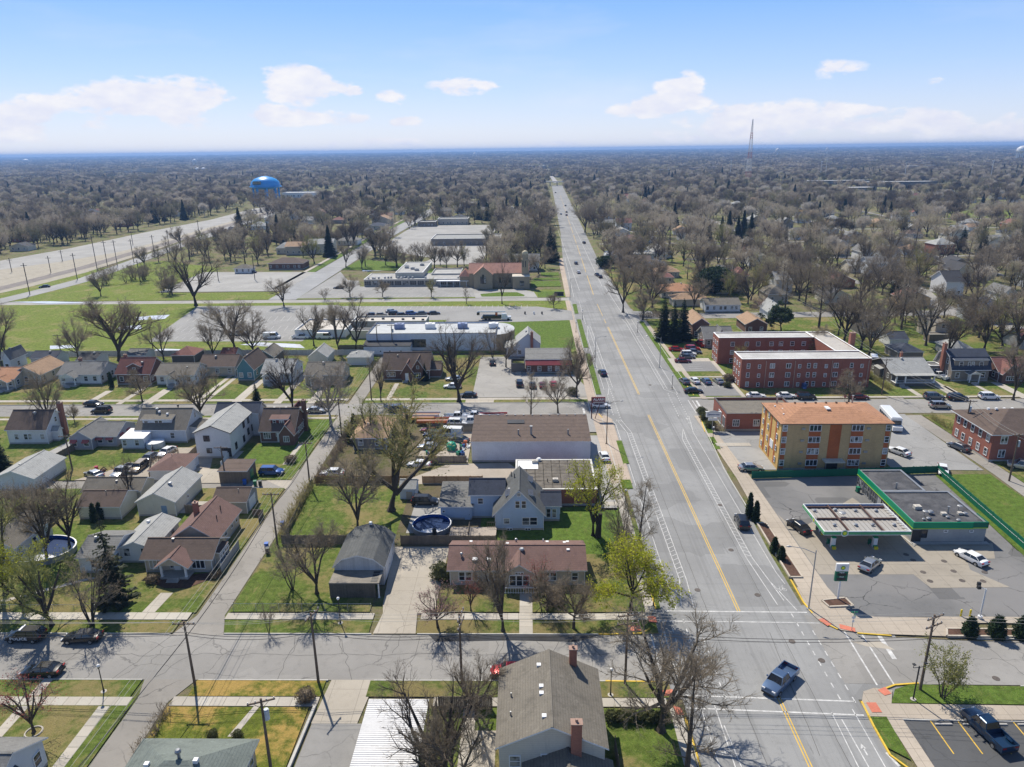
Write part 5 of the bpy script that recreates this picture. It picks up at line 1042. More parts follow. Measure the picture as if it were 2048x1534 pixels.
# above-ground pools
def pool(px,py,rx,ry,label):
    x,y = G(px,py);r = empty('swimming_pool',(x,y,.1),0,label,'swimming pool','round above-ground pools');m = MB();n = 28;H_ = 1.0
    for i in range(n):
        a,b = 2*pi*i/n,2*pi*(i+1)/n
        for k,f in ((1,1.0),(-1,.985)):
            P = [(rx*f*cos(a),ry*f*sin(a),0),(rx*f*cos(b),ry*f*sin(b),0),(rx*f*cos(b),ry*f*sin(b),H_),(rx*f*cos(a),ry*f*sin(a),H_)];m.poly(P if k > 0 else P[::-1],0 if k > 0 else 1)
    m.build('pool_wall',[M('pool_steel',(.22,.23,.25),.5),M('pool_liner',(.01,.07,.32),.3,.15)],r);m = MB();m.poly([(rx*.98*cos(2*pi*i/n),ry*.98*sin(2*pi*i/n),.45) for i in range(n)]);m.build('pool_cover',M('pool_cover',(.012,.03,.09),.25,.2),r)
    m = MB()
    for i in range(n):
        a,b = 2*pi*i/n,2*pi*(i+1)/n;m.poly([(rx*1.02*cos(a),ry*1.02*sin(a),H_+.02),(rx*1.02*cos(b),ry*1.02*sin(b),H_+.02),(rx*.975*cos(b),ry*.975*sin(b),H_+.02),(rx*.975*cos(a),ry*.975*sin(a),H_+.02)])
    m.build('pool_rim',WHITE,r);m = MB();m.poly([(rx*.6*cos(2*pi*i/14)+rx*.1,ry*.25*sin(2*pi*i/14)-ry*.5,.46) for i in range(14)]);m.build('puddle_on_cover',M('puddle_pale',(.5,.5,.5),.1),r);return x,y
pool(864,1058,3.2,3.2,'round blue above-ground pool beside the wooden deck behind the light blue house');pool(84,1108,5.2,4.0,'oval blue above-ground pool in a back yard at the left edge')
r = empty('wooden_deck',(-12.8,102.9,0),0,'weathered wooden deck between the round pool and the light blue house','deck');DECKM = M('deck_wood',(.30,.25,.20),.85,.2,kind='boards')
m = MB()
for i in range(42): m.box(i*.18,0,.72,i*.18+.16,3.4,.78)
m.build('deck_board',M('deck_plank',(.36,.31,.26),.85,.2),r);m = MB();m.box(0,.05,0,7.4,3.3,.7);m.build('deck_frame',WL['wood'],r);railing(r,0,0,3.1,0,.78,mat=WL['wood']);railing(r,3.1,0,3.1,3.4,.78,mat=WL['wood']);railing(r,6.0,3.3,7.4,3.3,.78,mat=WL['wood'])
r = empty('pool_pump',(-15.2,103.6,.1),0,'dark pump drum standing at the edge of the round pool','pump');m = MB();m.cyl(0,0,.0,1.7,.35,10);m.ball(0,0,1.7,.35,10);m.build('drum',DARK,r)
# bungalow bottom left
r,v = B('house','taupe bungalow with brown shingle roof, gabled porch and white columns beside the alley','house',(277,1118),425,2.7,5.6,'gx',1.5,'tan','brown',.55,wins=None,h=2.7)
WLT = WL['gbrown'];r.children[1].material_slots[0].material if False else None
w = v[2];win(r,v,'S',.12,.85,1.0,1.4,'2');win(r,v,'S',.80,.85,1.9,1.4,'3');win(r,v,'S',.40,.9,.5,.9);door(r,v,'S',.48,.45,.95,2.0)
v2 = vol(r,w*.30,-2.0,4.2,2.6,2.45,'gy',1.4,.5,WL['tan'],SH['rbrown'],found=False,z0=2.44);gutterposts(r,[(w*.30+.3,-1.8),(w*.30+3.9,-1.8)],0.5,2.44,.14)
m = MB();m.box(w*.30,-2.0,0,w*.30+4.2,-.01,.5);m.build('porch_floor',CONC,r);steps(r,w*.30+2.1,-2.0,1.8,3)
v3 = vol(r,1.6,5.4,w-3.0,9.2,2.8,'gy',2.3,.5,WL['tan'],SH['rbrown']);autowin(r,v3,'E',n=4,h=1.0,w=.7);chimney(r,w/2-1.4,10.5,4,6.3,.7,.7,CH_BRICK);vent(r,w/2+2.2,9.6,4.0,'pipe',DARK);vent(r,w/2+1.8,12.2,4.4,'pipe',DARK)
for u in (.3,.6): win(r,v,'E',u,.9,.8,1.5,'2')
v4 = vol(r,w-.05,1.2,.9,3.2,2.55,'sE',.15,.1,WL['tan'],SH['brown']);autowin(r,v4,'E',n=4,z=.9,w=.6,h=1.3)
fence('picket_fence',[(-44.9+-1.2,93.8),(-46.2,101)],1.5,WL['greyp'],'grey vertical board fence between bungalow and alley'); 
sheet('planting_bed',GP(285,1160,330,1178,375,1178,420,1160,445,1150,440,1145,290,1160),.15,MULCH,clear=False)
# neighbours left of the bungalow
r,v = B('house','white bungalow with light grey shingle roof half hidden by the tall spruce','house',(148,1118),222,2.7,7.5,'gx',1.3,'white','grey',.4,wins='SE');v2 = vol(r,v[2]-.2,2.8,5.2,8.6,2.75,'gy',1.0,.4,WL['white'],SH['light']);autowin(r,v2,'SE',n=2);vent(r,v[2]+1.5,9,3.8)
r,v = B('house','cream house with worn grey-brown roof at the left edge above the oval pool','house',(-60,1100),28,3.0,9,'gy',2.0,'cream','greybrown',.4,wins='SE')
r,v = B('garage','low double garage with dark brown roof and cream walls behind the left-hand bungalows','garage',(150,1016),240,2.4,5.8,'gx',1.5,'cream','brown',.3,wins=None)
r,v = B('garage','wide garage with grey-brown gabled roof beside the back alley','garage',(160,985),282,2.3,5,'gx',1.4,'beige','greybrown',.3,wins=None)
r,v = B('garage','large cream garage with pale grey hip-gable shingle roof and blue door','garage',(268,1004),350,3.0,10.5,'gy',1.6,'cream','light',.3,wins=None,h=2.9);door(r,v,'S',.7,.1,.95,2.0,M('door_blue',(.18,.28,.42),.6));win(r,v,'E',.45,1.3,.5,.5,'')
r,v = B('garage','small tan garage with dark brown gable roof, light door and small window','garage',(422,1006),494,2.3,5.2,'gx',1.3,'greyp','brown',.3,wins=None,trim=WHITE);door(r,v,'S',.18,.1,.95,2.0,WL['palebl']);win(r,v,'S',.55,1.1,.8,.45,'2');door(r,v,'E',.5,.1,3.0,2.1,name='garage_door')
r,v = B('garage','white garage with brown-red hip roof and paved apron','garage',(294,943),363,2.4,7.6,'hip',1.3,'white','rbrown',.35,wins=None);door(r,v,'E',.5,.05,4.4,2.1,name='garage_door')
r,v = B('shed','weathered brown wooden shed with flat felt roof and green door','shed',(434,944),494,2.5,4.6,'sS',.35,'wood','brown',.2,wins=None,found=False);door(r,v,'E',.5,0,1.6,2.0,PAINT['green'])
r,v = B('garage','low pale garage with grey gable roof beside the narrow drive','garage',(-20,960),68,2.5,9.5,'gy',1.5,'white','light',.3,wins=None)
fence('wooden_fence',[(-60.0,112.5),(-56.2,112.5),(-56.2,104)],1.7,WL['wood'],'dark wooden fence between cream garage and tan garage');fence('wooden_fence',[(-47.8,111.6),(-46.0,111.6),(-46.0,109.5)],1.3,WL['wood'],'short grey fence beside the alley next to the tan garage')
fence('wooden_fence',[(-98.8,126.4),(-96,147)],1.5,WL['wood'],'lattice fence beside the narrow drive of the white house')
fence('wooden_fence',[(-73.4,126.5),(-80,141)],.01 if False else 1.3,WL['dgrey'],'dark fence between the green back garden and the parked cars')
fence('wooden_fence',[(-69.8,133),(-70.1,150)],1.5,WL['wood'],'weathered fence beside the tall white house');fence('white_fence',[(-61.4,131.6),(-61.9,139)],1.4,WHITE,'short white fence behind the brown hip-roofed garage')
# row south of the second street
r,v = B('house','white storey-and-half house with dark brown roof and tall brick chimney left of the narrow drive','house',(8,862),92,3.3,7.5,'gx',3.0,'white','brown',.35,wins=None);[win(r,v,'S',u,1.2,.85,1.2) for u in (.22,.46,.56,.88)];win(r,v,'E',.4,1.1);win(r,v,'E',.5,4.0,.7,1.0);chimney(r,v[2]+.4,5.6,0,7.6,.8,1.0,CH_BRICK);v2 = vol(r,v[2],1.6,1.4,1.6,2.5,'gx',.7,.2,WL['white'],SH['light']);door(r,v2,'E',.5,.4);[vent(r,x_,4.4,6.1) for x_ in (2,4.5,7)]
r,v = B('house','grey-blue bungalow with grey gabled roof and red window awnings','house',(133,880),183,2.5,8.2,'gy',1.6,'purple','grey',.35,wins=None);v2 = vol(r,v[2]-1.2,1.8,5.6,8.0,2.5,'gx',1.7,.35,WL['purple'],SH['grey']);AWN = M('awning_red',(.36,.10,.09),.7,.1)
for vv,f,u in ((v,'S',.2),(v,'S',.75),(v2,'S',.35),(v2,'S',.75),(v2,'E',.25),(v2,'E',.6)):
    win(r,vv,f,u,1.0,1.0,1.2);x_,y_ = (vv[0]+vv[2]*u,vv[1]) if f == 'S' else (vv[0]+vv[2],vv[1]+vv[3]*u);m = MB();m.poly([(-.7,-.8,1.85),(.7,-.8,1.85),(.7,-.02,2.4),(-.7,-.02,2.4)]);m.poly([(-.7,-.8,1.85),(-.7,-.02,2.4),(-.7,-.02,1.95)]);m.poly([(.7,-.8,1.85),(.7,-.02,1.95),(.7,-.02,2.4)]);link('awning',m.mesh('awning'),r,(x_,y_,0),FACE[f],AWN)
r,v = B('house','light blue house with shed dormer, white-roofed rear porch and brown-grey roof','house',(268,862),372,3.0,8.6,'gx',3.2,'palebl','greybrown',.35,wins=None);w = v[2];win(r,v,'S',.72,1.2,.8,1.2);win(r,v,'E',.6,4.1,.7,1.1);win(r,v,'E',.35,1.3)
v2 = vol(r,1.0,1.2,6.4,3.4,5.0,'sS',.9,.3,WL['palebl'],SH['greybrown'],z0=3.2,found=False);win(r,v2,'S',.12,3.6,.8,1.1);win(r,v2,'S',.55,3.6,1.6,1.2,'2');v3 = vol(r,-1.6,-3.6,4.8,4.6,2.5,'sS',.4,.25,WL['palebl'],M('white_membrane',(.70,.71,.72),.6,.06));win(r,v3,'S',.15,1.0,.8,1.2);win(r,v3,'S',.7,1.0,.8,1.2)
v4 = vol(r,w-.05,2,2.6,5,2.5,'sE',.6,.3,WL['palebl'],SH['greybrown']);vent(r,4,3.2,6.1);vent(r,6,2.6,5.8);vent(r,7.5,4.8,6.4,'turbine',DARK);m = MB();m.cyl(4.8,-2.0,0,1.3,1.9,18);m.build('round_tank',M('tank_white',(.6,.62,.64),.5),r)
r,v = B('house','tall two-storey white house with pale grey gable roof, black-framed windows and dark rear wing','house',(383,866),460,5.8,13.5,'gy',1.5,'white','light',.35,wins=None,trim=DARK,h=5.7)
win(r,v,'S',.33,3.9,1.1,1.1,'3',DARK);win(r,v,'S',.36,1.3,.9,.9,'2',DARK);win(r,v,'S',.8,1.8,1.2,.5,'3',DARK);door(r,v,'S',.93,.4,.8,1.9,DARK)
for u,z_ in ((.18,1.2),(.5,1.0),(.7,1.6),(.88,1.6),(.55,4.0),(.75,4.0)): win(r,v,'E',u,z_,.8,1.3,'2',DARK)
v2 = vol(r,-.5,12.0,9.4,4.4,5.6,'gx',1.6,.3,WL['white'],SH['navy']);[vent(r,v[2]/2+.9,y_,6.6,'box',GREYM) for y_ in (4,6,8.4,10)]
r,v = B('house','dark brick house with brown roof, red shed dormer and big chimney beside the alley','house',(516,865),590,2.6,8.8,'gx',3.6,'dbrick','brown',.3,wins=None);w = v[2];win(r,v,'S',.2,1.1,1.4,1.3,'3');win(r,v,'S',.5,1.6,.4,.7,'');door(r,v,'S',.55,.3,.95,2)
v2 = vol(r,w*.28,1.4,3.7,3.4,4.9,'sS',.9,.25,M('siding_dark_red',(.20,.045,.035),.7,.1,kind='siding'),SH['rbrown'],z0=3.2,found=False);win(r,v2,'S',.22,3.8,.5,.9,'h');win(r,v2,'S',.65,3.8,.9,.9,'2');v3 = vol(r,w*.62,-1.6,3.1,3.0,2.6,'gy',2.1,.25,WL['dbrick'],SH['rbrown'],found=False);win(r,v3,'S',.5,1.0,1.1,1.2,'3')
for u in (.2,.34,.48,.62,.76): win(r,v,'E',u,1.3,.55,1.2,'h')
chimney(r,w+.3,7.2,0,7.3,.8,1.1,WL['dbrick']);vol(r,w-3.2,6.6,3.2,3.4,3.2,'gy',2.9,.2,WL['dbrick'],SH['maroon'],found=False);[vent(r,x_,5.2,6.2) for x_ in (1.8,4.4,7.6)]
# buildings behind the big elm
r,v = B('house','tan hip-roofed house with orange-brown shingles hidden behind the budding elm','house',(700,878),775,2.7,11,'hip',1.9,'gbrown','tan',.5,wins='SE')
r,v = B('shed','small pale blue garden shed with grey roof and brown door beside the parked wagon','shed',(797,980),832,2.0,3.6,'gx',1.0,'palebl','light',.15,wins=None,found=False);door(r,v,'S',.6,0,1.1,1.6,WL['tan'])
# salvage yard building and brown flat-roof building
r,v = B('workshop','long white-walled workshop with brown low-pitched roof and row of ridge vents','workshop',(941,884),1183,4.5,12.5,'sS',1.0,'paint','brown',.15,wins=None,h=4.4)
for i in range(13): vent(r,1.2+i*1.85,12.3,5.55 if i > 4 else 5.55,'box',GREYM,.7)
for dx,k in ((9.4,'pipe'),(12.0,'stack'),(19.5,'pipe')): vent(r,dx,3.0,4.8,k,GREYM,1.1 if k == 'stack' else 2.0)
m = MB();m.box(7.0,8.0,5.32,10.6,11.6,5.36);m.build('roof_opening',DARK,r)
r,v = B('workshop','brown-brick flat-roofed building with patched tar roof, white corner patch and rooftop fan','workshop',(1030,979),1195,3.2,12.8,'flat',0,'brick','greybrown',0,wins=None,h=3.0,trim=M('coping_pale',(.55,.54,.5),.7),parapet=.25)
m = MB();rr = random.Random(2)
for i in range(9):
    for j in range(8): m.box(.5+i*1.55+rr.uniform(0,.1),.5+j*1.5,3.2,.5+i*1.55+1.5,.5+j*1.5+1.42,3.2+rr.uniform(.015,.06))
m.build('felt_sheet',M('tar_felt',(.135,.12,.10),.95,.35,sc=3),r);m = MB();m.box(.4,8.4,3.27,4.2,12.2,3.31);m.build('roof_patch',WHITE,r);vent(r,7.2,3.2,3.3,'ac',GREYM,.55);vent(r,3.6,11.2,3.3,'ac',GREYM,.6);vent(r,4.4,12.2,3.3,'mush');vent(r,5.8,3.0,3.3,'pipe',DARK)
# gas station
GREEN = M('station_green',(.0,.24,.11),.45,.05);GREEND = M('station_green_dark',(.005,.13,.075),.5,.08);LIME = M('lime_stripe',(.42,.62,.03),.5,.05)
gx,gy = G(1820,1047,3.7)
gy = 102.6;gx = 60.6
r = empty('petrol_station_shop',(gx,gy,0),0,'petrol station shop with grey walls, green fascia and black flat roof full of vents','shop');v = vol(r,0,0,11.4,11.2,3.2,'flat',0,0,WL['greyp'],M('black_membrane',(.05,.052,.06),.7,.35,sc=1.4,kind='stain',col2=(.10,.10,.105)),None,parapet=.12)
v2 = vol(r,0,11.25,7.6,8.6,3.25,'flat',0,0,WL['greyp'],M('black_membrane',(.045,.047,.055)),None,parapet=.12);FOOT.append((60,102,72.5,123))
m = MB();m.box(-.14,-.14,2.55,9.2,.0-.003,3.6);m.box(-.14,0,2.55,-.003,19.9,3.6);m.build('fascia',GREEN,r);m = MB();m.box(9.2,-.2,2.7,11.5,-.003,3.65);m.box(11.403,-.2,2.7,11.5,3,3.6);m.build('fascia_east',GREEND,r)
m = MB();m.box(-.17,-.17,2.45,9.2,-.02,2.55);m.box(9.2,-.22,2.58,11.5,-.02,2.7);m.box(-.17,-.02,2.45,-.02,19.9,2.55);m.build('lime_stripe',LIME,r)
door(r,v,'S',.06,.1,1.5,2.1,DARK);win(r,v,'S',.155,.95,.9,1.2,'',DARK);win(r,v,'S',.45,1.9,.5,.25,'');win(r,v,'S',.8,1.9,.5,.25,'')
for k in range(3): win(r,v2,'W',.15+.31*k,.2,2.2,2.1,'3h',GREYM)
for u in (.15,.4,.7): win(r,v,'W',u,.3,1.8,1.9,'2',DARK)
for dx,dy,k,s in ((3.1,5.2,'ac',.6),(4.3,3.4,'mush',1.0),(6.2,3.0,'ac',.45),(7.2,3.6,'stack',.7),(8.9,3.2,'ac',.4),(9.6,3.0,'mush',.8),(3.0,1.5,'mush',.7),(2.2,1.4,'mush',.5),(7.4,.9,'mush',.7),(3.2,12.5,'pipe',2.0),(6.3,2.0,'mush',.6)): vent(r,dx,dy,3.25,k,GREYM,s)
m = MB();m.ball(3.0,2.6,4.1,.45,10,sz=.3);m.cyl(3.0,2.8,3.2,4.0,.04,5);m.build('satellite_dish',GREYM,r);m = MB();m.ball(9.6,4.6,4.0,.45,10,sz=.3);m.cyl(9.6,4.8,3.2,4.0,.04,5);m.build('satellite_dish',GREYM,r)
sheet('shop_kerb',[(60.4,101.6),(72.4,101.6),(72.4,102.5),(60.4,102.5)],.2,CONC,clear=False);kerb([(58.6,113),(60.5,101.3)],None,.25,.2)
# canopy
cx0,cy0,cx1,cy1,cz = 45.6,100.6,60.2,111.0,3.15
xa,ya = G(1648,1070,3.1);xb = G(1822,1070,3.1)[0];yb_ = G(1600,1008,3.7)[1]
r = empty('fuel_canopy',(xa,ya,0),0,'flat fuel pump canopy with green and white fascia and white ribbed deck roof','canopy');w_,d_ = xb-xa,yb_-ya
m = MB();m.box(0,0,3.05,w_,.1,3.75);m.box(0,d_-.1,3.05,w_,d_,3.75);m.box(0,.1,3.05,.1,d_-.1,3.75);m.box(w_-.1,.1,3.05,w_,d_-.1,3.75);m.build('fascia',M('fascia_white',(.75,.77,.76),.4),r)
m = MB();m.box(-.03,-.03,3.16,w_+.03,-.002,3.6);m.box(-.03,0,3.16,-.002,d_+.03,3.6);m.build('green_band',GREEN,r);m = MB();m.box(-.045,-.045,3.4,w_+.04,-.031,3.44);m.box(-.045,0,3.4,-.031,d_+.03,3.44);m.build('light_stripe',M('stripe_light',(.45,.75,.3),.4),r)
n = 36
PANEL = M('canopy_panel',(.50,.49,.47),.6,.3,sc=2,kind='stain',col2=(.33,.31,.28));RUST = M('rusty_steel',(.10,.06,.05),.9,.3);me = MB().box(.01,0,0,w_/n-.02,d_-.3,.06).mesh('roof_panel')
for i in range(n): link('roof_panel',me,r,(w_*i/n,.15,3.12+.05*(i % 2)),0,PANEL)
m = MB()
for u in (.30,.70): m.box(w_*u-.09,.12,3.4,w_*u+.09,d_-.12,3.66)
for u in (.02,.5,.93): m.box(.12,d_*u+.02,3.22,w_-.12,d_*u+.25,3.5)
for i in range(11): m.box(w_-.7,d_*(i+.5)/11-.03,3.5,w_-.1,d_*(i+.5)/11+.03,3.56)
m.build('steel_beam',RUST,r);m = MB()
for i in range(12): m.box(.5+i*(w_-1)/12,d_-.16,3.25,.4+(i+1)*(w_-1)/12,d_-.11,3.68)
m.build('fascia_back',M('fascia_back_blue',(.25,.34,.50),.5),r);[vent(r,w_*u,d_*q,3.2,'mush',GREYM,.7) for u,q in ((.1,.82),(.36,.85),(.6,.82),(.85,.82),(.2,.3),(.45,.3),(.65,.3),(.9,.3))]
m = MB();m.ball(w_*.38,d_*.62,3.9,.55,10,sz=.25);m.build('satellite_dish',GREYM,r)
for u in (.17,.66):
    for q in (.22,.72): m = MB();m.box(w_*u-.14,d_*q-.14,.2,w_*u+.14,d_*q+.14,3.1);m.build('column',WHITE,r)
m = MB();m.poly([(.02,.02,3.09),(.02,d_-.02,3.09),(w_-.02,d_-.02,3.09),(w_-.02,.02,3.09)]);m.build('soffit',WHITE,r)
def sun_logo(par,x,y,z,R_,rot=0):
    m = MB();n = 24;m.poly([(R_*1.18*cos(2*pi*i/n),-.0,R_*1.18*sin(2*pi*i/n)) for i in range(n)]);m.build('logo_disc',WHITE,par,(x,y,z),rot)
    for R1,c,off,ly in ((1.0,GREEN,0,-.01),(.74,LIME,.5,-.02),(.5,M('logo_yellow',(.75,.68,.05),.5),0,-.03)):
        m = MB();k = 14
        for i in range(k): a = 2*pi*(i+off)/k;m.poly([(0,ly,0),(R_*R1*.75*cos(a-.24),ly,R_*R1*.75*sin(a-.24)),(R_*R1*cos(a),ly,R_*R1*sin(a)),(R_*R1*.75*cos(a+.24),ly,R_*R1*.75*sin(a+.24))])
        m.build('logo_petal',c,par,(x,y,z),rot)
    text_mesh('bp',R_*.7,WHITE,par,(x+R_*.9,y-.03,z+R_*.75),(pi/2,0,rot),'logo_letters')
sun_logo(r,w_*.235,-.07,3.42,.48);sun_logo(r,-.07,d_*.45,3.42,.42,-pi/2)
# pumps
for u in (.17,.66):
    for q in (.22,.72):
        p = empty('fuel_pump',(xa+w_*u,ya+d_*q,.06),0,'white and green fuel pump %s under the canopy' % {(.17,.22): 'nearest the price sign',(.66,.22): 'by the shop side front',(.17,.72): 'in the back row by the road',(.66,.72): 'in the back row by the shop'}[(u,q)],'fuel pump','fuel pumps');m = MB();m.box(-.45,-1.1,0,.45,1.1,.15);m.build('island',CONC,p)
        m = MB();m.box(-.3,-.75,.15,.3,-.2,1.75);m.build('pump_body',WHITE,p);m = MB();m.box(-.33,-.78,1.75,.33,-.17,1.95);m.box(-.33,-.78,.15,.33,-.74,.55);m.build('pump_trim',GREEN,p);m = MB();m.box(-.28,-1.22,.0,.28,-.95,.42);m.build('guard',M('guard_yellow',(.75,.60,.03),.5),p);m = MB();m.tube([(.3,-.5,1.5),(.55,-.5,1.1),(.45,-.5,.5),(.31,-.5,.9)],.03,5);m.build('hose',DARK,p)
        m = MB();m.box(-.5,.3,0,-.1,.7,.9);m.build('bin',GREEND,p)
# price sign
x_,y_ = G(1675,1200);p = empty('price_sign',(x_,y_,.1),0,'tall green and white fuel price sign on a white post in a brick planter','sign');m = MB();m.cyl(0,0,0,3.7,.13,10);m.build('post',WHITE,p);m = MB();m.box(-.85,-.15,4.55,.85,.15,5.7);m.build('panel',WHITE,p);m = MB();m.box(-.85,-.15,3.0,.85,.15,4.55-.005);m.build('price_panel',GREEND,p)
sun_logo(p,.05,-.17,5.1,.36);m = MB();m.box(-.6,-.17,3.85,.6,-.152,4.25);m.box(-.6,-.17,3.15,.6,-.152,3.55);m.build('display',DARK,p);text_mesh('Regular',.22,WHITE,p,(0,-.18,4.38),(pi/2,0,0));text_mesh('Diesel',.22,WHITE,p,(0,-.18,3.7),(pi/2,0,0))
def planter(pts,label,h=.3):
    p = empty('planter',(pts[0][0],pts[0][1],0),0,label,'planter');ox,oy = pts[0];m = MB()
    for a,b in zip(pts,pts[1:]+pts[:1]):
        L = math.hypot(b[0]-a[0],b[1]-a[1]);nx,ny = -(b[1]-a[1])/L*.12,(b[0]-a[0])/L*.12;m.prism([(a[0]-ox+nx,a[1]-oy+ny),(a[0]-ox-nx,a[1]-oy-ny),(b[0]-ox-nx,b[1]-oy-ny),(b[0]-ox+nx,b[1]-oy+ny)][::-1],0,h)
    m.build('planter_wall',M('planter_stone',(.45,.40,.33),.9,.15),p);m = MB();m.poly([(a[0]-ox,a[1]-oy,h-.06) for a in pts]);o = m.build('mulch',MULCH,p);return p
planter(GP(1643,1203,1690,1198,1706,1214,1658,1216),'stone-edged mulch planter round the fuel price sign')
planter([(54.2,80.6),(75,80.2),(75,78.9),(53.4,79.1)][::-1],'long mulch planter with cone shrubs along the station kerb');pl = planter([(38.2,108.5),(39.7,108.5),(39.9,92.5),(38.1,92.5)][::-1],'mulch planter strip with cone shrubs between road and forecourt')
gf = fence('station_fence',[(42.4,126.0),(78.4,128.3)],1.5,GREEND,'green slatted fence behind the petrol station in front of the orange apartment block',th=.06);gf2 = fence('station_fence',[(78.4,128.3),(76.6,97.5)],1.7,GREEND,'green slatted fence with pale rail along the east side of the station',th=.06)
m = MB();m.tube([(0,0,1.05),(-1.8,-30.8,1.05)],.05,4);m.build('rail',WHITE,gf2)
# orange apartment block
r,v = B('apartment_block','four-storey tan brick apartment block with orange panels and orange hip roof','apartment block',(1562,848),1792,9.7,11.6,'hip',1.1,'tbrick','orange',.3,wins=None,h=9.6,trim=M('eave_brown',(.16,.12,.09),.8));OR = M('panel_orange',(.40,.11,.035),.8,.15);TB_SUNLIT = WL['tbrick_sunlit']
w,d = v[2],v[3]
m = MB();m.box(-.03,0,.02,-.004,d,9.5);m.build('west_face_sunlit',TB_SUNLIT,r)  # west wall faced in brighter, yellower brick: its sunlight is put into the colour
def pan(face,u0,u1,z0,z1,mat=OR,pr=.05):
    m = MB()
    if face == 'S': m.box(w*u0,-pr,z0,w*u1,-.002,z1)
    else: m.box(-pr-.03,d*(1-u1),z0,-.032,d*(1-u0),z1)
    m.build('panel',mat,r)
for u0,u1 in ((.012,.052),(.255,.36),(.635,.745),(.945,.985)): pan('S',u0,u1,.3,9.5)
pan('S',.44,.545,2.4,9.5)
for k in range(4):
    z_ = .25+2.4*k; 
    for u in (.032,.965): win(r,v,'S',u,z_+.75,.75,1.1,'h').location[1] -= .05
    for u in (.307,.69): win(r,v,'S',u,z_+.75,2.1,1.1,'3').location[1] -= .05
    for u in (.2,.79): m = MB();m.box(w*u-.35,-.16,z_+.95,w*u+.35,-.01,z_+1.35);m.build('air_conditioner',GREYM,r)
    for u in (.13,.40,.85): win(r,v,'W',u,z_+.85,.45,.95,'h').location[0] -= .09
for u in (.22,.52,.78): pan('W',u-.03,u+.03,.5,9.4)
pan('W',.55,.70,3.0,4.6,WHITE,.1)
m = MB();m.box(w*.40,-1.7,2.15,w*.585,-.01,2.4);m.build('entrance_canopy',M('canopy_stone',(.45,.46,.40),.8),r);m = MB();m.box(w*.435,-.05,.1,w*.55,-.01,2.1);m.build('entrance',DARK,r);gutterposts(r,[(w*.41,-1.6),(w*.575,-1.6)],0,2.15,.05,GREYM,name='post')
for u in (.24,.34,.44,.54,.64,.74): vent(r,w*u+1,d-1.2,10.2,'box',M('vent_brown',(.2,.14,.1),.7),.8)
vent(r,w*.12,d-.8,10.2,'stack',GREYM,.8);vent(r,w*.85,d-.8,10.2,'stack',GREYM,.8);vent(r,w*.5,d*.45,10.85,'sky',WHITE,1.1);[vent(r,x_,y_,10.1,'box',None,.6) for x_,y_ in ((1.6,4),(2.4,7),(1.4,8.6),(3,9))]
# brick shop with sign
r,v = B('shop','single-storey red brick shop with flat gravel roof at the corner behind the apartment block','shop',(1453,828),1600,4.0,11.0,'flat',0,'brick','greybrown',0,wins=None,parapet=.5,trim=M('coping_dark',(.09,.08,.08),.8));win(r,v,'S',.14,1.2,1.3,1.4,'3h');win(r,v,'S',.42,1.2,1.2,1.4,'3h');win(r,v,'W',.85,.6,1.6,2.2,'2');win(r,v,'W',.55,.3,2.2,2.6,'3');vent(r,6,1.4,3.5,'box',DARK);vent(r,7,1.4,3.5,'box',DARK)
x_,y_ = G(1424,860);p = empty('shop_sign',(x_,y_,0),0,'white gabled shop sign with blue script lettering on a grey post','sign');m = MB();m.cyl(0,0,0,3.0,.1,8);m.build('post',GALV,p);m = MB();m.box(-1.55,-.2,3.1,1.55,.2,4.3);m.poly([(-1.7,-.22,4.3),(1.7,-.22,4.3),(0,-.22,4.75)]);m.prism([(-1.7,-.22),(1.7,-.22),(1.7,.22),(-1.7,.22)],4.3,4.38);m.build('panel',WHITE,p);text_mesh('Zimmerman',.55,M('letter_blue',(.03,.06,.18),.6),p,(0,-.22,3.75),(pi/2,0,0));m = MB();m.box(-1.0,-.15,2.3,1.0,.15,2.85);m.build('message_panel',WHITE,p)
# red apartments
r = empty('apartment_block',(55.3,180.5,0),0,'U-shaped three-storey red brick apartment block with white flat roof and tall chimney','apartment block');WR = M('white_roof_membrane',(.43,.425,.41),.7,.2,sc=.6);ST = pave_mat('stained_white_roof',(.38,.36,.33),.35,0)
v = vol(r,0,0,33.2,7.4,7.7,'flat',0,0,WL['brick'],WR,M('coping_white',(.75,.75,.74),.6),parapet=.2,found=False);v2 = vol(r,-.3,22.2,27.0,6.6,7.7,'flat',0,0,WL['brick'],WR,M('coping_white',(.7,.7,.7)),parapet=.2,found=False);v3 = vol(r,26.75,7.45,6.4,21.3,7.72,'flat',0,0,WL['brick'],ST,M('coping_white',(.7,.7,.7)),parapet=.2,found=False)
for k in range(3):
    z_ = .6+2.45*k
    for i,(u,ww) in enumerate(((.055,.7),(.14,.6),(.24,1.1),(.365,1.1),(.45,.6),(.52,.7),(.57,.7),(.655,.6),(.73,1.1),(.85,.7),(.93,.6))): win(r,v,'S',u,z_,ww,1.15 if ww > .65 else .85,'h' if ww < 1 else '2')
    for u in (.15,.3,.42,.56,.66,.78,.9): win(r,v2,'S',u,z_,1.0,1.1,'h')
    for vv in (v,v2):
        for u in (.2,.5,.8): win(r,vv,'W',u,z_,.7,1.0,'h')
for u in (.19,.415,.7,.98): m = MB();m.box(33.2*u-.06,-.14,.1,33.2*u+.06,-.01,7.4);m.build('downpipe',M('pipe_pinkish',(.45,.33,.27),.7),r)
chimney(r,33.8,14,0,11.2,1.3,1.3,CH_BRICK);m = MB();m.poly([(16.0,-1.2,.15),(16.9,-1.2,.15),(16.9,-.9,1.4),(16.45,-.9,2.0),(16.0,-.9,1.4)]);m.box(16.0,-1.1,.1,16.9,-.05,1.4);m.build('entrance_awning',PAINT['blue'],r);FOOT.append((54,179,90,211))
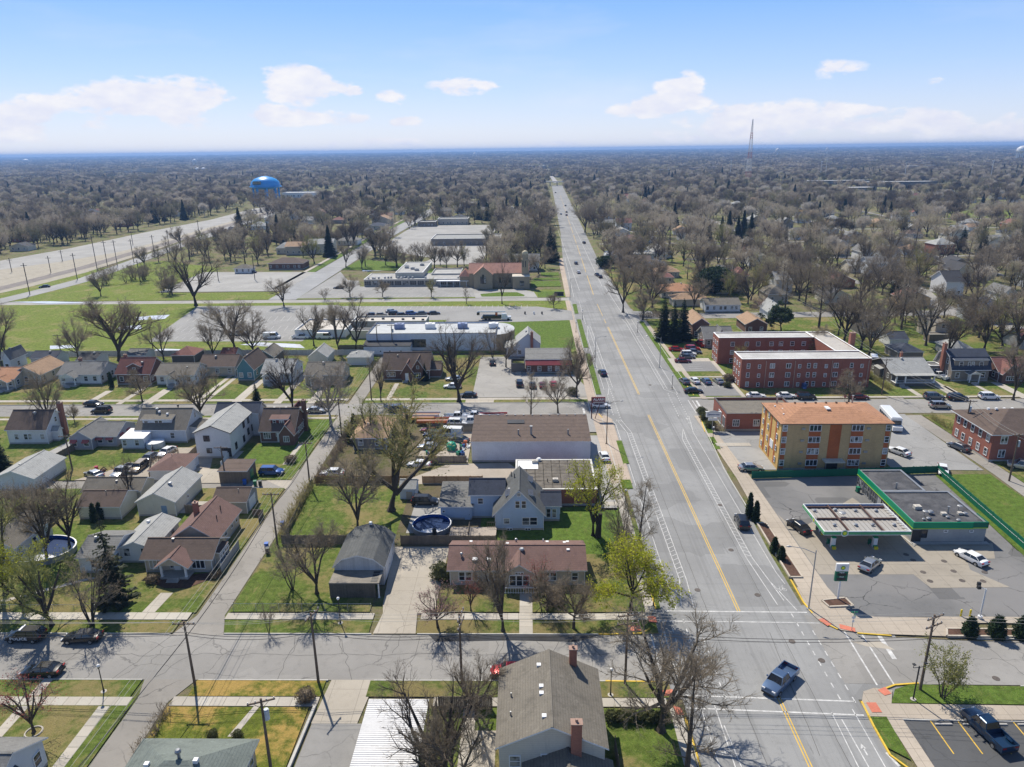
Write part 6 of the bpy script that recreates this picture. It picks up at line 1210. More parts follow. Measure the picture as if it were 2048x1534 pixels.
# corner houses in the east
r,v = B('house','dark grey bungalow with pale grey roof and white railed porch','house',(1782,747),1870,3.0,11.8,'gy' if False else 'gx',2.3,'dgrey','light',.5,wins=None,h=3.1);win(r,v,'W',.12,1.2,.9,1.2);win(r,v,'W',.3,1.2,1.0,1.2,'2');win(r,v,'W',.55,1.0,2.0,1.2,'4');win(r,v,'W',.85,1.2,.8,1.2);win(r,v,'W',.2,.1,.5,.4,'');v2 = vol(r,0,-2.4,v[2],2.35,.9,'flat',0,0,WL['dgrey'],CONC,WHITE,parapet=.02,found=False)
gutterposts(r,[(.3,-2.1),(2.6,-2.1),(v[2]-.3,-2.1)],.95,2.9,.17);railing(r,2.8,-2.2,v[2]-.3,-2.2,.95);m = MB();m.box(-.2,-2.7,2.9,v[2]+.2,0,3.05);m.build('porch_roof',SH['light'],r);steps(r,1.6,-2.5,1.4,4);chimney(r,v[2]*.6,8.5,4,6.2,.6,.6,CH_BRICK);v3 = vol(r,-.9,4.6,.9,3.4,2.6,'sW',.3,.1,WL['dgrey'],SH['light'])
r,v = B('house','brown gambrel-roofed two-storey house with tall brick chimney and white entrance porch','house',(1903,741),1985,3.2,8.4,'gamx',4.6,'gbrown','navy',.4,wins=None,h=3.2);w = v[2]
for u in (.16,.84): win(r,v,'S',u,1.1,1.0,1.4,'h')
v2 = vol(r,.5,.25,w-1.0,3.0,5.8,'sS',.5,.2,WL['gbrown'],SH['navy'],z0=3.4,found=False);[win(r,v2,'S',u,4.1,ww,1.2,'h') for u,ww in ((.2,.9),(.44,.5),(.55,.5),(.8,.9))]
for u,z_ in ((.25,1.2),(.75,1.2),(.35,4.4),(.7,4.4)): win(r,v,'W',u,z_,.8,1.2,'h')
chimney(r,-.5,4.2,0,9.4,.8,1.1,CH_BRICK);v3 = vol(r,w*.38,-2.0,2.8,1.95,2.6,'gy',.6,.3,WL['white'],SH['grey'],z0=2.55,found=False);gutterposts(r,[(w*.38+.2,-1.8),(w*.38+2.6,-1.8)],.3,2.55,.1);steps(r,w*.38+1.4,-2.0,1.8,3);door(r,v,'S',.5,.4,1.0,2.0);v4 = vol(r,-3.4,4.4,3.3,3.6,2.9,'flat',0,0,WL['gbrown'],SH['grey'],WHITE,parapet=.2);autowin(r,v4,'S',n=3,z=1.0,w=.6)
r,v = B('house','brick house with red roof and white gable at the right edge beyond the second street','house',(1997,745),2110,2.8,8,'gx',2.6,'dbrick','red',.4,wins='SW');v2 = vol(r,.2,-1.5,4.2,5,2.8,'gy',2.4,.3,WL['dbrick'],SH['red'],found=False);win(r,v2,'S',.5,1.0,2.2,1.0,'4')
r,v = B('apartment_house','red brick two-storey apartment house with brown hip roof at the right edge','apartment house',(1985,868),2200,6.2,13,'hip',2.6,'brick','brown',.7,wins=None,h=6.1);[win(r,v,'W',u,z_,.9,1.4,'h') for u in (.12,.3,.5,.7,.9) for z_ in (1.0,3.9)];win(r,v,'S',.12,3.9,1.2,1.5,'2');win(r,v,'S',.12,1.0,1.2,1.5,'2');[vent(r,3+i*1.6,7.5,8.4,'box') for i in range(4)]
r,v = B('garage','garage with pale hip roof behind the gambrel-roofed house','garage',(1900,699),1950,2.4,8,'hip',1.9,'greyp','light',.3,wins=None)
r,v = B('garage','dark-roofed garage behind the grey bungalow','garage',(1795,705),1850,2.4,8,'hip',1.5,'gbrown','navy',.3,wins=None);r,v = B('garage','open-fronted garage with navy roof beside the back lane','garage',(1779,680),1820,2.4,7,'gx',1.6,'white','navy',.3,wins=None)
r,v = B('house','dark grey house with navy roof, skylights and white door behind the brick apartments','house',(1726,657),1768,2.9,10,'gx',3.4,'dgrey','navy',.4,wins='S',n=3);[vent(r,x_,3.8,6.2,'sky') for x_ in (2,5)]
r,v = B('house','tan flat-roofed two-storey house with green porch roof by the winding street','house',(1873,646),1905,5.6,11,'flat',0,'tan','greybrown',0,wins='SW',n=1,floors=2,h=5.2,trim=M('coping_dark',(.1,.1,.1)));v2 = vol(r,-3.5,-3.6,9,3.5,2.6,'flat',0,0,WL['wood'],SH['greybrown'],CONC,parapet=.1);vent(r,5,8,5.3,'ac',DARK,.6)
# corner of the east side beyond the apartments
r,v = B('house','red-brown brick house with tan gable roof beside the three spruces','house',(1384,650),1422,4.6,14,'gy',1.8,'dbrick','tan',.4,wins='SW',n=2);r,v = B('house','grey-roofed bungalow with white porch next to the brick apartments','house',(1408,679),1470,2.9,10,'gx',2.6,'gbrown','grey',.4,wins='SW',n=3);v2 = vol(r,3,0,4,6,3.0,'gy',3.0,.3,WL['gbrown'],SH['grey'],found=False)
r,v = B('house','brick house with tan gable roof behind the north wing of the apartments','house',(1490,650),1538,3.2,11,'gy',1.8,'dbrick','tan',.4,wins='S')
r,v = B('house','long low white ranch house with grey-brown roof and blue door','house',(1410,611),1484,2.8,9,'gx',1.7,'white','greybrown',.4,wins='S',n=6);r,v = B('house','large ranch house with orange-tan hip roof','house',(1322,584),1400,2.8,14,'hip',2.2,'tan','orange',.5,wins='S');r,v = B('house','ranch house with pinkish tan hip roof beside the dark junipers','house',(1345,600),1420,2.8,9,'hip',1.6,'tan','tan',.5,wins=None)
# civic and commercial buildings beyond the first blocks
r,v = B('workshop','long white flat-roofed warehouse with rooftop units and rounded east end behind the salvage yard','warehouse',(732,668),992,5.8,16,'flat',0,'paint',WR if False else 'light',0,wins=None,h=5.4,trim=DARK)
w = v[2];me = None
r.children[1].material_slots[0].material = WR if r.children[1].name.startswith('roof') else r.children[1].material_slots[0].material
for c in r.children:
    if c.name.startswith('roof'): c.data.materials[0] = M('pale_membrane',(.42,.44,.45),.7,.12)
m = MB();n = 16;P = [(w-.02+5.6*sin(pi*i/n),8-8*cos(pi*i/n)) for i in range(n+1)];m.prism(P,0,5.35,0,1);m.build('rounded_end',[WL['stone'],M('pale_membrane',(.55,.58,.60))],r)
v2 = vol(r,-.1,-4.3,14.4,4.25,2.9,'sS',.7,.2,WL['paint'],SH['dark'],DARK);[win(r,v2,'S',u,1.2,.4,.35,'') for u in (.36,.56,.8)];[vent(r,x_,9,5.45,'ac',WHITE if i % 2 else M('unit_blue',(.2,.25,.4),.5),1.7) for i,x_ in enumerate((9,19,29.5,39.5))];win(r,v,'S',.40,1.5,4.5,2.4,'5h',DARK);FOOT[-1] = (FOOT[-1][0],FOOT[-1][1]-5,FOOT[-1][2]+6,FOOT[-1][3])
r,v = B('commercial_building','low white building with cream flat roof beside the west parking lot','shop',(589,660),690,3.0,17,'flat',0,'paint','light',0,wins=None,h=2.9);win(r,v,'S',.42,1.1,1.0,.9,'',DARK);win(r,v,'S',.56,1.1,1.8,.9,'',DARK)
v2 = vol(r,v[2],9,26,8.5,3.3,'flat',0,0,WL['greyp'],SH['light'],None);[vent(r,v[2]+3+i*3.6,12+(i % 3),3.35,'ac',DARK,.5) for i in range(7)]
for c in r.children:
    if c.name.startswith('roof') and c.data.materials: c.data.materials[0] = M('cream_membrane',(.50,.47,.42),.8,.1)
v3 = vol(r,v[2]+2,-1,8.5,3.6,2.4,'flat',0,0,WL['beige'],M('cream_membrane',(.62,.60,.55)),None,found=False)
FOOT.append((-66,230,-28,256))
r,v = B('house','white gabled house with grey roof and brick chimney behind the red-roofed shop','house',(1030,689),1082,4.2,9,'gy',3.0,'palebl','light',.3,wins='S',n=3);chimney(r,v[2]*.66,-.4,0,8.0,.8,.7,CH_BRICK);v2 = vol(r,-3.2,0,3.1,8,3.0,'sW',.6,.2,WL['palebl'],SH['light'])
r,v = B('shop','corner shop with grey flat roof and red metal awning front','shop',(1050,718),1145,4.3,11,'sS',.3,'dbrick','grey',.1,wins=None,h=4.0);m = MB();n = 40
for i in range(n): m.poly([(v[2]*i/n+.03,-1.6,2.9),(v[2]*(i+1)/n-.03,-1.6,2.9),(v[2]*(i+1)/n-.03,-.02,4.0),(v[2]*i/n+.03,-.02,4.0)])
m.build('awning_roof',M('awning_crimson',(.22,.02,.035),.5,.1),r);autowin(r,v,'S',n=5,z=.8);v2 = vol(r,-4.0,-.2,3.9,5,2.5,'flat',0,0,WL['dgrey'],M('mossy_roof',(.14,.15,.04),.9),DARK);steps(r,-2,-.4,1.5,4)
# brick tudor and its neighbours on the north side of the second street
r,v = B('house','dark brick tudor house with brown roof, twin front gables and white door','house',(762,742),860,2.8,9.5,'gx',3.6,'dbrick','brown',.35,wins=None);w = v[2];v2 = vol(r,w*.42,-1.6,3.4,5,2.6,'gy',2.6,.25,WL['dbrick'],SH['rbrown'],found=False);door(r,v2,'S',.45,.5,.9,2.0);v3 = vol(r,w*.60,-.9,4.4,5.4,2.7,'gy',3.4,.3,WL['dbrick'],SH['brown'],found=False);win(r,v3,'S',.45,1.0,1.8,1.3,'3h');win(r,v3,'S',.5,3.6,.6,.7);win(r,v,'S',.18,1.1,2.2,1.2,'4');v4 = vol(r,w-.1,2,3.0,6,2.4,'gx',1.5,.2,WL['dbrick'],SH['brown']);steps(r,w*.5,-1.7,1.5,3)
def porchhouse(fl,frx,label,wm,rm,dep=9,z=2.9,rise=2.6,orient='gx',porch=(.1,.55),pr=None,n=3,chim=None,dorm=False,wf='SE'):
    r,v = B('house',label,'house',fl,frx,z,dep,orient,rise,wm,rm,.4,wins=wf,n=n);w = v[2]
    if porch:
        x0,x1 = w*porch[0],w*porch[1];v2 = vol(r,x0,-2.3,x1-x0,2.6,z-.15,'gy',1.2,.3,WL[wm],SH[pr or rm],z0=z-.2,found=False);m = MB();m.box(x0,-2.3,0,x1,-.01,.6);m.build('porch_floor',CONC,r);gutterposts(r,[(x0+.15,-2.15),(x1-.15,-2.15)],.6,z-.2,.11);steps(r,(x0+x1)/2,-2.3,1.3,3);railing(r,x0+.2,-2.2,(x0+x1)/2-.7,-2.2,.6)
    if chim: chimney(r,w*chim,dep*.6,z,z+rise+1.0,.7,.7,CH_BRICK)
    if dorm: vd = vol(r,w*.3,dep*.12,w*.4,dep*.3,z+1.9,'gy',.9,.2,WL[wm],SH[rm],z0=z+.4,found=False);win(r,vd,'S',.5,z+.9,.7,.7)
    return r,v
porchhouse((-40,760),28,'tan bungalow with orange-brown roof and dark porch at the left edge','tan','orange',9,2.8,1.8,porch=(.5,.95));porchhouse((18,752),80,'tan gabled bungalow with orange-tan roof beside the white drive','tan','tan',11,2.8,2.2,'gy',None)
porchhouse((112,751),200,'white bungalow with grey roof, dark green gable and front porch','white','grey',9,2.8,2.2,porch=(.15,.5),n=4,chim=.3)
porchhouse((228,750),300,'brick tudor house with maroon roof and white dormer gables','dbrick','maroon',8.5,3.0,3.2,porch=None,chim=.05,dorm=True);porchhouse((308,752),388,'white bungalow with light brown-grey roof and small entry gable','white','greybrown',8.5,2.8,2.0,porch=(.35,.6))
porchhouse((395,735),470,'brown-roofed house behind the large bare tree','tan','brown',8,2.8,2.2,porch=None);porchhouse((470,742),508,'teal house with brown roof and tall front gable','teal','brown',11,3.0,3.0,'gy',None,n=2)
porchhouse((520,748),585,'pale blue bungalow with light grey roof and white railed porch steps','palebl','light',10,2.8,2.4,porch=(.1,.6),n=3);porchhouse((606,752),685,'grey-brown bungalow with brown roof behind the white sycamore','tan','greybrown',9,2.8,2.2,porch=(.2,.5));porchhouse((1,722),20,'small white cottage with steep gable at the left edge','palebl','grey',7,3.4,2.0,'gy',None,n=1)
for (fl,frx,lab,wm,rm,z,dep,k,rise) in (((58,718),112,'garage with navy roof behind the tan bungalows','white','navy',2.4,6,'gx',1.4),((340,712),388,'garage with red roof and dark walls behind the tudor house','dgrey','red',2.4,7,'hip',1.8),((438,714),470,'white garage with maroon roof in front of the white wall','white','maroon',2.4,6,'gx',1.7),((508,716),548,'dark-fronted garage with brown roof behind the pale blue bungalow','dgrey','greybrown',2.6,9,'gy',1.8),((614,716),655,'cream garage with light grey steep roof near the white wall','cream','light',2.6,8,'gy',2.0),((692,716),740,'carport with pale grey hip roof at the head of the alley','white','light',2.4,6,'hip',1.2),((250,712),290,'small garage with grey roof behind the maroon-roofed house','white','grey',2.4,6,'gx',1.2),((150,722),190,'low dark grey-roofed outbuilding behind the white bungalow','white','dark',2.4,7,'gx',1.2)): B('garage',lab,'garage',fl,frx,z,dep,k,rise,wm,rm,.3,wins=None,found=False)
fence('white_wall_fence',[(-165,215.3),(-82,215.3)],1.9,WL['metalw'],'long white panel fence between the houses and the grass field');fence('white_wall_fence',[(-82,215.3),(-50,215.3)],1.8,WL['metalw'],'white panel fence end near the warehouse');fence('dark_fence',[(-60,222),(-37,222.3)],1.5,WL['dgrey'],'dark fence behind the bare trees beside the warehouse')
fence('wooden_fence',[(-40.5,124.4),(-22.6,124.4)],1.6,M('cedar_boards',(.34,.20,.10),.85,.25),'new orange-brown cedar fence behind the bare elm');fence('wooden_fence',[(-20.0,124.2),(-8.6,124.2)],1.6,M('cedar_boards',(.34,.2,.1)),'new orange-brown cedar fence beside the garden shed')
fence('wooden_fence',[(-39.6,102.1),(-28.2,102.1)],1.7,WL['wood'],'weathered grey fence left of the gambrel garage');fence('wooden_fence',[(-20.4,101.9),(-5.2,101.9)],1.7,WL['wood'],'weathered grey fence between the pool deck and the concrete drive');fence('wooden_fence',[(-39.6,102.2),(-41.0,124.2)],1.3,WL['wood'],'overgrown wooden fence along the alley beside the green yard');fence('wooden_fence',[(-22.6,133.6),(-12.4,133.6)],1.6,WL['wood'],'dark board fence in front of the salvage yard')
fence('dark_fence',[(-22.6,150.5),(-12.2,150.5)],2.0,WL['dgrey'],'black fence at the back of the salvage yard');chain_fence([(-40.6,84.3),(-21.6,84.3)],1.3,'low chain-link fence along the footway in front of the green corner yard');chain_fence([(-75,84.6),(-60,84.6)],.9,'thin chain-link fence in front of the white bungalow');fence('dark_fence',[(89,182),(92,214)],1.6,WL['dgrey'],'dark fence behind the brick apartment block')
# church
r = empty('church',(-31.0,327.5,0),0,'tan stone church with red tiled gable roof and domed bell tower','church');REDT = M('roof_tile_red',(.34,.18,.14),.85,.12,kind='shingle')
v = vol(r,4.6,2,27.0,12,6.6,'gx',3.6,.4,WL['stone'],REDT,WL['stone'],found=False);v2 = vol(r,7.0,-2.2,8.4,10,6.6,'gy',3.4,.3,WL['stone'],REDT,WL['stone'],found=False);[win(r,v2,'S',u,z_,.7,h_,'',DARK) for u,z_,h_ in ((.4,2.6,3.0),(.5,2.6,3.9),(.6,2.6,3.0))]
for u in (.52,.60,.68,.76): win(r,v,'S',u,2.2,.9,2.2,'2',DARK)
v3 = vol(r,0,4,4.7,9,5.0,'hip',2.6,.3,WL['stone'],REDT,WL['stone'],found=False);m = MB();m.prism([(28.6,0),(31.8,0),(31.8,3.2),(28.6,3.2)],0,13.0);m.build('tower',WL['stone'],r);m = MB();m.prism([(30.2+1.5*cos(pi/8+i*pi/4),1.6+1.5*sin(pi/8+i*pi/4)) for i in range(8)],13.0,15.2);m.build('belfry',WL['stone'],r);m = MB();m.ball(30.2,1.6,15.3,1.5,14,sz=1.0);m.build('dome',M('dome_tan',(.50,.43,.28),.6),r,smooth=True)
m = MB();[m.box(28.6+1.1*k+.45,-.04,9.4,28.6+1.1*k+.85,-.01,12.2) for k in (0,1)];m.build('belfry_opening',DARK,r);v4 = vol(r,24.5,-2.8,7.6,5.0,5.6,'sS',.5,.2,WL['stone'],M('stone_cap',(.55,.5,.42),.8),None,found=False);win(r,v4,'S',.55,1.6,1.8,2.0,'3',DARK);FOOT.append((-33,323,3,343))
r,v = B('house','grey-roofed rectory behind the church tower','house',(1007,524),1080,5.0,12,'gx',3.0,'white','grey',.4,wins='SE',n=4)
# school
r = empty('school',(-76,334,0),0,'low flat-roofed school with long glass front and raised hall','school');v = vol(r,0,0,46,17,3.2,'flat',0,0,WL['tan'],M('school_roof',(.33,.33,.32),.8,.2),WHITE,found=False,parapet=.15)
for i in range(13): win(r,v,'S',(i+.5)/13,.7,2.9,1.8,'3h',GREYM)
v2 = vol(r,14,5,13,34,5.4,'flat',0,0,WL['beige'],M('school_roof',(.4,.4,.39)),WHITE,z0=3.1,found=False,parapet=.2);v3 = vol(r,30,12,14,16,3.4,'flat',0,0,WL['beige'],M('school_roof',(.4,.4,.39)),None,found=False);rr = random.Random(8);[vent(r,rr.uniform(1,44),rr.uniform(1,4),3.3,'mush',GREYM,1.4) for i in range(16)];[vent(r,16+rr.uniform(0,8),12+i*4,5.5,'ac',GREYM,1.1) for i in range(5)];m = MB();m.box(34,-3,2.6,49,-.02,2.9);m.build('entrance_canopy',WHITE,r);gutterposts(r,[(36+i*3,-2.8) for i in range(5)],0,2.6,.1);FOOT.append((-77,330,-27,374))
for (fl,frx,z,dep,lab,wm,rf) in (((862,478),1000,4.5,28,'long tan flat-roofed hall beyond the school','gbrown',.45),((835,444),870,4,14,'small brown flat-roofed wing beside the parking lot','wood',.6),((875,438),935,5,18,'tan two-storey flat-roofed building with pale roof beyond the lots','tan',.62),((926,406),975,6,22,'dark red brick building with white flat roof among trees','dbrick',.7)):
    r,v = B('hall',lab,'building',fl,frx,z,dep,'flat',0,wm,'light',0,wins='S',n=8,trim=WHITE,floors=1)
# far houses along the left street
for (fl,frx,z,dep,k,ri,wm,rm,lab) in (((376*0+668,494),720,5.5,11,'gx',2.5,'beige','light','pale-roofed townhouse with brown brick ground floor beside the left street') if False else ((612,489),664,6,12,'gx',2.4,'beige','light','pale-roofed two-storey townhouse with central gable'),((550,497),575,3.6,12,'hip',2.4,'beige','light','townhouse garage wing with pale roof'),((568,494),612,5,12,'gx',2.2,'tan','tan','tan-roofed townhouse wing beside the pale one'),((534,528),605,3.2,12,'hip',2.2,'dbrick','brown','long brown brick house with dark hip roof beside the pale lot'),((466,538),502,2.6,6,'hip',1.5,'white','greybrown','small white shed with dark roof at the pale lot'),((742,440),780,5,16,'gy',3,'tan','tan','tan gabled house up the left street'),((660,470),700,3.2,12,'hip',2,'greyp','grey','grey house with hip roof set back from the left street'),((672,482),715,3.2,12,'hip',2,'white','grey','white house with grey hip roof on the left street'),((706,462),742,3.2,12,'hip',2,'greyp','dark','dark-roofed bungalow on the left street'),((735,452),770,3.2,12,'hip',2,'tan','navy','navy-roofed bungalow on the left street')): B('house',lab,'house',fl,frx,z,dep,k,ri,wm,rm,.5,wins='S')
# roofs on the east side
for (fl,frx,z,dep,k,ri,wm,rm,lab) in (((1212,508),1335,3.5,12,'flat',0,'paint','light','long white flat-roofed building east of the main road'),((1305,505),1345,3.5,22,'gy',2,'white','light','white metal-roofed workshop hall'),((1218,511),1262,3,11,'hip',2.4,'palebl','navy','pale house with navy hip roof in front of the white building'),((1252,525),1305,4.2,12,'gx',2.4,'dbrick','brown','brown brick house with brown roof by the main road'),((1290,531),1338,3.2,11,'hip',2.2,'tan','navy','tan house with navy roof among trees east of the road'),((1300,556),1350,2.8,10,'hip',2.2,'tan','red','house with red hip roof east of the road'),((1310,545),1362,2.8,9,'hip',2,'tan','tan','house with tan hip roof behind the red one'),((1225,490),1272,3,11,'hip',2.4,'tan','brown','brown hip-roofed house near the white building'),((1240,480),1300,3,12,'hip',2.4,'beige','rbrown','reddish brown hip-roofed house east of the road'),((1195,446),1240,3.5,12,'gx',2,'dgrey','grey','dark house with grey roof under the bare trees'),((1230,465),1262,3,12,'gy',2.4,'palebl','light','pale gabled house east of the road'),((1292,477),1315,3,9,'hip',2,'white','light','small white house with light hip roof'),((1490,487),1518,6,10,'gy',2.4,'dbrick','grey','two-storey brick house with steep grey roof'),((1498,512),1535,5.5,10,'hip',2.2,'white','light','white two-storey house with light grey hip roof'),((1441,545),1472,3,12,'gx',2.4,'white','grey','white house with grey roof near the utility lines'),((1470,552),1500,3,11,'hip',2.6,'tan','red','small house with faded red roof'),((1552,560),1590,6,12,'gx',2.4,'white','light','large white two-storey house with grey roof among pale trees'),((1535,590),1580,3.4,12,'hip',2.4,'tan','greybrown','tan house with grey-brown hip roof'),((1675,492),1705,5.5,12,'hip',2.4,'gbrown','grey','brown house with grey hip roof at the wood edge'),((1722,505),1750,5,12,'gy',2.8,'white','grey','white gabled house beside the blue-sided house'),((1738,528),1784,6,12,'gx',2.4,'palebl','grey','blue-sided two-storey house with grey roof'),((1698,532),1735,3.5,9,'gx',2.2,'beige','light','beige single-storey wing with light roof'),((1893,565),1935,6,12,'gx',3.4,'white','dark','white tudor-style house with steep dark roof'),((1912,545),1950,5.5,12,'gy',3.4,'cream','dark','cream gabled house with dark steep roof'),((2005,590),2040,3.5,11,'gy',2.4,'white','grey','white house with grey gable at the right edge among bare trees'),((1895,470),1935,5,11,'gy',3,'cream','greybrown','cream gabled house near the green field'),((1975,485),2020,5,11,'gy',3,'cream','grey','cream house with grey twin gables at the right edge'),((1750,660) if False else (1535,625),1570,3,10,'gy',2.6,'white','light','white gabled cottage behind the evergreen tree'),((1432,576),1466,2.8,7,'gx',1.2,'greyp','greybrown','low grey garage beside the junipers'),((1560,445),1590,5,12,'gy',3,'gbrown','light','distant house with pale gable between bare trees'),((1500,440),1530,5,12,'gy',3,'gbrown','light','distant house with light roof near two spruces')): B('house',lab,'house',fl,frx,z,dep,k,ri,wm,rm,.5,wins='S',trim=WHITE)
# distant blocks
for (bx,by,ty,wpx,lab,wm,rm) in ((235,352,342,50,'tan hospital-like block far left on the plain','tan','light'),(290,352,336,34,'taller tan block of the far hospital','tan','light'),(258,353,343,22,'middle wing of the far tan hospital','tan','light'),(575,351,346,36,'far white industrial roof behind the blue water tower','white','light'),(600,396,386,70,'pale grey building near the foot of the blue water tower','white','light'),(1660,369,362,150,'long dark brick building with white flat roof beyond the woods','dgrey','light'),(1800,373,364,140,'second long building with white flat roof beyond the woods','dgrey','light'),(1700,383,376,100,'nearer long building with white roof beyond the woods','dgrey','light')):
    x,y = G(bx,by);h = HT(bx,by,ty);w_ = wpx/FX*math.hypot(y,CAMH);r = empty('distant_building',(x-w_/2,y,0),0,lab,'building');v = vol(r,0,0,w_,26,h,'flat',0,0,WL[wm],M('far_white_roof',(.68,.67,.64),.8,.05),None,found=False,parapet=.6);autowin(r,v,'S',n=10,z=2,w=2,h=2);FOOT.append((x-w_/2-4,y-140,x+w_/2+4,y+30))
# overpass far up the road
x0,y0 = G(1085,371);y0 = 1290;r = empty('road_bridge',(road_c(y0)-26,y0,0),0,'concrete overpass crossing the main road far away','bridge');m = MB();m.box(-20,0,6,90,12,7.6);m.build('deck',M('bridge_concrete',(.45,.43,.40),.9),r)
for k in (14,26,38): m = MB();m.box(k-.7,2,0,k+.7,10,6);m.build('pier',M('bridge_concrete',(.4,.4,.4)),r)
# water towers
BLUEW = M('tower_blue',(.02,.30,.72),.35,.06)
def water_tower(bx,by,ty,wpx,label,mat,legs=True,frac=.62,txt=None):
    x,y = G(bx,by);h = HT(bx,by,ty);d = math.hypot(y,x);R_ = wpx/2/FX*math.hypot(d,CAMH)*.98;r = empty('water_tower',(x,y,0),0,label,'water tower');z0 = h*frac-R_*.1
    prof = [(0.0,-.34),(.5,-.30),(.86,-.16),(1.0,.0),(1.0,.12),(.93,.45),(.72,.72),(.45,.88),(.18,.97),(.0,1.0)];m = MB();hh = h-z0;m.tube([(0,0,z0+hh*.12+hh*.88*b) for a,b in prof],[max(.02,R_*a) for a,b in prof],28,cap=False);m.build('tank',mat,r,smooth=True)
    if legs:
        for i in range(8): a = 2*pi*(i+.5)/8;m = MB();m.tube([(R_*.84*cos(a),R_*.84*sin(a),0),(R_*.84*cos(a),R_*.84*sin(a),z0+hh*.15)],R_*.05+.3,8);m.build('leg',mat,r)
        m = MB();m.cyl(0,0,0,z0,R_*.12,10);m.build('riser',mat,r);m = MB();m.tube([(R_*1.06*cos(2*pi*i/28),R_*1.06*sin(2*pi*i/28),z0+hh*.1) for i in range(29)],.5,4);m.build('balcony',mat,r)
    else: m = MB();m.cyl(0,0,0,z0,R_*.3,10);m.build('stem',mat,r)
    return r,R_,z0,hh
r,R_,z0,hh = water_tower(535,405,352,54,'bright blue legged water tower beyond the railway',BLUEW); 
m = MB();m.box(-R_*.5,-R_*1.02,z0+hh*.30,R_*.02,-R_*.9,z0+hh*.60);o = m.build('painted_sign',M('sign_dark',(.03,.10,.14),.6),r)
text_mesh('EDISON',R_*.17,M('letter_tan',(.4,.3,.12),.6),r,(-R_*.24,-R_*1.03,z0+hh*.45),(pi/2,0,0));m = MB();[m.cyl(cos(i)*R_*.35,sin(i)*R_*.35,h_,h_+4,.12,4) for i,h_ in ((0,z0+hh),(1.5,z0+hh),(3,z0+hh),(4.5,z0+hh))];m.build('aerial',GREYM,r)
PW = M('tower_pale',(.62,.63,.64),.5)
for (bx,by,ty,wp,lab,lg) in ((396,345,335,8,'small white twin water tank far left, left one',False),(408,345,335,8,'small white twin water tank far left, right one',False),(391,335,318,8,'far white legged water tower on the left skyline',True),(53,330,318,10,'pale domed tank at the far left skyline',False),(1554,315,296,8,'far pale mushroom water tower right of the radio mast',False),(2042,320,291,18,'pale water tower at the right edge skyline',True),(950,320,305,7,'tiny pale water tower near the road vanishing point',False),(1653,312,295,5,'tiny water tower on the right skyline',False)): water_tower(bx,by,ty,wp,lab,PW,lg)
# lattice mast
x,y = G(1495,368);h = HT(1495,368,238);r = empty('radio_mast',(x,y,0),0,'tall red and white lattice radio mast rising above the skyline','mast');s0 = 4.2;nseg = 10;MR_ = M('mast_red',(.40,.16,.14),.6);MW_ = M('mast_white',(.62,.62,.63),.6)
for k in range(nseg):
    m = MB();za,zb_ = h*k/nseg,h*(k+1)/nseg;sa,sb = s0*(1-za/h)**.9+.35,s0*(1-zb_/h)**.9+.35;C4 = [(-1,-1),(1,-1),(1,1),(-1,1)];sub = 3
    for a in range(4):
        b = (a+1) % 4;m.tube([(C4[a][0]*sa,C4[a][1]*sa,za),(C4[a][0]*sb,C4[a][1]*sb,zb_)],.2,4)
        for q in range(sub): f0,f1 = q/sub,(q+1)/sub;p0 = [C4[a][0]*(sa+(sb-sa)*f0),C4[a][1]*(sa+(sb-sa)*f0),za+(zb_-za)*f0];p1 = [C4[b][0]*(sa+(sb-sa)*f1),C4[b][1]*(sa+(sb-sa)*f1),za+(zb_-za)*f1];m.tube([p0,p1],.11,3,cap=False);m.tube([[C4[b][0]*(sa+(sb-sa)*f0),C4[b][1]*(sa+(sb-sa)*f0),p0[2]],[C4[a][0]*(sa+(sb-sa)*f1),C4[a][1]*(sa+(sb-sa)*f1),p1[2]]],.16,3,cap=False)
    m.build('lattice_section',MR_ if k in (1,4,7) else MW_,r)
for bx,by,ty in ((1460,357,320),(1650,358,318),(1640,358,322),(1808,362,325),(1980,362,320),(155,352,320),(265,355,325)):
    x,y = G(bx,by);h = HT(bx,by,ty);p = empty('floodlight_mast',(x,y,0),0,'thin pale floodlight mast standing over the far trees, column %d of the frame' % bx if False else 'thin pale mast standing over the far trees','mast','thin masts over the far trees');m = MB();m.cyl(0,0,0,h,.45,5);m.build('pole',PW,p);m = MB();m.box(-1.5,-.5,h-2,1.5,.5,h);m.build('head',PW,p)
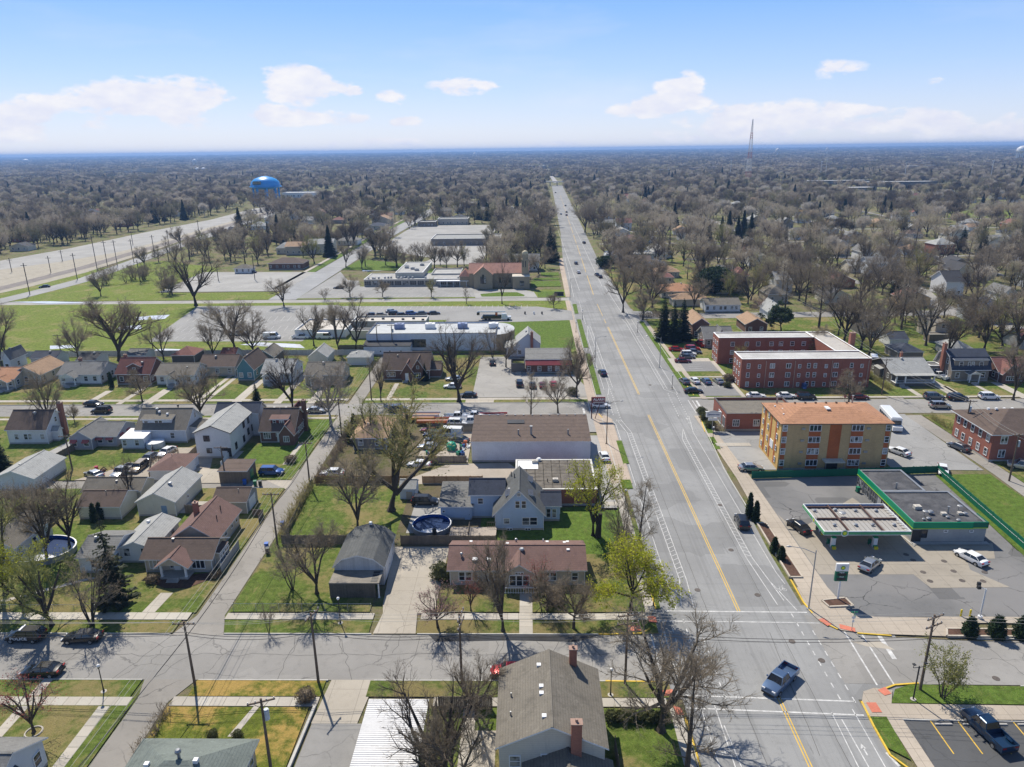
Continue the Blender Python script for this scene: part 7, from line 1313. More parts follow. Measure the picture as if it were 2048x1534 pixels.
# ------------------------------------------------------------------ trees one can tell apart
FR0 = random.Random(77);KE0 = ['vase0','vase2','round0','vase4','round2']
for a in (('vase0',1322,1462,1232,'huge dark bare tree on the corner at the bottom, spreading over the road',1.15),('leader0',1372,1560,1330,'bare tree with straight central trunk at the bottom edge by the bike lane',.9),('dark0',878,1590,1345,'dark bare spreading tree over the corrugated carport roof',1.0),('vase1',952,1440,1300,'bare tree behind the dark fence at the bottom',.8),('vase3',905,1610,1420,'bare multi-limbed tree at the bottom edge by the garden deck',.8),('redbud0',68,1466,1345,'small tree with red buds in the stone ring at the bottom left',1.0),
          ('bud0',104,1252,1090,'yellow-green budding tree on the verge behind the police car',1.0),('multi0',185,1252,1120,'bare multi-stemmed tree on the verge behind the black sedan',1.0),('pine1',232,1206,1022,'tall grey-green pine in front of the white bungalow',.72),('leaf1',50,1225,1085,'tree with yellow-green leaves at the left edge above the sidewalk',1.0),('bud0',12,1190,990,'budding tree at the left edge beside the oval pool',.8),('vase2',95,1120,955,'bare tree above the oval pool',.85),('round0',30,1090,960,'bare round tree behind the cream house at the left edge',.9),('dark1',140,1100,930,'crooked dark bare tree between the pool and the deck',.7),
          ('vase4',634,1188,1045,'bare tree in the green corner yard behind the lean-to',.95),('multi1',585,1180,1080,'smaller bare bushy tree in the green corner yard',.9),('vase1',716,1066,885,'slender vase-shaped bare tree behind the gambrel garage',.7),('bud0',783,1022,800,'big budding elm in the back yard beside the blue shed',1.15),('leaf1',1186,1072,908,'pollarded tree with tufts of yellow-green leaves on the lawn of the blue house',.75),('leaf0',1262,1225,1082,'bright yellow-green leafing tree at the corner of the tan bungalow',1.1),('multi0',1242,1085,985,'thin bare shrub-like tree beside the road above the bright tree',.8),('leader1',1276,1130,960,'thin bare street tree leaning over the bike lane',.8),
          ('vase2',1006,1263,1082,'bare street tree in front of the arched window of the tan bungalow',.7),('round1',1147,1258,1148,'low round bare street tree in front of the tan bungalow',1.15),('pink0',876,1256,1165,'small pink-blossomed tree on the verge beside the concrete drive',1.15),('redbud0',942,1222,1150,'little redbud with thin twigs before the tan bungalow windows',.9),('redbud0',1075,1200,1115,'little redbud with rosy twigs beside the bungalow steps',.9),('round2',1095,1222,1140,'small tangled bare tree at the east end of the tan bungalow',1.1),('multi1',538,1268,1208,'small bare sapling on the verge by the chain-link fence',.6),('olive0',1885,1396,1312,'small olive-green bushy tree leaning on the lawn strip by the parking lot',1.25),('dark0',262,1004,900,'slim dark bare tree in front of the cream garage',.45),('multi0',240,1020,970,'small bare tree beside the cream garage',.9),('multi1',60,1045,960,'grey bare bushes beside the left-edge house',1.3),
          ('spruce0',2,950,838,'dark spruce at the left edge behind the white house',.9),('round0',100,868,725,'bare tree by the curb left of the white house chimney',.55),('round1',150,845,806,'small bare tree on the verge beside the grey-blue bungalow',1.0),('round2',285,804,735,'round bare street tree in front of the maroon-roofed house',1.0),('vase3',402,838,728,'wide bare street tree before the brown-roofed house',1.0),('dark1',586,826,690,'tall dark bare tree over the second street',.8),('spruce1',515,818,765,'spruce by the porch of the pale blue bungalow',1.2),('pale0',662,852,720,'white-barked sycamore at the alley corner',1.0),('vase0',762,803,705,'bare street tree at the alley corner before the brick tudor',.6),('bud0',742,885,798,'budding tree over the tan hip-roofed house',.9),('bud0',812,868,812,'smaller budding tree beside the salvage yard',1.1),('dark0',918,804,640,'huge dark bare tree before the warehouse',.95),('leader0',1062,832,745,'slim bare street tree behind the workshop roof',.8),('round0',1116,826,735,'round bare street tree before the red-awning shop',.8),('round1',1152,795,668,'bare tree beside the red-awning shop at the road',.8),('round2',1012,735,652,'grey bare tree behind the warehouse rounded end',.8),('multi0',985,715,655,'grey shrubby bare tree by the warehouse',1.0),('spruce1',900,725,670,'dark ivy-clad evergreen beside the warehouse',.8),('spruce0',850,762,725,'dark conical evergreen at the brick tudor',1.0),
          ('vase2',240,722,590,'huge spreading bare tree at the edge of the grass field',1.3),('vase0',470,702,590,'big bare tree on the grass strip below the west lot',1.1),('vase3',628,692,608,'bare tree beside the low white building',.8),('vase4',678,706,595,'bare tree in front of the low white building',.8),('dark1',712,704,585,'tall dark bare tree at the end of the dark fence',.7),('dark0',392,612,490,'broad dark bare tree on the field edge near the pale lot',1.1),('vase1',568,613,550,'bare tree on the island of the left street corner',1.0),('round1',700,594,548,'bushy bare tree in the school parking lot',1.2),('round0',765,594,556,'small street tree before the school front',1.1),('bud0',863,594,556,'small budding street tree before the school',1.0),('leader1',933,608,572,'slim bare tree on the verge by the school drive',.8),('dark1',1004,608,520,'thin bare tree with forked trunk before the church',.5),('round0',1108,618,582,'small dense round bare tree by the main road',1.1),('vase3',202,592,540,'bare tree on the grass beside the frontage road',.9),('round2',345,590,548,'shrubby bare tree beside the pale lot',1.3),('vase4',5,735,605,'bare tree at the left edge above the houses',.8),('multi1',650,600,575,'low bare shrub tree beside the school lot',1.2),
          ('vase0',1246,625,515,'tall bare street tree east of the main road',.8),('vase2',1300,600,520,'wide bare tree with grey crown east of the road',1.2),('round1',1285,640,575,'tangled bare shrub tree at the street corner east of the road',1.2),('spruce0',1326,681,592,'first of three dark spruces beside the brick house',1.0),('spruce1',1346,686,600,'middle spruce of the three, slightly shorter',.9),('spruce0',1364,682,594,'third of three dark spruces, nearest the brick house',1.0),('round2',1697,810,738,'bare round street tree in front of the red apartment block',1.2),('magnolia0',1562,662,606,'broad dark evergreen tree behind the red apartment block',1.15),('pink0',1520,628,590,'pinkish blossoming tree by the white cottage',1.3),('vase1',1722,700,575,'tall bare tree behind the red apartment chimney',.8),('round0',1790,650,585,'bare tree by the lane behind the grey bungalow',.9),('vase0',1851,692,575,'large bare tree in front of the flat-roofed tan house',.9),('vase3',1968,702,600,'wide pale bare tree by the winding street',1.1),('vase2',2026,800,680,'tall bare street tree at the right edge',.8),('pine0',1792,590,530,'bright green pine beside the winding street',1.2),('spruce0',1922,505,452,'dark spruce at the right, left one of the pair',1.2),('spruce0',1962,508,448,'dark spruce at the right, right one of the pair',1.2),('spruce1',1570,492,448,'lone dark spruce between grey trees',.9),('spruce1',1490,480,442,'dark spruce behind the brick gable',.9),('spruce0',1404,558,510,'tall dark spruce by the utility lines',1.1),('spruce1',1430,560,528,'shorter dark spruce by the utility lines',1.3),('spruce0',1100,525,450,'tall dark spruce beside the main road north of the church',1.0),('spruce0',1108,520,470,'second dark spruce beside the main road',1.1),('spruce1',1030,505,455,'broad dark spruce behind the rectory',1.2),('dark0',1058,500,435,'large brown bare tree behind the rectory',.9),('juniper0',1210,535,512,'dark round evergreen by the white building',1.2),('vase1',1195,470,405,'tall dark bare tree beside the road far up',.9),('vase4',1170,465,400,'wide bare tree beside the road far up',1.1),('round1',1085,470,400,'bare tree on the west kerb far up the road',1.0),('round0',1640,720,640,'bare tree in the courtyard of the red apartments',.6),('bud0',1612,725,672,'yellowish budding tree in the courtyard of the red apartments',.8),('bud0',1475,745,690,'budding green tree between the two apartment wings',.8)): T_(a[0],a[1],a[2],a[3],a[4],a[5])
for i in range(26):
    px,py = (FR0.uniform(205,310),FR0.uniform(548,572)) if i < 16 else (FR0.uniform(312,345),FR0.uniform(560,590));x,y = G(px,py);tree_at('multi%d' % (i % 2),x,y,FR0.uniform(5,9),'low bare tree of the thicket by the frontage road','low trees of the thicket by the frontage road',None,1.2)
for px,py,ty,lab in ((1430,585,535,'large dark juniper mass beside the lane'),(1455,583,545,'second large dark juniper beside the lane'),(1412,583,548,'third dark juniper nearest the tan roof')): T_('juniper0',px,py,ty,lab,1.1)
# cone shrubs and garden shrubs
for px,py,ty,lab in ((1938,1272,1235,'green cone shrub in the kerb planter, nearest the utility pole'),(1992,1274,1233,'green cone shrub in the kerb planter, middle one'),(2042,1276,1234,'green cone shrub in the kerb planter at the picture edge'),(1498,1035,987,'tall thin cone shrub at the far end of the roadside planter'),(1511,1043,1003,'second thin cone shrub of the roadside planter'),(1548,1105,1075,'cone shrub beside the roadside planter middle'),(1562,1120,1093,'cone shrub at the near end of the roadside planter'),(190,1045,1008,'narrow conifer by the deck of the white bungalow'),(202,1040,1006,'second narrow conifer by the deck of the white bungalow'),(224,1030,1000,'third narrow conifer, nearest the cream garage'),(708,855,828,'thin dark cone shrub at the alley corner'),(700,885,855,'small dark cone shrub beside the alley'),(224,775,745,'dark clipped evergreen in front of the tudor house')):
    x,y = G(px,py);h = HT(px,py,ty);tree_at('cone0',x,y,h,lab,None,None,min(1.6,1.9/h*1.2 if py < 1200 else 1.15))
k = 0
for px,py,s,ky,lab in ((1410,840,1.3,'shrub0','round green shrub before the brick shop'),(1420,855,1.2,'shrub0','green shrub beside the shop sign post'),(1403,828,1.1,'shrub0','green shrub at the street corner by the shop'),(885,1158,1.6,'shrub0','rounded green shrub at the corner of the tan bungalow'),(1455,775,1.0,'shrub0','small green shrub by the apartment corner'),(1458,762,1.3,'shrub1','dry shrub by the apartment corner'),(582,925,1.0,'shrub1','pale leafless weeping shrub on the dark lawn'),(965,1180,.8,'shrub1','brown shrub under the bungalow windows'),(1110,1205,1.2,'shrub1','tangled brown shrub beside the bungalow steps'),(1145,790,1.3,'shrub0','dark green shrub by the road at the shop lot'),(305,1165,.8,'shrub1','brown shrub in the bungalow planting bed'),(430,1155,.7,'shrub1','dry shrub in the bungalow planting bed by the alley'),(425,1474,.55,'shrub0','dark green clipped shrub behind the hip-roofed house'),(475,1475,.55,'shrub0','second dark green clipped shrub behind the hip-roofed house'),(1620,585,1.4,'shrub0','green shrub far east'),(612,1400,.9,'shrub1','brown shrub on the golden lawn by the drive kerb'),(640,815,1.0,'shrub1','rust-red shrub at the kerb')):
    x,y = G(px,py);tree_at(ky,x,y,1.5*s,lab)
for (x0,y0,x1,y1,H_,w_,mt,lab) in ((-40.4,103,-41.0,123,2.2,1.6,TWIGG,'overgrown thicket along the alley fence'),(-40.2,125,-39.6,158,2.0,1.6,TWIG,'bare thicket along the alley beside the tan hip-roofed house'),(-41.0,58.5,-41.0,65.8,1.6,1.2,TWIG,'brown hedge between the alley and the golden lawn'),(8.6,64.9,15.5,64.9,1.2,1.2,TWIGG,'hedge row beside the beige house at the corner'),(92.8,178,93.2,200,1.8,1.5,TWIGG,'long hedge along the lane beside the grey bungalow'),(93.2,142,92.8,158,1.6,1.2,TWIGG,'hedge beside the lane at the brick apartment house'),(42,265,62,266,2.4,3,TWIG,'brushwood thicket at the street corner east of the road'),(-80,338*0+126.2,-74,140,1.0,1.0,TWIG,'scrubby hedge between the gardens and the parked cars'),(43.5,150,41.5,152,1.4,2,TWIG,'dry scrub before the brick shop'),(14.2,99,15.4,106,3.5,2.0,TWIG,'bare saplings beside the footway')):
    L = math.hypot(x1-x0,y1-y0);m = make_scrub(int(L*7),L,H_,int(L*w_*10),w_);o = m.build('hedge',mt,None,(x0,y0,.1),math.atan2(y1-y0,x1-x0));tag(o,lab,'hedge'); 
m = make_blob(77,1.1,.75,900,.16)
for i in range(6): o = link('hedge' if False else 'clipped_hedge',m[1],None,(9.0+i*1.15,64.6,.1),i*1.1,BUSHM);tag(o,'dark green clipped hedge bush beside the beige house','hedge','clipped hedge bushes beside the beige house')
# ------------------------------------------------------------------ vehicles
p = C_('suv','black',52,1271,90,'black police SUV with white POLICE lettering parked at the kerb',name='police_car')
text_mesh('POLICE',.55,WHITE,p,(.985,.15 if False else -.35,.78),(pi/2,0,pi/2),'police_lettering',.004,sx=1.25);text_mesh('POLICE',.5,WHITE,p,(-.985,-.35,.78),(pi/2,0,-pi/2),'police_lettering',.004,sx=1.25);m = MB();m.box(-.6,-.35,1.74,.6,-.1,1.86);m.build('light_bar',WHITE,p)
for a in (('sedan','black',165,1273,92,'black sedan parked at the kerb behind the police car'),('sedan','black',84,1340,92,'black sedan parked on the near side of the cross street behind the red-budded tree'),('sedan','red',1020,1341,90,'bright red sedan half hidden by the beige house roof'),('pickup','bluegrey',1560,1360,135,'blue-grey pickup truck driving across the junction'),('pickup','teal',1976,1460,11,'dark blue pickup with open bed parked by the yellow bay lines'),
          ('suv','black',1484,1043,-4,'black SUV driving down the main road'),('sedan','silver',1740,1128,-47,'silver sedan on the forecourt before the pumps'),('sedan','white',1942,1114,24,'white coupe with black roof parked by the shop'),('sedan','black',1598,1052,16,'black car with its door open at the fuel pumps'),('sedan','silver',1502,935,-90,'silver sedan beside the orange apartment block'),('sedan','white',1797,902,30,'white sedan behind the orange apartment block'),('sedan','white',1886,939,155,'white sedan nosed to the green fence'),('sedan','grey',1918,893,20,'dark grey car beside the lane'),('pickup','silver',1690 if False else 2050,933,60,'silver pickup cut by the right edge beyond the lane'),
          ('suv','black',850,1002,-92,'dark wagon parked beside the blue garden shed'),('sedan','white',665,945,90,'white car under the bare tree by the alley'),('sedan','white',838,928,80,'white car behind the bare elm on the gravel'),('suv','blue',543,943,-90,'bright blue hatchback on the concrete apron'),('sedan','white',1208,912,5,'white car parked before the brown flat-roofed building'),('suv','black',872,880,80,'black SUV in the salvage yard'),('suv','navy',868,870,80,'dark blue SUV in the salvage yard behind the black one'),('sedan','silver',858,893,80,'silver car in the salvage yard nearest the fence'),('sedan','maroon',862,860,80,'dark red car at the back of the salvage yard'),('van','white',900,868,85,'white van in the middle of the salvage yard'),('sedan','grey',918,878,60,'grey car beside the workshop wall in the salvage yard'),('pickup','white',938,843,-88,'white service truck on the workshop drive'),('pickup','white',912,834,-90,'white pickup truck by the workshop fence'),('pickup','white',945,833,-90,'white utility pickup beside the street'),('suv','white',915,846,-95,'white SUV nosed to the workshop'),
          ('sedan','white',333,903,165,'white car nearest the brown hip-roofed garage'),('sedan','grey',298,915,172,'grey car in the line on the gravel drive'),('suv','tan',278,934,178,'tan car in the line on the gravel drive'),('pickup','silver',246,943,172,'silver pickup at the end of the gravel drive'),('sedan','silver',188,948,60,'silver car beside the junk pile'),('sedan','black',187,807,-95,'black car parked on the far side of the second street'),('suv','black',203,821,90,'black and silver SUV parked across from the black car'),('sedan','silver',632,820,-90,'silver car parked near the sycamore'),('suv','grey',796,818,-80,'dark grey van-like car half hidden by the budding trees'),('sedan','white',1200,810,-90,'white car waiting at the junction under the sign'),('sedan','navy',1205,745,8,'dark blue car parked on the main road'),('sedan','black',935,790,88,'black sedan parked under the huge bare tree'),('sedan','white',905,772,88,'white car behind the huge bare tree'),('sedan','silver',908,757,88,'silver car in the lot behind the huge tree'),('suv','black',1039,767,3,'black SUV in the shop lot'),('sedan','black',1065,770,3,'black sedan next to the black SUV in the shop lot'),('sedan','maroon',1085,770,3,'maroon sedan under the street tree in the shop lot'),('sedan','red',1107,768,3,'red car in the shop lot'),('sedan','black',985,725,3,'black car behind the shop'),
          ('sedan','black',1387,781,-92,'black sedan parked across the near apartment lot'),('sedan','grey',1369,762,8,'grey-blue car in the near apartment lot, nearest the road'),('sedan','white',1389,761,8,'cream white car in the near apartment lot'),('sedan','bluegrey',1412,762,8,'pale blue-grey car in the near apartment lot'),('sedan','silver',1437,762,8,'silver car in the near apartment lot, nearest the building'),('sedan','maroon',1366,721,-92,'maroon sedan in the far apartment lot'),('sedan','grey',1374,713,-92,'dark grey sedan in the far apartment lot'),('suv','white',1377,708,-92,'white SUV in the far apartment lot'),('sedan','grey',1388,703,-100,'grey-green sedan in the far apartment lot'),('suv','red',1385,697,-92,'bright red SUV in the far apartment lot'),('sedan','red',1353,698,-92,'dark red sedan on the apartment driveway'),('pickup','red',1402,688,10,'red pickup under the house porch'),
          ('sedan','white',1512,791,-90,'white sedan parked before the red apartment block'),('sedan','white',1572,791,-90,'white saloon parked before the apartment walk'),('suv','black',1612,793,-90,'black SUV parked before the red apartment block'),('sedan','maroon',1718,793,-90,'dark red sedan by the stop sign'),('suv','grey',1868,793,-90,'dark grey SUV parked before the grey bungalow'),('suv','black',1915,795,-92,'black car parked before the gambrel house'),('suv','silver',1880,811,-92,'black and silver car parked across the second street'),('suv','white',1978,793,-92,'white SUV parked near the right edge'),('pickup','white',1878,752,20,'white pickup in the drive of the gambrel house'),('van','white',1748,723,160,'white van behind the apartment chimney'),
          ('sedan','white',1157,544,4,'white car driving far up the main road'),('sedan','grey',1152,526,4,'grey car driving ahead of the white one'),('sedan','navy',1194,549,8,'dark blue car parked on the east kerb'),('sedan','black',1200,553,8,'black car parked behind the dark blue one'),('sedan','black',1168,485,8,'black car parked on the east kerb far up'),('sedan','black',1133,424,4,'small dark car far up the road'),('sedan','maroon',1133,426+4,4,'small dark red car far up the road'),('sedan','silver',1122,428,4,'small silver car far up the road'),('sedan','black',1111,385,4,'tiny dark car near the overpass'),('sedan','black',1131,411,4,'tiny black car in the far traffic'),
          ('sedan','navy',745,629,-80,'navy car in the lot behind the warehouse'),('sedan','tan',762,629,-80,'tan car in the lot behind the warehouse'),('sedan','silver',783,622,-78,'silver car in the second row behind the warehouse'),('suv','black',789,627,-80,'black SUV in the lot behind the warehouse'),('sedan','black',804,629,-78,'small black car in the lot behind the warehouse'),('suv','blue',823,627,-70,'blue SUV in the lot behind the warehouse'),('sedan','grey',845,626,-80,'grey car at the end of the warehouse row'),('sedan','black',868,626,-80,'black car beside the lamp post behind the warehouse'),('pickup','silver',476,667,-80,'silver pickup on the west lot behind the bare tree'),('van','white',544,674,-90,'white ambulance-like van with red stripe on the west lot'),('pickup','white',602,674,-90,'white pickup beside the low white building'),('van','white',650,674,-90,'white delivery van beside the low white building'),('sedan','black',89,573,115,'dark car on the frontage road'),('sedan','black',677,575,90,'black car in the school lot'),('sedan','navy',504,544,90,'dark car at the edge of the pale lot'),('sedan','white',728,548 if False else 812*0+462,20,'white car on the left street'),('suv','white',1075,480,90,'white car in a driveway west of the road')): C_(*a)
# open door, damaged extras
d_ = bpy.data.objects
x_,y_ = G(1590,1040,.6);m = MB();m.box(-.04,-.5,.45,.04,.5,1.0);o = m.build('car_door',PAINT['black'],None,(0,0,0));bc = [q for q in d_ if q.get('label') == 'black car with its door open at the fuel pumps'][0];o.parent = bc;o.location = (1.35,-.55,0);o.rotation_euler[2] = RD(62)
# white bus behind the orange block
x_,y_ = G(1780,838,1.2);r = empty('bus',(x_,y_,.0),RD(-9),'white shuttle bus parked behind the orange apartment block','bus');m = MB();m.prism([(-1.15,-4.2),(1.15,-4.2),(1.15,4.4),(-1.15,4.4)],.45,2.9);m.prism([(-.95,-4.0),(.95,-4.0),(.95,4.2),(-.95,4.2)],2.9,3.05);m.build('body',PAINT['white'],r);m = MB();m.prism([(-1.0,-5.6),(1.0,-5.6),(1.12,-4.2),(-1.12,-4.2)],.45,1.35);m.build('bonnet',PAINT['white'],r);m = MB();m.poly([(-1.05,-4.23,1.4),(1.05,-4.23,1.4),(1.0,-4.22,2.4),(-1.0,-4.22,2.4)]);[m.box(-1.17,-3.6+i*1.3,1.6,1.17,-2.5+i*1.3,2.3) for i in range(6)];m.build('bus_window',CARGL,r)
for sx in (-1,1):
    for yy in (-4.6,2.6): w_ = link('wheel',car_meshes('van')['tyre'],r,(sx*1.0,yy,.42),mat=TYRE);w_.scale = (1.2,)*3
# crane truck
x_,y_ = G(995,636,.8);r = empty('crane_truck',(x_,y_,0),RD(88),'white utility crane truck with folded boom in the long lot','truck');m = MB();m.box(-1.1,-5.0,.6,1.1,-3.4,1.5);m.box(-1.1,-3.4,.6,1.1,-1.6,2.5);m.build('cab',PAINT['white'],r);m = MB();m.box(-1.15,-1.5,.7,1.15,6.0,1.1);m.box(-1.15,-1.4,1.1,-.8,5.5,1.9);m.box(.8,-1.4,1.1,1.15,5.5,1.9);m.build('truck_bed',PAINT['black'],r);m = MB();m.cyl(0,.4,1.1,3.0,.45,10);m.build('crane_base',PAINT['orange'],r);m = MB();m.box(-.22,-3.0,3.0,.22,7.2,3.4);m.build('boom',PAINT['white'],r);m = MB();m.box(-.6,6.6,2.0,.6,7.6,3.0);m.build('bucket',PAINT['black'],r);m = MB();m.poly([(-1.0,-3.42,1.6),(1.0,-3.42,1.6),(1.0,-3.42,2.35),(-1.0,-3.42,2.35)]);m.build('windscreen',CARGL,r)
for sx in (-1,1):
    for yy in (-4.0,3.0,4.3): w_ = link('wheel',car_meshes('van')['tyre'],r,(sx*1.0,yy,.48),mat=TYRE);w_.scale = (1.4,)*3
# trailers in the workshop yard
for i,(px,py,L,c,lab) in enumerate(((842,830,9,'white','long white flatbed trailer at the yard fence'),(834,836,8,'yellow','yellow flatbed trailer behind the tan house'),(868,842,8,'orange','orange flatbed trailer in the workshop yard'),(985,832,7,'red','red and white flatbed trailer at the workshop'),(970,836,9,'white','white flatbed trailer at the workshop wall'))):
    x_,y_ = G(px,py,.8);r = empty('trailer',(x_,y_,0),RD(90+i),lab,'trailer');m = MB();m.box(-1.1,-L/2,.7,1.1,L/2,.95);m.box(-1.15,-L/2,.95,-1.05,L/2,1.3);m.box(1.05,-L/2,.95,1.15,L/2,1.3);m.build('trailer_deck',PAINT[c],r);m = MB();m.box(-1.0,-L/2+.1,.951,1.0,L/2-.1,.98);m.build('trailer_floor',M('trailer_boards',(.28,.17,.13),.9,.2),r)
    for sx in (-1,1): link('wheel',car_meshes('van')['tyre'],r,(sx*.95,.6,.36),mat=TYRE)
x_,y_ = G(903,900);r = empty('tarped_tractor',(x_,y_,.1),0,'small tractor under a green tarpaulin in the salvage yard','tractor');m = MB();m.ball(0,0,.9,1.1,10,sz=.8);m.box(-.8,-.9,.1,.8,.9,1.2);m.build('tarpaulin',M('tarp_green',(.01,.30,.20),.5,.1),r);[link('wheel',car_meshes('van')['tyre'],r,(s*1.0,.5,.5),mat=TYRE) for s in (-1,1)]
rr = random.Random(12);JC = [PAINT['blue'],PAINT['red'],PAINT['white'],PAINT['black'],PAINT['orange'],RUST,GREYM,PAINT['green']]
for i in range(34):
    if i < 22: x_,y_ = rr.uniform(-14.4,-12.4) if i < 14 else rr.uniform(-22,-16),rr.uniform(134.5,147)
    else: x_,y_ = rr.uniform(-86,-78),rr.uniform(127,131.5)
    m = MB();k = rr.randrange(3);s = rr.uniform(.35,.8)
    if k == 0: m.cyl(0,0,0,s*1.4,s*.5,8);m.cyl(0,0,s*1.4,s*1.45,s*.52,8)
    elif k == 1: m.prism([(-s,-s*.6),(s,-s*.5),(s*.9,s*.6),(-s*.8,s*.7)],0,s*rr.uniform(.5,1.2));m.box(-s*.4,-s*.3,s*.5,s*.3,s*.2,s*1.3)
    else: m.tube([(-s,0,.1),(s*.3,.3,s),(s,-.2,.2)],.12,5);m.box(-s*.5,-s*.5,0,s*.5,s*.5,s*.5)
    o = m.build('scrap_item',JC[rr.randrange(8)],None,(x_,y_,.12),rr.uniform(0,3));tag(o,'piece of discarded scrap in the salvage yard' if i < 22 else 'piece of junk on the drive end beside the parked cars','scrap','scrap in the salvage yard' if i < 22 else 'junk beside the parked cars')
# ------------------------------------------------------------------ poles, lamps, signs, bins, cables
P1 = G(390,1370);P2 = G(637,1365);P3 = G(924,1372);P4 = G(1250,1368);P5 = G(1840,1380);PA = G(555,1090)
for (q,h,lab,az,ar,tr) in ((P1,8.9,'leaning wooden utility pole at the alley mouth with wide crossarm',0,1,False),(P2,9.7,'wooden utility pole beside the concrete drive apron',70,1,False),(P3,10,'wooden utility pole with double crossarm behind the bare trees',80,2,False),(P4,9.8,'wooden utility pole by the corner with the huge bare tree',10,2,False),(P5,10.2,'wooden utility pole on the lawn strip beside the olive tree',25,2,False),(PA,9.3,'tall wooden utility pole beside the alley and the recycling bins',0,1,False),(G(620,972),9.0,'wooden utility pole with lamp arm beside the alley bend',0,1,False),(G(545,1560),10,'wooden utility pole with blue-grey transformer at the bottom edge',20,1,True),(G(683,870),8.5,'wooden pole beside the alley opposite the brick house',0,1,False),(G(743,800),9,'wooden pole where the alley meets the second street',0,1,False),(G(452,965),7.5,'wooden pole in front of the brown shed',0,1,False),(G(145,940),7.5,'thin wooden pole beside the green garden',0,1,False),(G(2018,962),9.5,'wooden pole beside the east lane',0,1,True),(G(1763,790),9.5,'wooden pole at the lane corner opposite the bungalow',0,1,False),(G(1925,885),9.5,'wooden pole with pale box at the brick apartment house',0,1,True),(G(786,705),9,'wooden pole in front of the warehouse',0,1,True),(G(308,710),9,'wooden pole beside the maroon-roofed house',0,1,False),(G(122,706),6,'thin lamp pole at the edge of the grass field',0,1,False),(G(1505,585),9,'wooden pole beside the lane in the east',0,1,False),(G(1437,560),9,'wooden pole by the tall dark spruce',0,1,False),(G(756,705),9,'second wooden pole before the warehouse',0,1,False)):
    utility_pole(q[0],q[1],h,lab,az,ar,tr)
H_ = lambda q,h,dx=0: (q[0]+dx,q[1],h-.15)
# along the alley and the near street
for dx in (-1.1,-.5,.5,1.1):
    cable([(P1[0]-1.2+dx,20,9),(P1[0]+dx,P1[1],8.9),(PA[0]+dx,PA[1],9.2),(-40.3+dx,122,9.0),(-40.6+dx,150,8.5),(-40+dx,172,9)],'pale overhead cable running along the alley',.019,.5,WIREL)
for dy in (-.6,0,.6): cable([(P1[0]-60,P1[1]+dy+3,8),H_(P1,8.9),(P2[0],P2[1]+dy,9.6),(P3[0],P3[1]+dy,9.9),(P4[0],P4[1]+dy,9.6),(P5[0],P5[1]+dy,10.1),(110,P5[1]-3+dy,10)],'pale overhead cable running along the cross street',.017,.6,WIREL)
for z_ in (7.0,7.4): cable([(-90,71.5,z_),(P1[0],P1[1],z_),(P2[0],P2[1],z_),(P3[0],P3[1],z_),(P4[0],P4[1],z_),(P5[0],P5[1],z_),(110,69,z_)],'dark thick overhead cable along the cross street',.035,.8)
cable([(P1[0]-4,30,7.5),(P1[0],P1[1],6.8),(PA[0],PA[1],7),(-40.3,122,7)],'thick dark overhead cable above the alley',.055,.7)
for dx in (-.6,.6): cable([(98+dx,100,9),(G(2018,962)[0]+dx,G(2018,962)[1],9.2),(G(1925,885)[0]+dx,G(1925,885)[1],9.2),(G(1763,790)[0]+dx,G(1763,790)[1],9.2),(95+dx,230,9),(G(1505,585)[0]+dx,G(1505,585)[1],9)],'pale overhead cable along the east lane',.04,.7,WIREL)
for px,py,h,lab in ((208,1384,3.8,'by the south sidewalk near the alley'),(681,1247,4.0,'beside the concrete drive on the north verge'),(1221,1391,3.7,'beside the beige house on the south verge'),(1307,1213,3.9,'at the corner by the bright tree'),(1250,1020,3.9,'on the footway before the blue house lawn'),(1425,925 if False else 887,3.8,'on the east footway by the brick shop'),(1344,778,3.8,'on the verge beside the apartment lot'),(1275,665,3.8,'at the east corner near the spruces'),(1165,640,3.8,'on the west footway near the lawn'),(1498,1030,3.9,'beside the thin cone shrub of the roadside planter'),(1120,560,3.8,'on the west footway near the church'),(1152,665,3.8,'on the west footway beside the green lawn')):
    x_,y_ = G(px,py);lamp_post(x_,y_,h,'black street lamp with white globe '+lab)
x_,y_ = G(1826,1400);r = empty('street_lamp',(x_,y_,0),RD(10),'black two-armed street lamp beside the leaning olive tree','street lamp');m = MB();m.cyl(0,0,0,.15,.32,12);m.build('base',SLABM[2],r);m = MB();m.cyl(0,0,.15,4.6,.08,8);m.tube([(-.7,0,4.9),(-.75,0,4.5),(0,0,4.45),(.75,0,4.5),(.7,0,4.9)],.04,5);m.box(-.85,-.15,4.9,-.55,.15,5.0);m.box(.55,-.15,4.9,.85,.15,5.0);m.build('pole',DARK,r)
cobra_lamp(*G(1617,1218),9.1,-10,'tall grey street light on the footway beside the fuel price sign',3.2);cobra_lamp(*G(1319,735),9.0,-5,'tall grey street light beside the apartment lot',3.6);cobra_lamp(*G(1213,888),9.5,180,'brown street light before the workshop',2.6,POLEW);cobra_lamp(*G(1190,735),9.0,180,'street light on the west footway near the lawn',2.4);cobra_lamp(*G(1140,600),9.0,180,'street light on the west footway near the church',2.4);cobra_lamp(*G(1240,545),9.0,0,'street light on the east footway far up',2.4)
x_,y_ = G(1959,1238);r = empty('floodlight_pole',(x_,y_,0),0,'white forecourt floodlight pole with two yellow bollards','floodlight');m = MB();m.cyl(0,0,0,.5,.3,10);m.cyl(0,0,.5,4.6,.1,8);m.tube([(0,0,4.6),(-.9,0,4.9)],.05,5);m.build('pole',WHITE,r);m = MB();m.box(-1.3,-.4,4.8,-.9,0,5.2);m.box(-1.0,.2,4.9,-.6,.5,5.4);m.build('lamp_head',DARK,r)
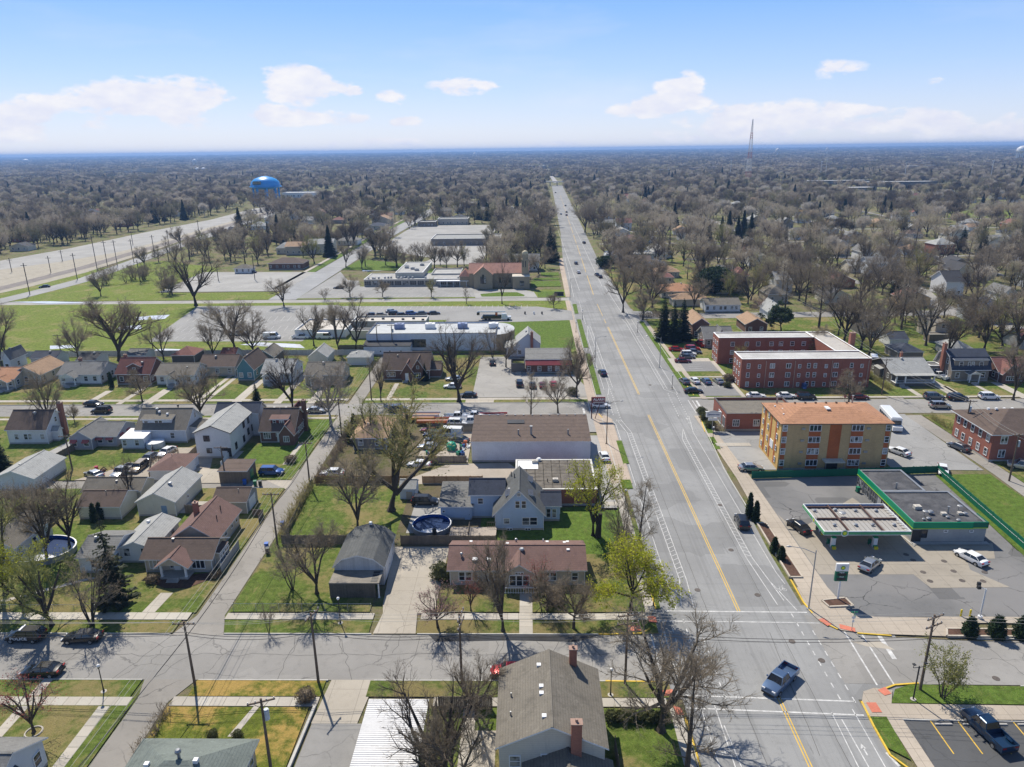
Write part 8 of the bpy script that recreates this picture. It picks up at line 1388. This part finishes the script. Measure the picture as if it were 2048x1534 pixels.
for dx in (-1.0,-2.2): m = MB();m.cyl(0,0,0,.95,.12,8);m.ball(0,0,.95,.12,8);o = m.build('bollard',M('guard_yellow',(.6,.45,.12)),None,(x_+dx,y_+.5,.05));tag(o,'faded yellow bollard beside the forecourt floodlight pole','bollard','yellow bollards by the floodlight')
x_,y_ = G(1703,1262);r = empty('street_sign',(x_,y_,0),0,'green street name sign above a white square plate on a thin post at the corner','sign');m = MB();m.cyl(0,0,0,3.0,.04,6);m.build('post',GALV,r);m = MB();m.box(-.45,-.02,2.75,.45,.02,2.98);m.box(-.02,-.45,2.5,.02,.45,2.72);m.build('name_plate',PAINT['green'],r);m = MB();m.poly([(-.3,-.05,2.1),(0,-.05,1.75),(.3,-.05,2.1),(0,-.05,2.45)]);m.box(-.15,-.06,1.35,.15,-.04,1.7);m.build('plate',WHITE,r)
x_,y_ = G(1188,838);r = empty('shop_sign',(x_,y_,0),0,'dark red ALARM sign on a slanting post at the junction','sign');m = MB();m.cyl(-.6,0,0,5.4,.13,8);m.tube([(.2,.0,0),(1.4,0,4.2)],.09,6);m.build('post',M('post_dark_red',(.1,.03,.03),.6),r);m = MB();m.box(-.45,-.15,3.9,2.5,.15,5.4);m.build('panel',M('sign_dark_red',(.17,.025,.03),.5),r);text_mesh('ALARM',.8,WHITE,r,(1.02,-.17,4.85),(pi/2,0,0));m = MB();m.box(-.3,-.17,4.0,2.35,-.152,4.35);m.build('message_strip',M('strip_grey',(.35,.33,.33),.6),r)
x_,y_ = G(1688,810);r = empty('stop_sign',(x_,y_,0),0,'red stop sign beside the dark red sedan','sign');m = MB();m.cyl(0,0,0,2.6,.04,6);m.build('post',GALV,r);m = MB();m.poly([(.42*cos(pi/8+i*pi/4),-.05,2.3+.42*sin(pi/8+i*pi/4)) for i in range(8)]);m.build('sign_plate',PAINT['red'],r);text_mesh('STOP',.3,WHITE,r,(0,-.07,2.3),(pi/2,0,0))
BG = M('bin_dark',(.02,.03,.03),.5);BB = M('bin_blue',(.02,.10,.40),.5);BGR = M('bin_green',(.01,.15,.08),.5)
for px,py,c,lab in ((536,1108,BG,'black wheelie bin beside the alley pole'),(534,1098,BB,'blue recycling bin beside the alley pole'),(566,1055,BB,'dark blue bin at the alley fence corner'),(490,970,BB,'blue bin beside the brown shed'),(511,972,BGR,'green bin at the alley corner, left one'),(521,972,BG,'dark bin at the alley corner, right one'),(905,1033,BG,'dark bin beside the blue garage wing'),(960,965,BG,'dark bin behind the blue house by the cedar fence'),(1715,985,BGR,'green bin beside the station shop wall'),(1990,912,BB,'blue bin beside the brick apartment house')):
    x_,y_ = G(px,py);wheelie_bin(x_,y_,c,lab,10)
x_,y_ = G(1118,592);r = empty('church_sign',(x_,y_,0),0,'dark low monument sign on the church lawn','sign');m = MB();m.box(-2,-.3,0,2,.3,1.8);m.build('panel',DARK,r);m = MB();m.box(-2.2,-.4,0,2.2,.4,.25);m.build('base',CONC,r)
for i,px in enumerate((1050,1068,1084)):
    x_,y_ = G(px,627,.4);m = MB();m.cyl(0,0,0,1.0,.3,8);m.cyl(0,0,1.0,1.1,.1,8);o = m.build('traffic_barrel',DARK if i != 1 else PAINT['white'],None,(x_,y_,.13));tag(o,'small barrel marker in the long lot before the green lawn','barrel','barrel markers in the long lot')
# wheel stops of the dark lot
me = MB().prism([(-.9,-.09),(.9,-.09),(.9,.09),(-.9,.09)],0,.14).mesh('wheel_stop')
for i in range(6): o = link('wheel_stop',me,None,(45.2+i*2.95-.3,64.2,.07),0,CONC);tag(o,'pale concrete wheel stop at the head of a parking bay','wheel stop','wheel stops of the dark lot')
m = MB();m.tube([(.85*cos(2*pi*i/16),.85*sin(2*pi*i/16),.05) for i in range(17)],.1,5);o = m.build('stone_ring',SLABM[0],None,(G(68,1466)[0],G(68,1466)[1],.1));tag(o,'ring of pale stones round the red-budded tree','stone ring')
# dead trunk stubs beside the pollarded tree
x_,y_ = G(1196,1075);m = MB();m.tube([(0,0,0),(.1,0,2.2),(.3,.1,4.2)],[.55,.42,.35],9);m.tube([(.1,0,2.0),(-.5,.1,3.9)],[.4,.3],8);o = m.build('tree_stump',BARKD,None,(x_,y_,.1));tag(o,'tall sawn-off tree trunk beside the pollarded tree','tree stump')
# rail side: catenary poles
rr = random.Random(31)
for i,(px,py,ty) in enumerate(((60,590,526),(155,560,506),(24,548 if False else 545,516),(102,546,512),(125,523,500),(195,512*1+30,506*0+470),(215,532,481),(235,532,480),(268,526,478),(266,490,462),(310,515,470),(400,480,440),(510,560,510),(437,562,530),(280,560,520),(340,505,460))):
    x_,y_ = G(px,py);h = HT(px,py,ty);p = empty('catenary_pole',(x_,y_,0),0,'thin dark pole beside the railway and the pale lots','pole','poles along the railway and lots');m = MB();m.cyl(0,0,0,h,.18,5);m.build('pole',DARK,p);m = MB();m.box(-1.4,-.08,h-1.2,1.4,.08,h-1.0);m.build('crossarm',DARK,p)
# ------------------------------------------------------------------ woods
def inpoly(x,y,P):
    c = False;j = len(P)-1
    for i in range(len(P)):
        if (P[i][1] > y) != (P[j][1] > y) and x < (P[j][0]-P[i][0])*(y-P[i][1])/(P[j][1]-P[i][1]+1e-12)+P[i][0]: c = not c
        j = i
    return c
BB_ = [(min(p[0] for p in P),min(p[1] for p in P),max(p[0] for p in P),max(p[1] for p in P),P) for P in BARE]
def clear(x,y,r=1.5):
    for a,b,c,d in FOOT:
        if a-r < x < c+r and b-r < y < d+r: return False
    for a,b,c,d,P in BB_:
        if a < x < c and b < y < d and inpoly(x,y,P): return False
    for tx,ty,tr in TREEPOS:
        if abs(tx-x) < tr and abs(ty-y) < tr and tr < 9: return False
    return True
HR = random.Random(5150);used_l = set()
RN = dict(grey='grey',brown='brown',dark='dark',light='pale grey',tan='tan',red='faded red',navy='navy',greybrown='grey-brown');WN = dict(white='white',beige='beige',cream='cream',palebl='pale blue',brick='red brick',gbrown='brown',tbrick='tan brick',grey='grey')
for (x0,x1,y0,y1,sx,sy,where) in ((75,460,285,420,24,33,'in the eastern gardens'),(60,520,425,600,30,36,'among the trees of the east side'),(70,560,610,900,40,48,'far off in the eastern wood'),(-235,-125,560,800,34,44,'up the left street among trees'),(-620,-300,480,820,46,52,'beyond the railway'),(-80,30,440,760,30,44,'west of the far main road'),(130,250,180,262,26,34,'in the gardens near the right edge')):
    y = y0
    while y < y1:
        x = x0+HR.uniform(0,12)
        while x < x1:
            hx,hy = x+HR.uniform(-5,5),y+HR.uniform(-4,4);x += sx*HR.uniform(.8,1.4)
            if HR.random() < .18 or not (clear(hx,hy,7) and clear(hx+11,hy+9,5)): continue
            for _ in range(20):
                a,b,k = HR.choice(list(RN)),HR.choice(list(WN)),HR.choice(('gx','gy','hip'));lab = '%s house with %s %s roof %s' % (WN[b],RN[a],{'gx': 'side-gabled','gy': 'front-gabled','hip': 'hipped'}[k],where)
                if lab not in used_l: break
            else: continue
            used_l.add(lab);h = HR.choice((3.0,3.2,5.6));w_,d_ = HR.uniform(9,13),HR.uniform(8,11);r = empty('house',(hx,hy,0),HR.uniform(-.12,.12),lab,'house');v = vol(r,0,0,w_,d_,h,k,HR.uniform(2,3),.4,WL[b],SH[a],found=False)
            if y < 640: [win(r,v,'S',u,z_,1.0,1.2,'h') for u in (.2,.5,.8) for z_ in ((1.1,) if h < 4 else (1.1,3.8))]
            FOOT.append((hx-1,hy-6,hx+w_+1,hy+d_+1))
        y += sy
for px,py in ((508,420),(522,424),(536,427),(548,420),(560,424),(572,417),(515,412),(545,411)): x,y = G(px,py);tree_at(KE0[px % 5],x,y,17+px % 4,'bare tree at the foot of the blue water tower','bare trees at the foot of the blue water tower',None,1.3)
FR = random.Random(2024);KE = ['vase0','vase1','vase2','vase3','vase4','round0','round1','round2','dark0','dark1','leader0','bud0']
# stretches with loose garden and street trees: (x0,x1,y0,y1,count)
indiv = []
for (x0,x1,y0,y1,n,lab) in ((-170,-46,206,214,8,'bare tree behind the garages at the white fence'),(-120,-20,385,400,14,'bare tree in the hedgerow behind the school'),(-60,14,345,420,12,'bare tree behind the church'),(-165,-118,400,560,26,'bare tree around the townhouses'),(-240,-170,395,520,26,'bare tree in the wood beside the pale lot'),(48,130,275,340,22,'bare tree between the ranch houses'),(96,240,208,262,34,'bare tree behind the corner houses in the east'),(110,330,262,380,60,'pale bare tree in the eastern gardens'),(44,60,300,420,10,'bare street tree east of the far road'),(-8,14,440,640,12,'bare street tree west of the far road'),(60,200,380,470,22,'bare tree in the wood east of the road')):
    for _ in range(n):
        for t in range(12):
            x,y = FR.uniform(x0,x1),FR.uniform(y0,y1)
            if clear(x,y,2):
                kk = FR.choice(KE);hh_ = FR.uniform(10,16)*(1.2 if x > 90 else 1);lab_ = lab.replace('bare',('short' if hh_ < 12 else 'middling' if hh_ < 15 else 'tall')+' '+dict(vase='vase-shaped',round='round-crowned',dark='dark spreading',leader='straight-stemmed',bud='budding')[kk[:-1]]+' bare',1)
                tree_at(kk,x,y,hh_,lab_,lab.replace('bare tree','bare trees').replace('street tree','street trees'),None,FR.uniform(.8,1.1));break
# ------------------------------------------------------------------ far woodland: one mass, instanced on points
def far_tree(seed,n,H=12.0,R_=5.5,w=.16,kind='dome'):
    rr = random.Random(seed);m = MB();m.tube([(0,0,0),(0,0,H*.45)],[.3,.2],4,cap=False)
    lobes = [(rr.uniform(-.45,.45)*R_,rr.uniform(-.45,.45)*R_,H*rr.uniform(.55,.75),R_*rr.uniform(.45,.7)) for _ in range(6)]
    for i in range(n):
        if kind == 'dome':
            lx,ly,lz,lr = lobes[i % 6];th,ph = rr.uniform(0,2*pi),math.acos(rr.uniform(-.5,1));rad = lr*rr.uniform(.5,1.0)
            e = np.array((lx+rad*sin(ph)*cos(th),ly+rad*sin(ph)*sin(th),lz+rad*cos(ph)));d = e-np.array((0,0,H*.3));d /= np.linalg.norm(d);L = rr.uniform(.9,2.2)
            d = d+np.array([rr.gauss(0,.35) for _ in range(3)]);p = e-d*L;s = np.cross(d,[rr.gauss(0,1) for _ in range(3)]);s = s/(np.linalg.norm(s)+1e-6)*w;m.poly([p-s,p+s,e])
        else:
            z = H*rr.random()**1.3;th = rr.uniform(0,2*pi);r = R_*.45*(1-z/H)*rr.uniform(.7,1.1)+.2;d = np.array((cos(th),sin(th),-.35));s = np.array((-sin(th),cos(th),0))*w*3;c = np.array((0,0,z+.6));m.poly([c-s*.5,c+d*r-s,c+d*r+s,c+s*.5])
    if kind == 'dome':
        for i in range(7):
            a = 2*pi*i/7+rr.random();e = np.array((cos(a)*R_*.6,sin(a)*R_*.6,H*rr.uniform(.7,.9)));m.tube([(0,0,H*.3),tuple(e*.5+np.array((0,0,H*.25))),tuple(e)],[.16,.1,.04],3,cap=False)
    return m
src = bpy.data.collections.new('woodland_sources')
def add_src(name,m,mat):
    me = m.mesh(name,[mat]);o = bpy.data.objects.new(name,me);src.objects.link(o);return o
TWA = twigmat('wood_a',(.20,.165,.122),(.29,.245,.18),(.225,.215,.125));TWB = twigmat('wood_b',(.40,.34,.26),(.48,.42,.33),(.33,.31,.17));TWC = twigmat('wood_c',(.11,.092,.075),(.165,.138,.105),(.20,.19,.10));TWD = twigmat('wood_blossom',(.5,.46,.4),(.42,.37,.30),(.46,.41,.32))
S1 = []
def join_src(keys,mts):
    for k in keys:
        tm,cm = TREES[k][0],TREES[k][1];nv = len(tm.vertices);me = bpy.data.meshes.new('wood_tree');V = [tuple(v.co) for v in tm.vertices]+[tuple(v.co) for v in cm.vertices];F = [tuple(p.vertices) for p in tm.polygons];nf = len(F);F += [tuple(nv+q for q in p.vertices) for p in cm.polygons]
        me.from_pydata(V,[],F);me.materials.append(BARKD);me.materials.append(mts[len(S1) % len(mts)]);me.polygons.foreach_set('material_index',[0]*nf+[1]*(len(F)-nf));o = bpy.data.objects.new('wood_tree',me);src.objects.link(o);S1.append(o)
join_src(['vase0','vase1','vase2','vase3','vase4','round0','round1','leader0'],[TWA,TWB,TWC])
for i in range(4): S1.append(add_src('wood_tree_x',far_tree(1+i,1300,w=.12),(TWA,TWB,TWC,TWD)[i]))
S1.append(add_src('wood_tree_y',far_tree(6,900,15,9,.2,'cone'),NEED))
src2 = bpy.data.collections.new('distant_sources')
def clump(seed,mat):
    rr = random.Random(seed);m = MB()
    for t in range(13):
        ox,oy = rr.uniform(-19,19),rr.uniform(-19,19);h = rr.uniform(6,13);r = rr.uniform(3,6.5)
        for i in range(60):
            th,ph = rr.uniform(0,2*pi),math.acos(rr.uniform(-.1,1));e = np.array((ox+r*sin(ph)*cos(th),oy+r*sin(ph)*sin(th),h*.45+h*.55*cos(ph)));s = np.array([rr.gauss(0,1) for _ in range(3)])*.9;q = np.array([rr.gauss(0,1) for _ in range(3)])*.9;m.poly([e-s,e+s*.6+q*.4,e+q])
        m.tube([(ox,oy,0),(ox,oy,h*.85)],[r*.75,r*.5],6)
    return m
for i,mt in enumerate((TWA,TWC,TWB,TWA)):
    o = bpy.data.objects.new('wood_clump',clump(20+i,mt).mesh('wood_clump',[mt]));src2.objects.link(o)
o = bpy.data.objects.new('far_house',MB().box(-7,-5,0,7,5,6).prism([(-7,-5),(7,-5),(7,5),(-7,5)],6.01,7.5).mesh('far_house',[M('far_house_pale',(.36,.34,.32),.8,.3,sc=.02)]));src2.objects.link(o)
o = bpy.data.objects.new('far_hut',MB().box(-5,-4,0,5,4,6).prism([(-5,-4),(5,-4),(5,4),(-5,4)],6.01,8.5).mesh('far_hut',[M('far_house_dark',(.24,.2,.18),.8,.3,sc=.02)]));src2.objects.link(o)
def scatter(name,pts,coll,label_kind='stuff'):
    """pts: (x, y, z, scale, index)"""
    me = bpy.data.meshes.new(name);me.from_pydata([p[:3] for p in pts],[],[])
    a = me.attributes.new('sc','FLOAT','POINT');a.data.foreach_set('value',[p[3] for p in pts]);b = me.attributes.new('ix','INT','POINT');b.data.foreach_set('value',[p[4] for p in pts]);c = me.attributes.new('rz','FLOAT','POINT');c.data.foreach_set('value',[FR.uniform(0,6.28) for p in pts])
    o = link(name,me);o['kind'] = 'stuff'
    g = bpy.data.node_groups.new(name,'GeometryNodeTree');g.interface.new_socket('Geometry',in_out='INPUT',socket_type='NodeSocketGeometry');g.interface.new_socket('Geometry',in_out='OUTPUT',socket_type='NodeSocketGeometry')
    N = g.nodes;L = g.links;gi = N.new('NodeGroupInput');go = N.new('NodeGroupOutput');ins = N.new('GeometryNodeInstanceOnPoints');ci = N.new('GeometryNodeCollectionInfo');ci.inputs['Collection'].default_value = coll;ci.inputs['Separate Children'].default_value = True;ci.inputs['Reset Children'].default_value = True
    ins.inputs['Pick Instance'].default_value = True;L.new(gi.outputs[0],ins.inputs['Points']);L.new(ci.outputs[0],ins.inputs['Instance'])
    def attr(n_,t): q = N.new('GeometryNodeInputNamedAttribute');q.data_type = t;q.inputs['Name'].default_value = n_;return q.outputs['Attribute']
    L.new(attr('ix','INT'),ins.inputs['Instance Index']);cr = N.new('ShaderNodeCombineXYZ');L.new(attr('rz','FLOAT'),cr.inputs[2])
    try: e2r = N.new('FunctionNodeEulerToRotation');L.new(cr.outputs[0],e2r.inputs[0]);L.new(e2r.outputs[0],ins.inputs['Rotation'])
    except Exception: L.new(cr.outputs[0],ins.inputs['Rotation'])
    L.new(attr('sc','FLOAT'),ins.inputs['Scale']);L.new(ins.outputs[0],go.inputs[0]);md = o.modifiers.new('scatter','NODES');md.node_group = g;return o
def dens_at(x,y):
    n = .5+.5*sin(x*.013+1.3)*cos(y*.011+.4)+.25*sin(x*.041+y*.03);return n
pts = [];y = 330.0
while y < 1750:
    stp = 8.6 if y < 700 else 10.0;half = y*.76+70;x = -half
    while x < half:
        px,py = x+FR.uniform(-5,5),y+FR.uniform(-5,5)
        near = y < 600 and abs(px) < 330;keep = .92 if not near else .62
        if y < 430 and px < -30: keep = .0
        if y < 420 and px > 40: keep = .55
        if y < 345: keep *= .5
        if 17 < px-(road_c(y)-28.4) < 40: keep = 0
        if FR.random() < keep and FR.random() < .30+.55*dens_at(px,py) and clear(px,py,2):
            ix = FR.randrange(8) if y < 800 else FR.choice((8,9,10,8,9,FR.randrange(8)));ix = FR.choice((1,4,7,1,4,9,6,0)) if px > 70 and y < 620 else ix;ix = 11 if FR.random() < (.07 if px > 100 else .01) else 12 if FR.random() < .012 else 10 if y > 500 and FR.random() < .1*dens_at(px*2,py*2) else 12 if sin(px*.021+2)*cos(py*.017+1) > .84 and FR.random() < .35 else ix;pts.append((px,py,0,FR.uniform(.72,1.32),ix))
        x += stp*FR.uniform(.8,1.25)
    y += stp
for (x0,x1,y0,y1,n) in ((100,330,200,345,120),(-300,-232,300,345,0),(-620,-300,330,700,150),(140,420,180,400,140),(60,260,300,450,60)):
    for _ in range(n):
        px,py = FR.uniform(x0,x1),FR.uniform(y0,y1)
        if clear(px,py,1.5): pts.append((px,py,0,FR.uniform(.65,1.15),FR.choice((0,1,2,3,4,5,6,7,1,4,7,1,4,1,11))))
scatter('woodland',pts,src)
N1 = len(pts)
pts = [];y = 1700.0
while y < 16500:
    st = 26+(y-1700)*.012;half = y*.75;x = -half
    while x < half:
        px,py = x+FR.uniform(-.5,.5)*st,y+FR.uniform(-.5,.5)*st;gap = sin(px*.0031+2)*cos(py*.0022)+.5*sin(px*.011+py*.007)
        if not (abs(px-(58+(py-1420)*.0095)) < 16 and py < 3600) and FR.random() < (.98 if gap < .8 else .18):
            if FR.random() < .10: pts.append((px,py,max(0,py-4000)/800 if py > 4000 else 0,FR.uniform(.6,1.7),FR.choice((0,1,1))))
            pts.append((px,py,(py-4000)/900 if py > 4000 else 0,FR.uniform(.75,1.15)*(1+(y-1700)*.00009),FR.choice((2,3,4,5))))
        x += st*FR.uniform(.8,1.2)
    y += st
scatter('distant_woodland',pts,src2);print('woodland',N1,len(pts))
# ------------------------------------------------------------------ air
m = MB();m.box(-16000,-600,-1.1,16000,18500,86);hz = m.build('haze',None) if False else None
me = m.mesh('haze');hm = bpy.data.materials.new('haze');hm.use_nodes = True;nt = hm.node_tree;nt.nodes.clear();o_ = nt.nodes.new('ShaderNodeOutputMaterial');pv = nt.nodes.new('ShaderNodeVolumePrincipled');pv.inputs['Color'].default_value = (.28,.49,.90,1);pv.inputs['Density'].default_value = HAZE_D;pv.inputs['Anisotropy'].default_value = .2;nt.links.new(pv.outputs[0],o_.inputs['Volume']);me.materials.append(hm)
hz = link('haze',me);hz['kind'] = 'stuff'
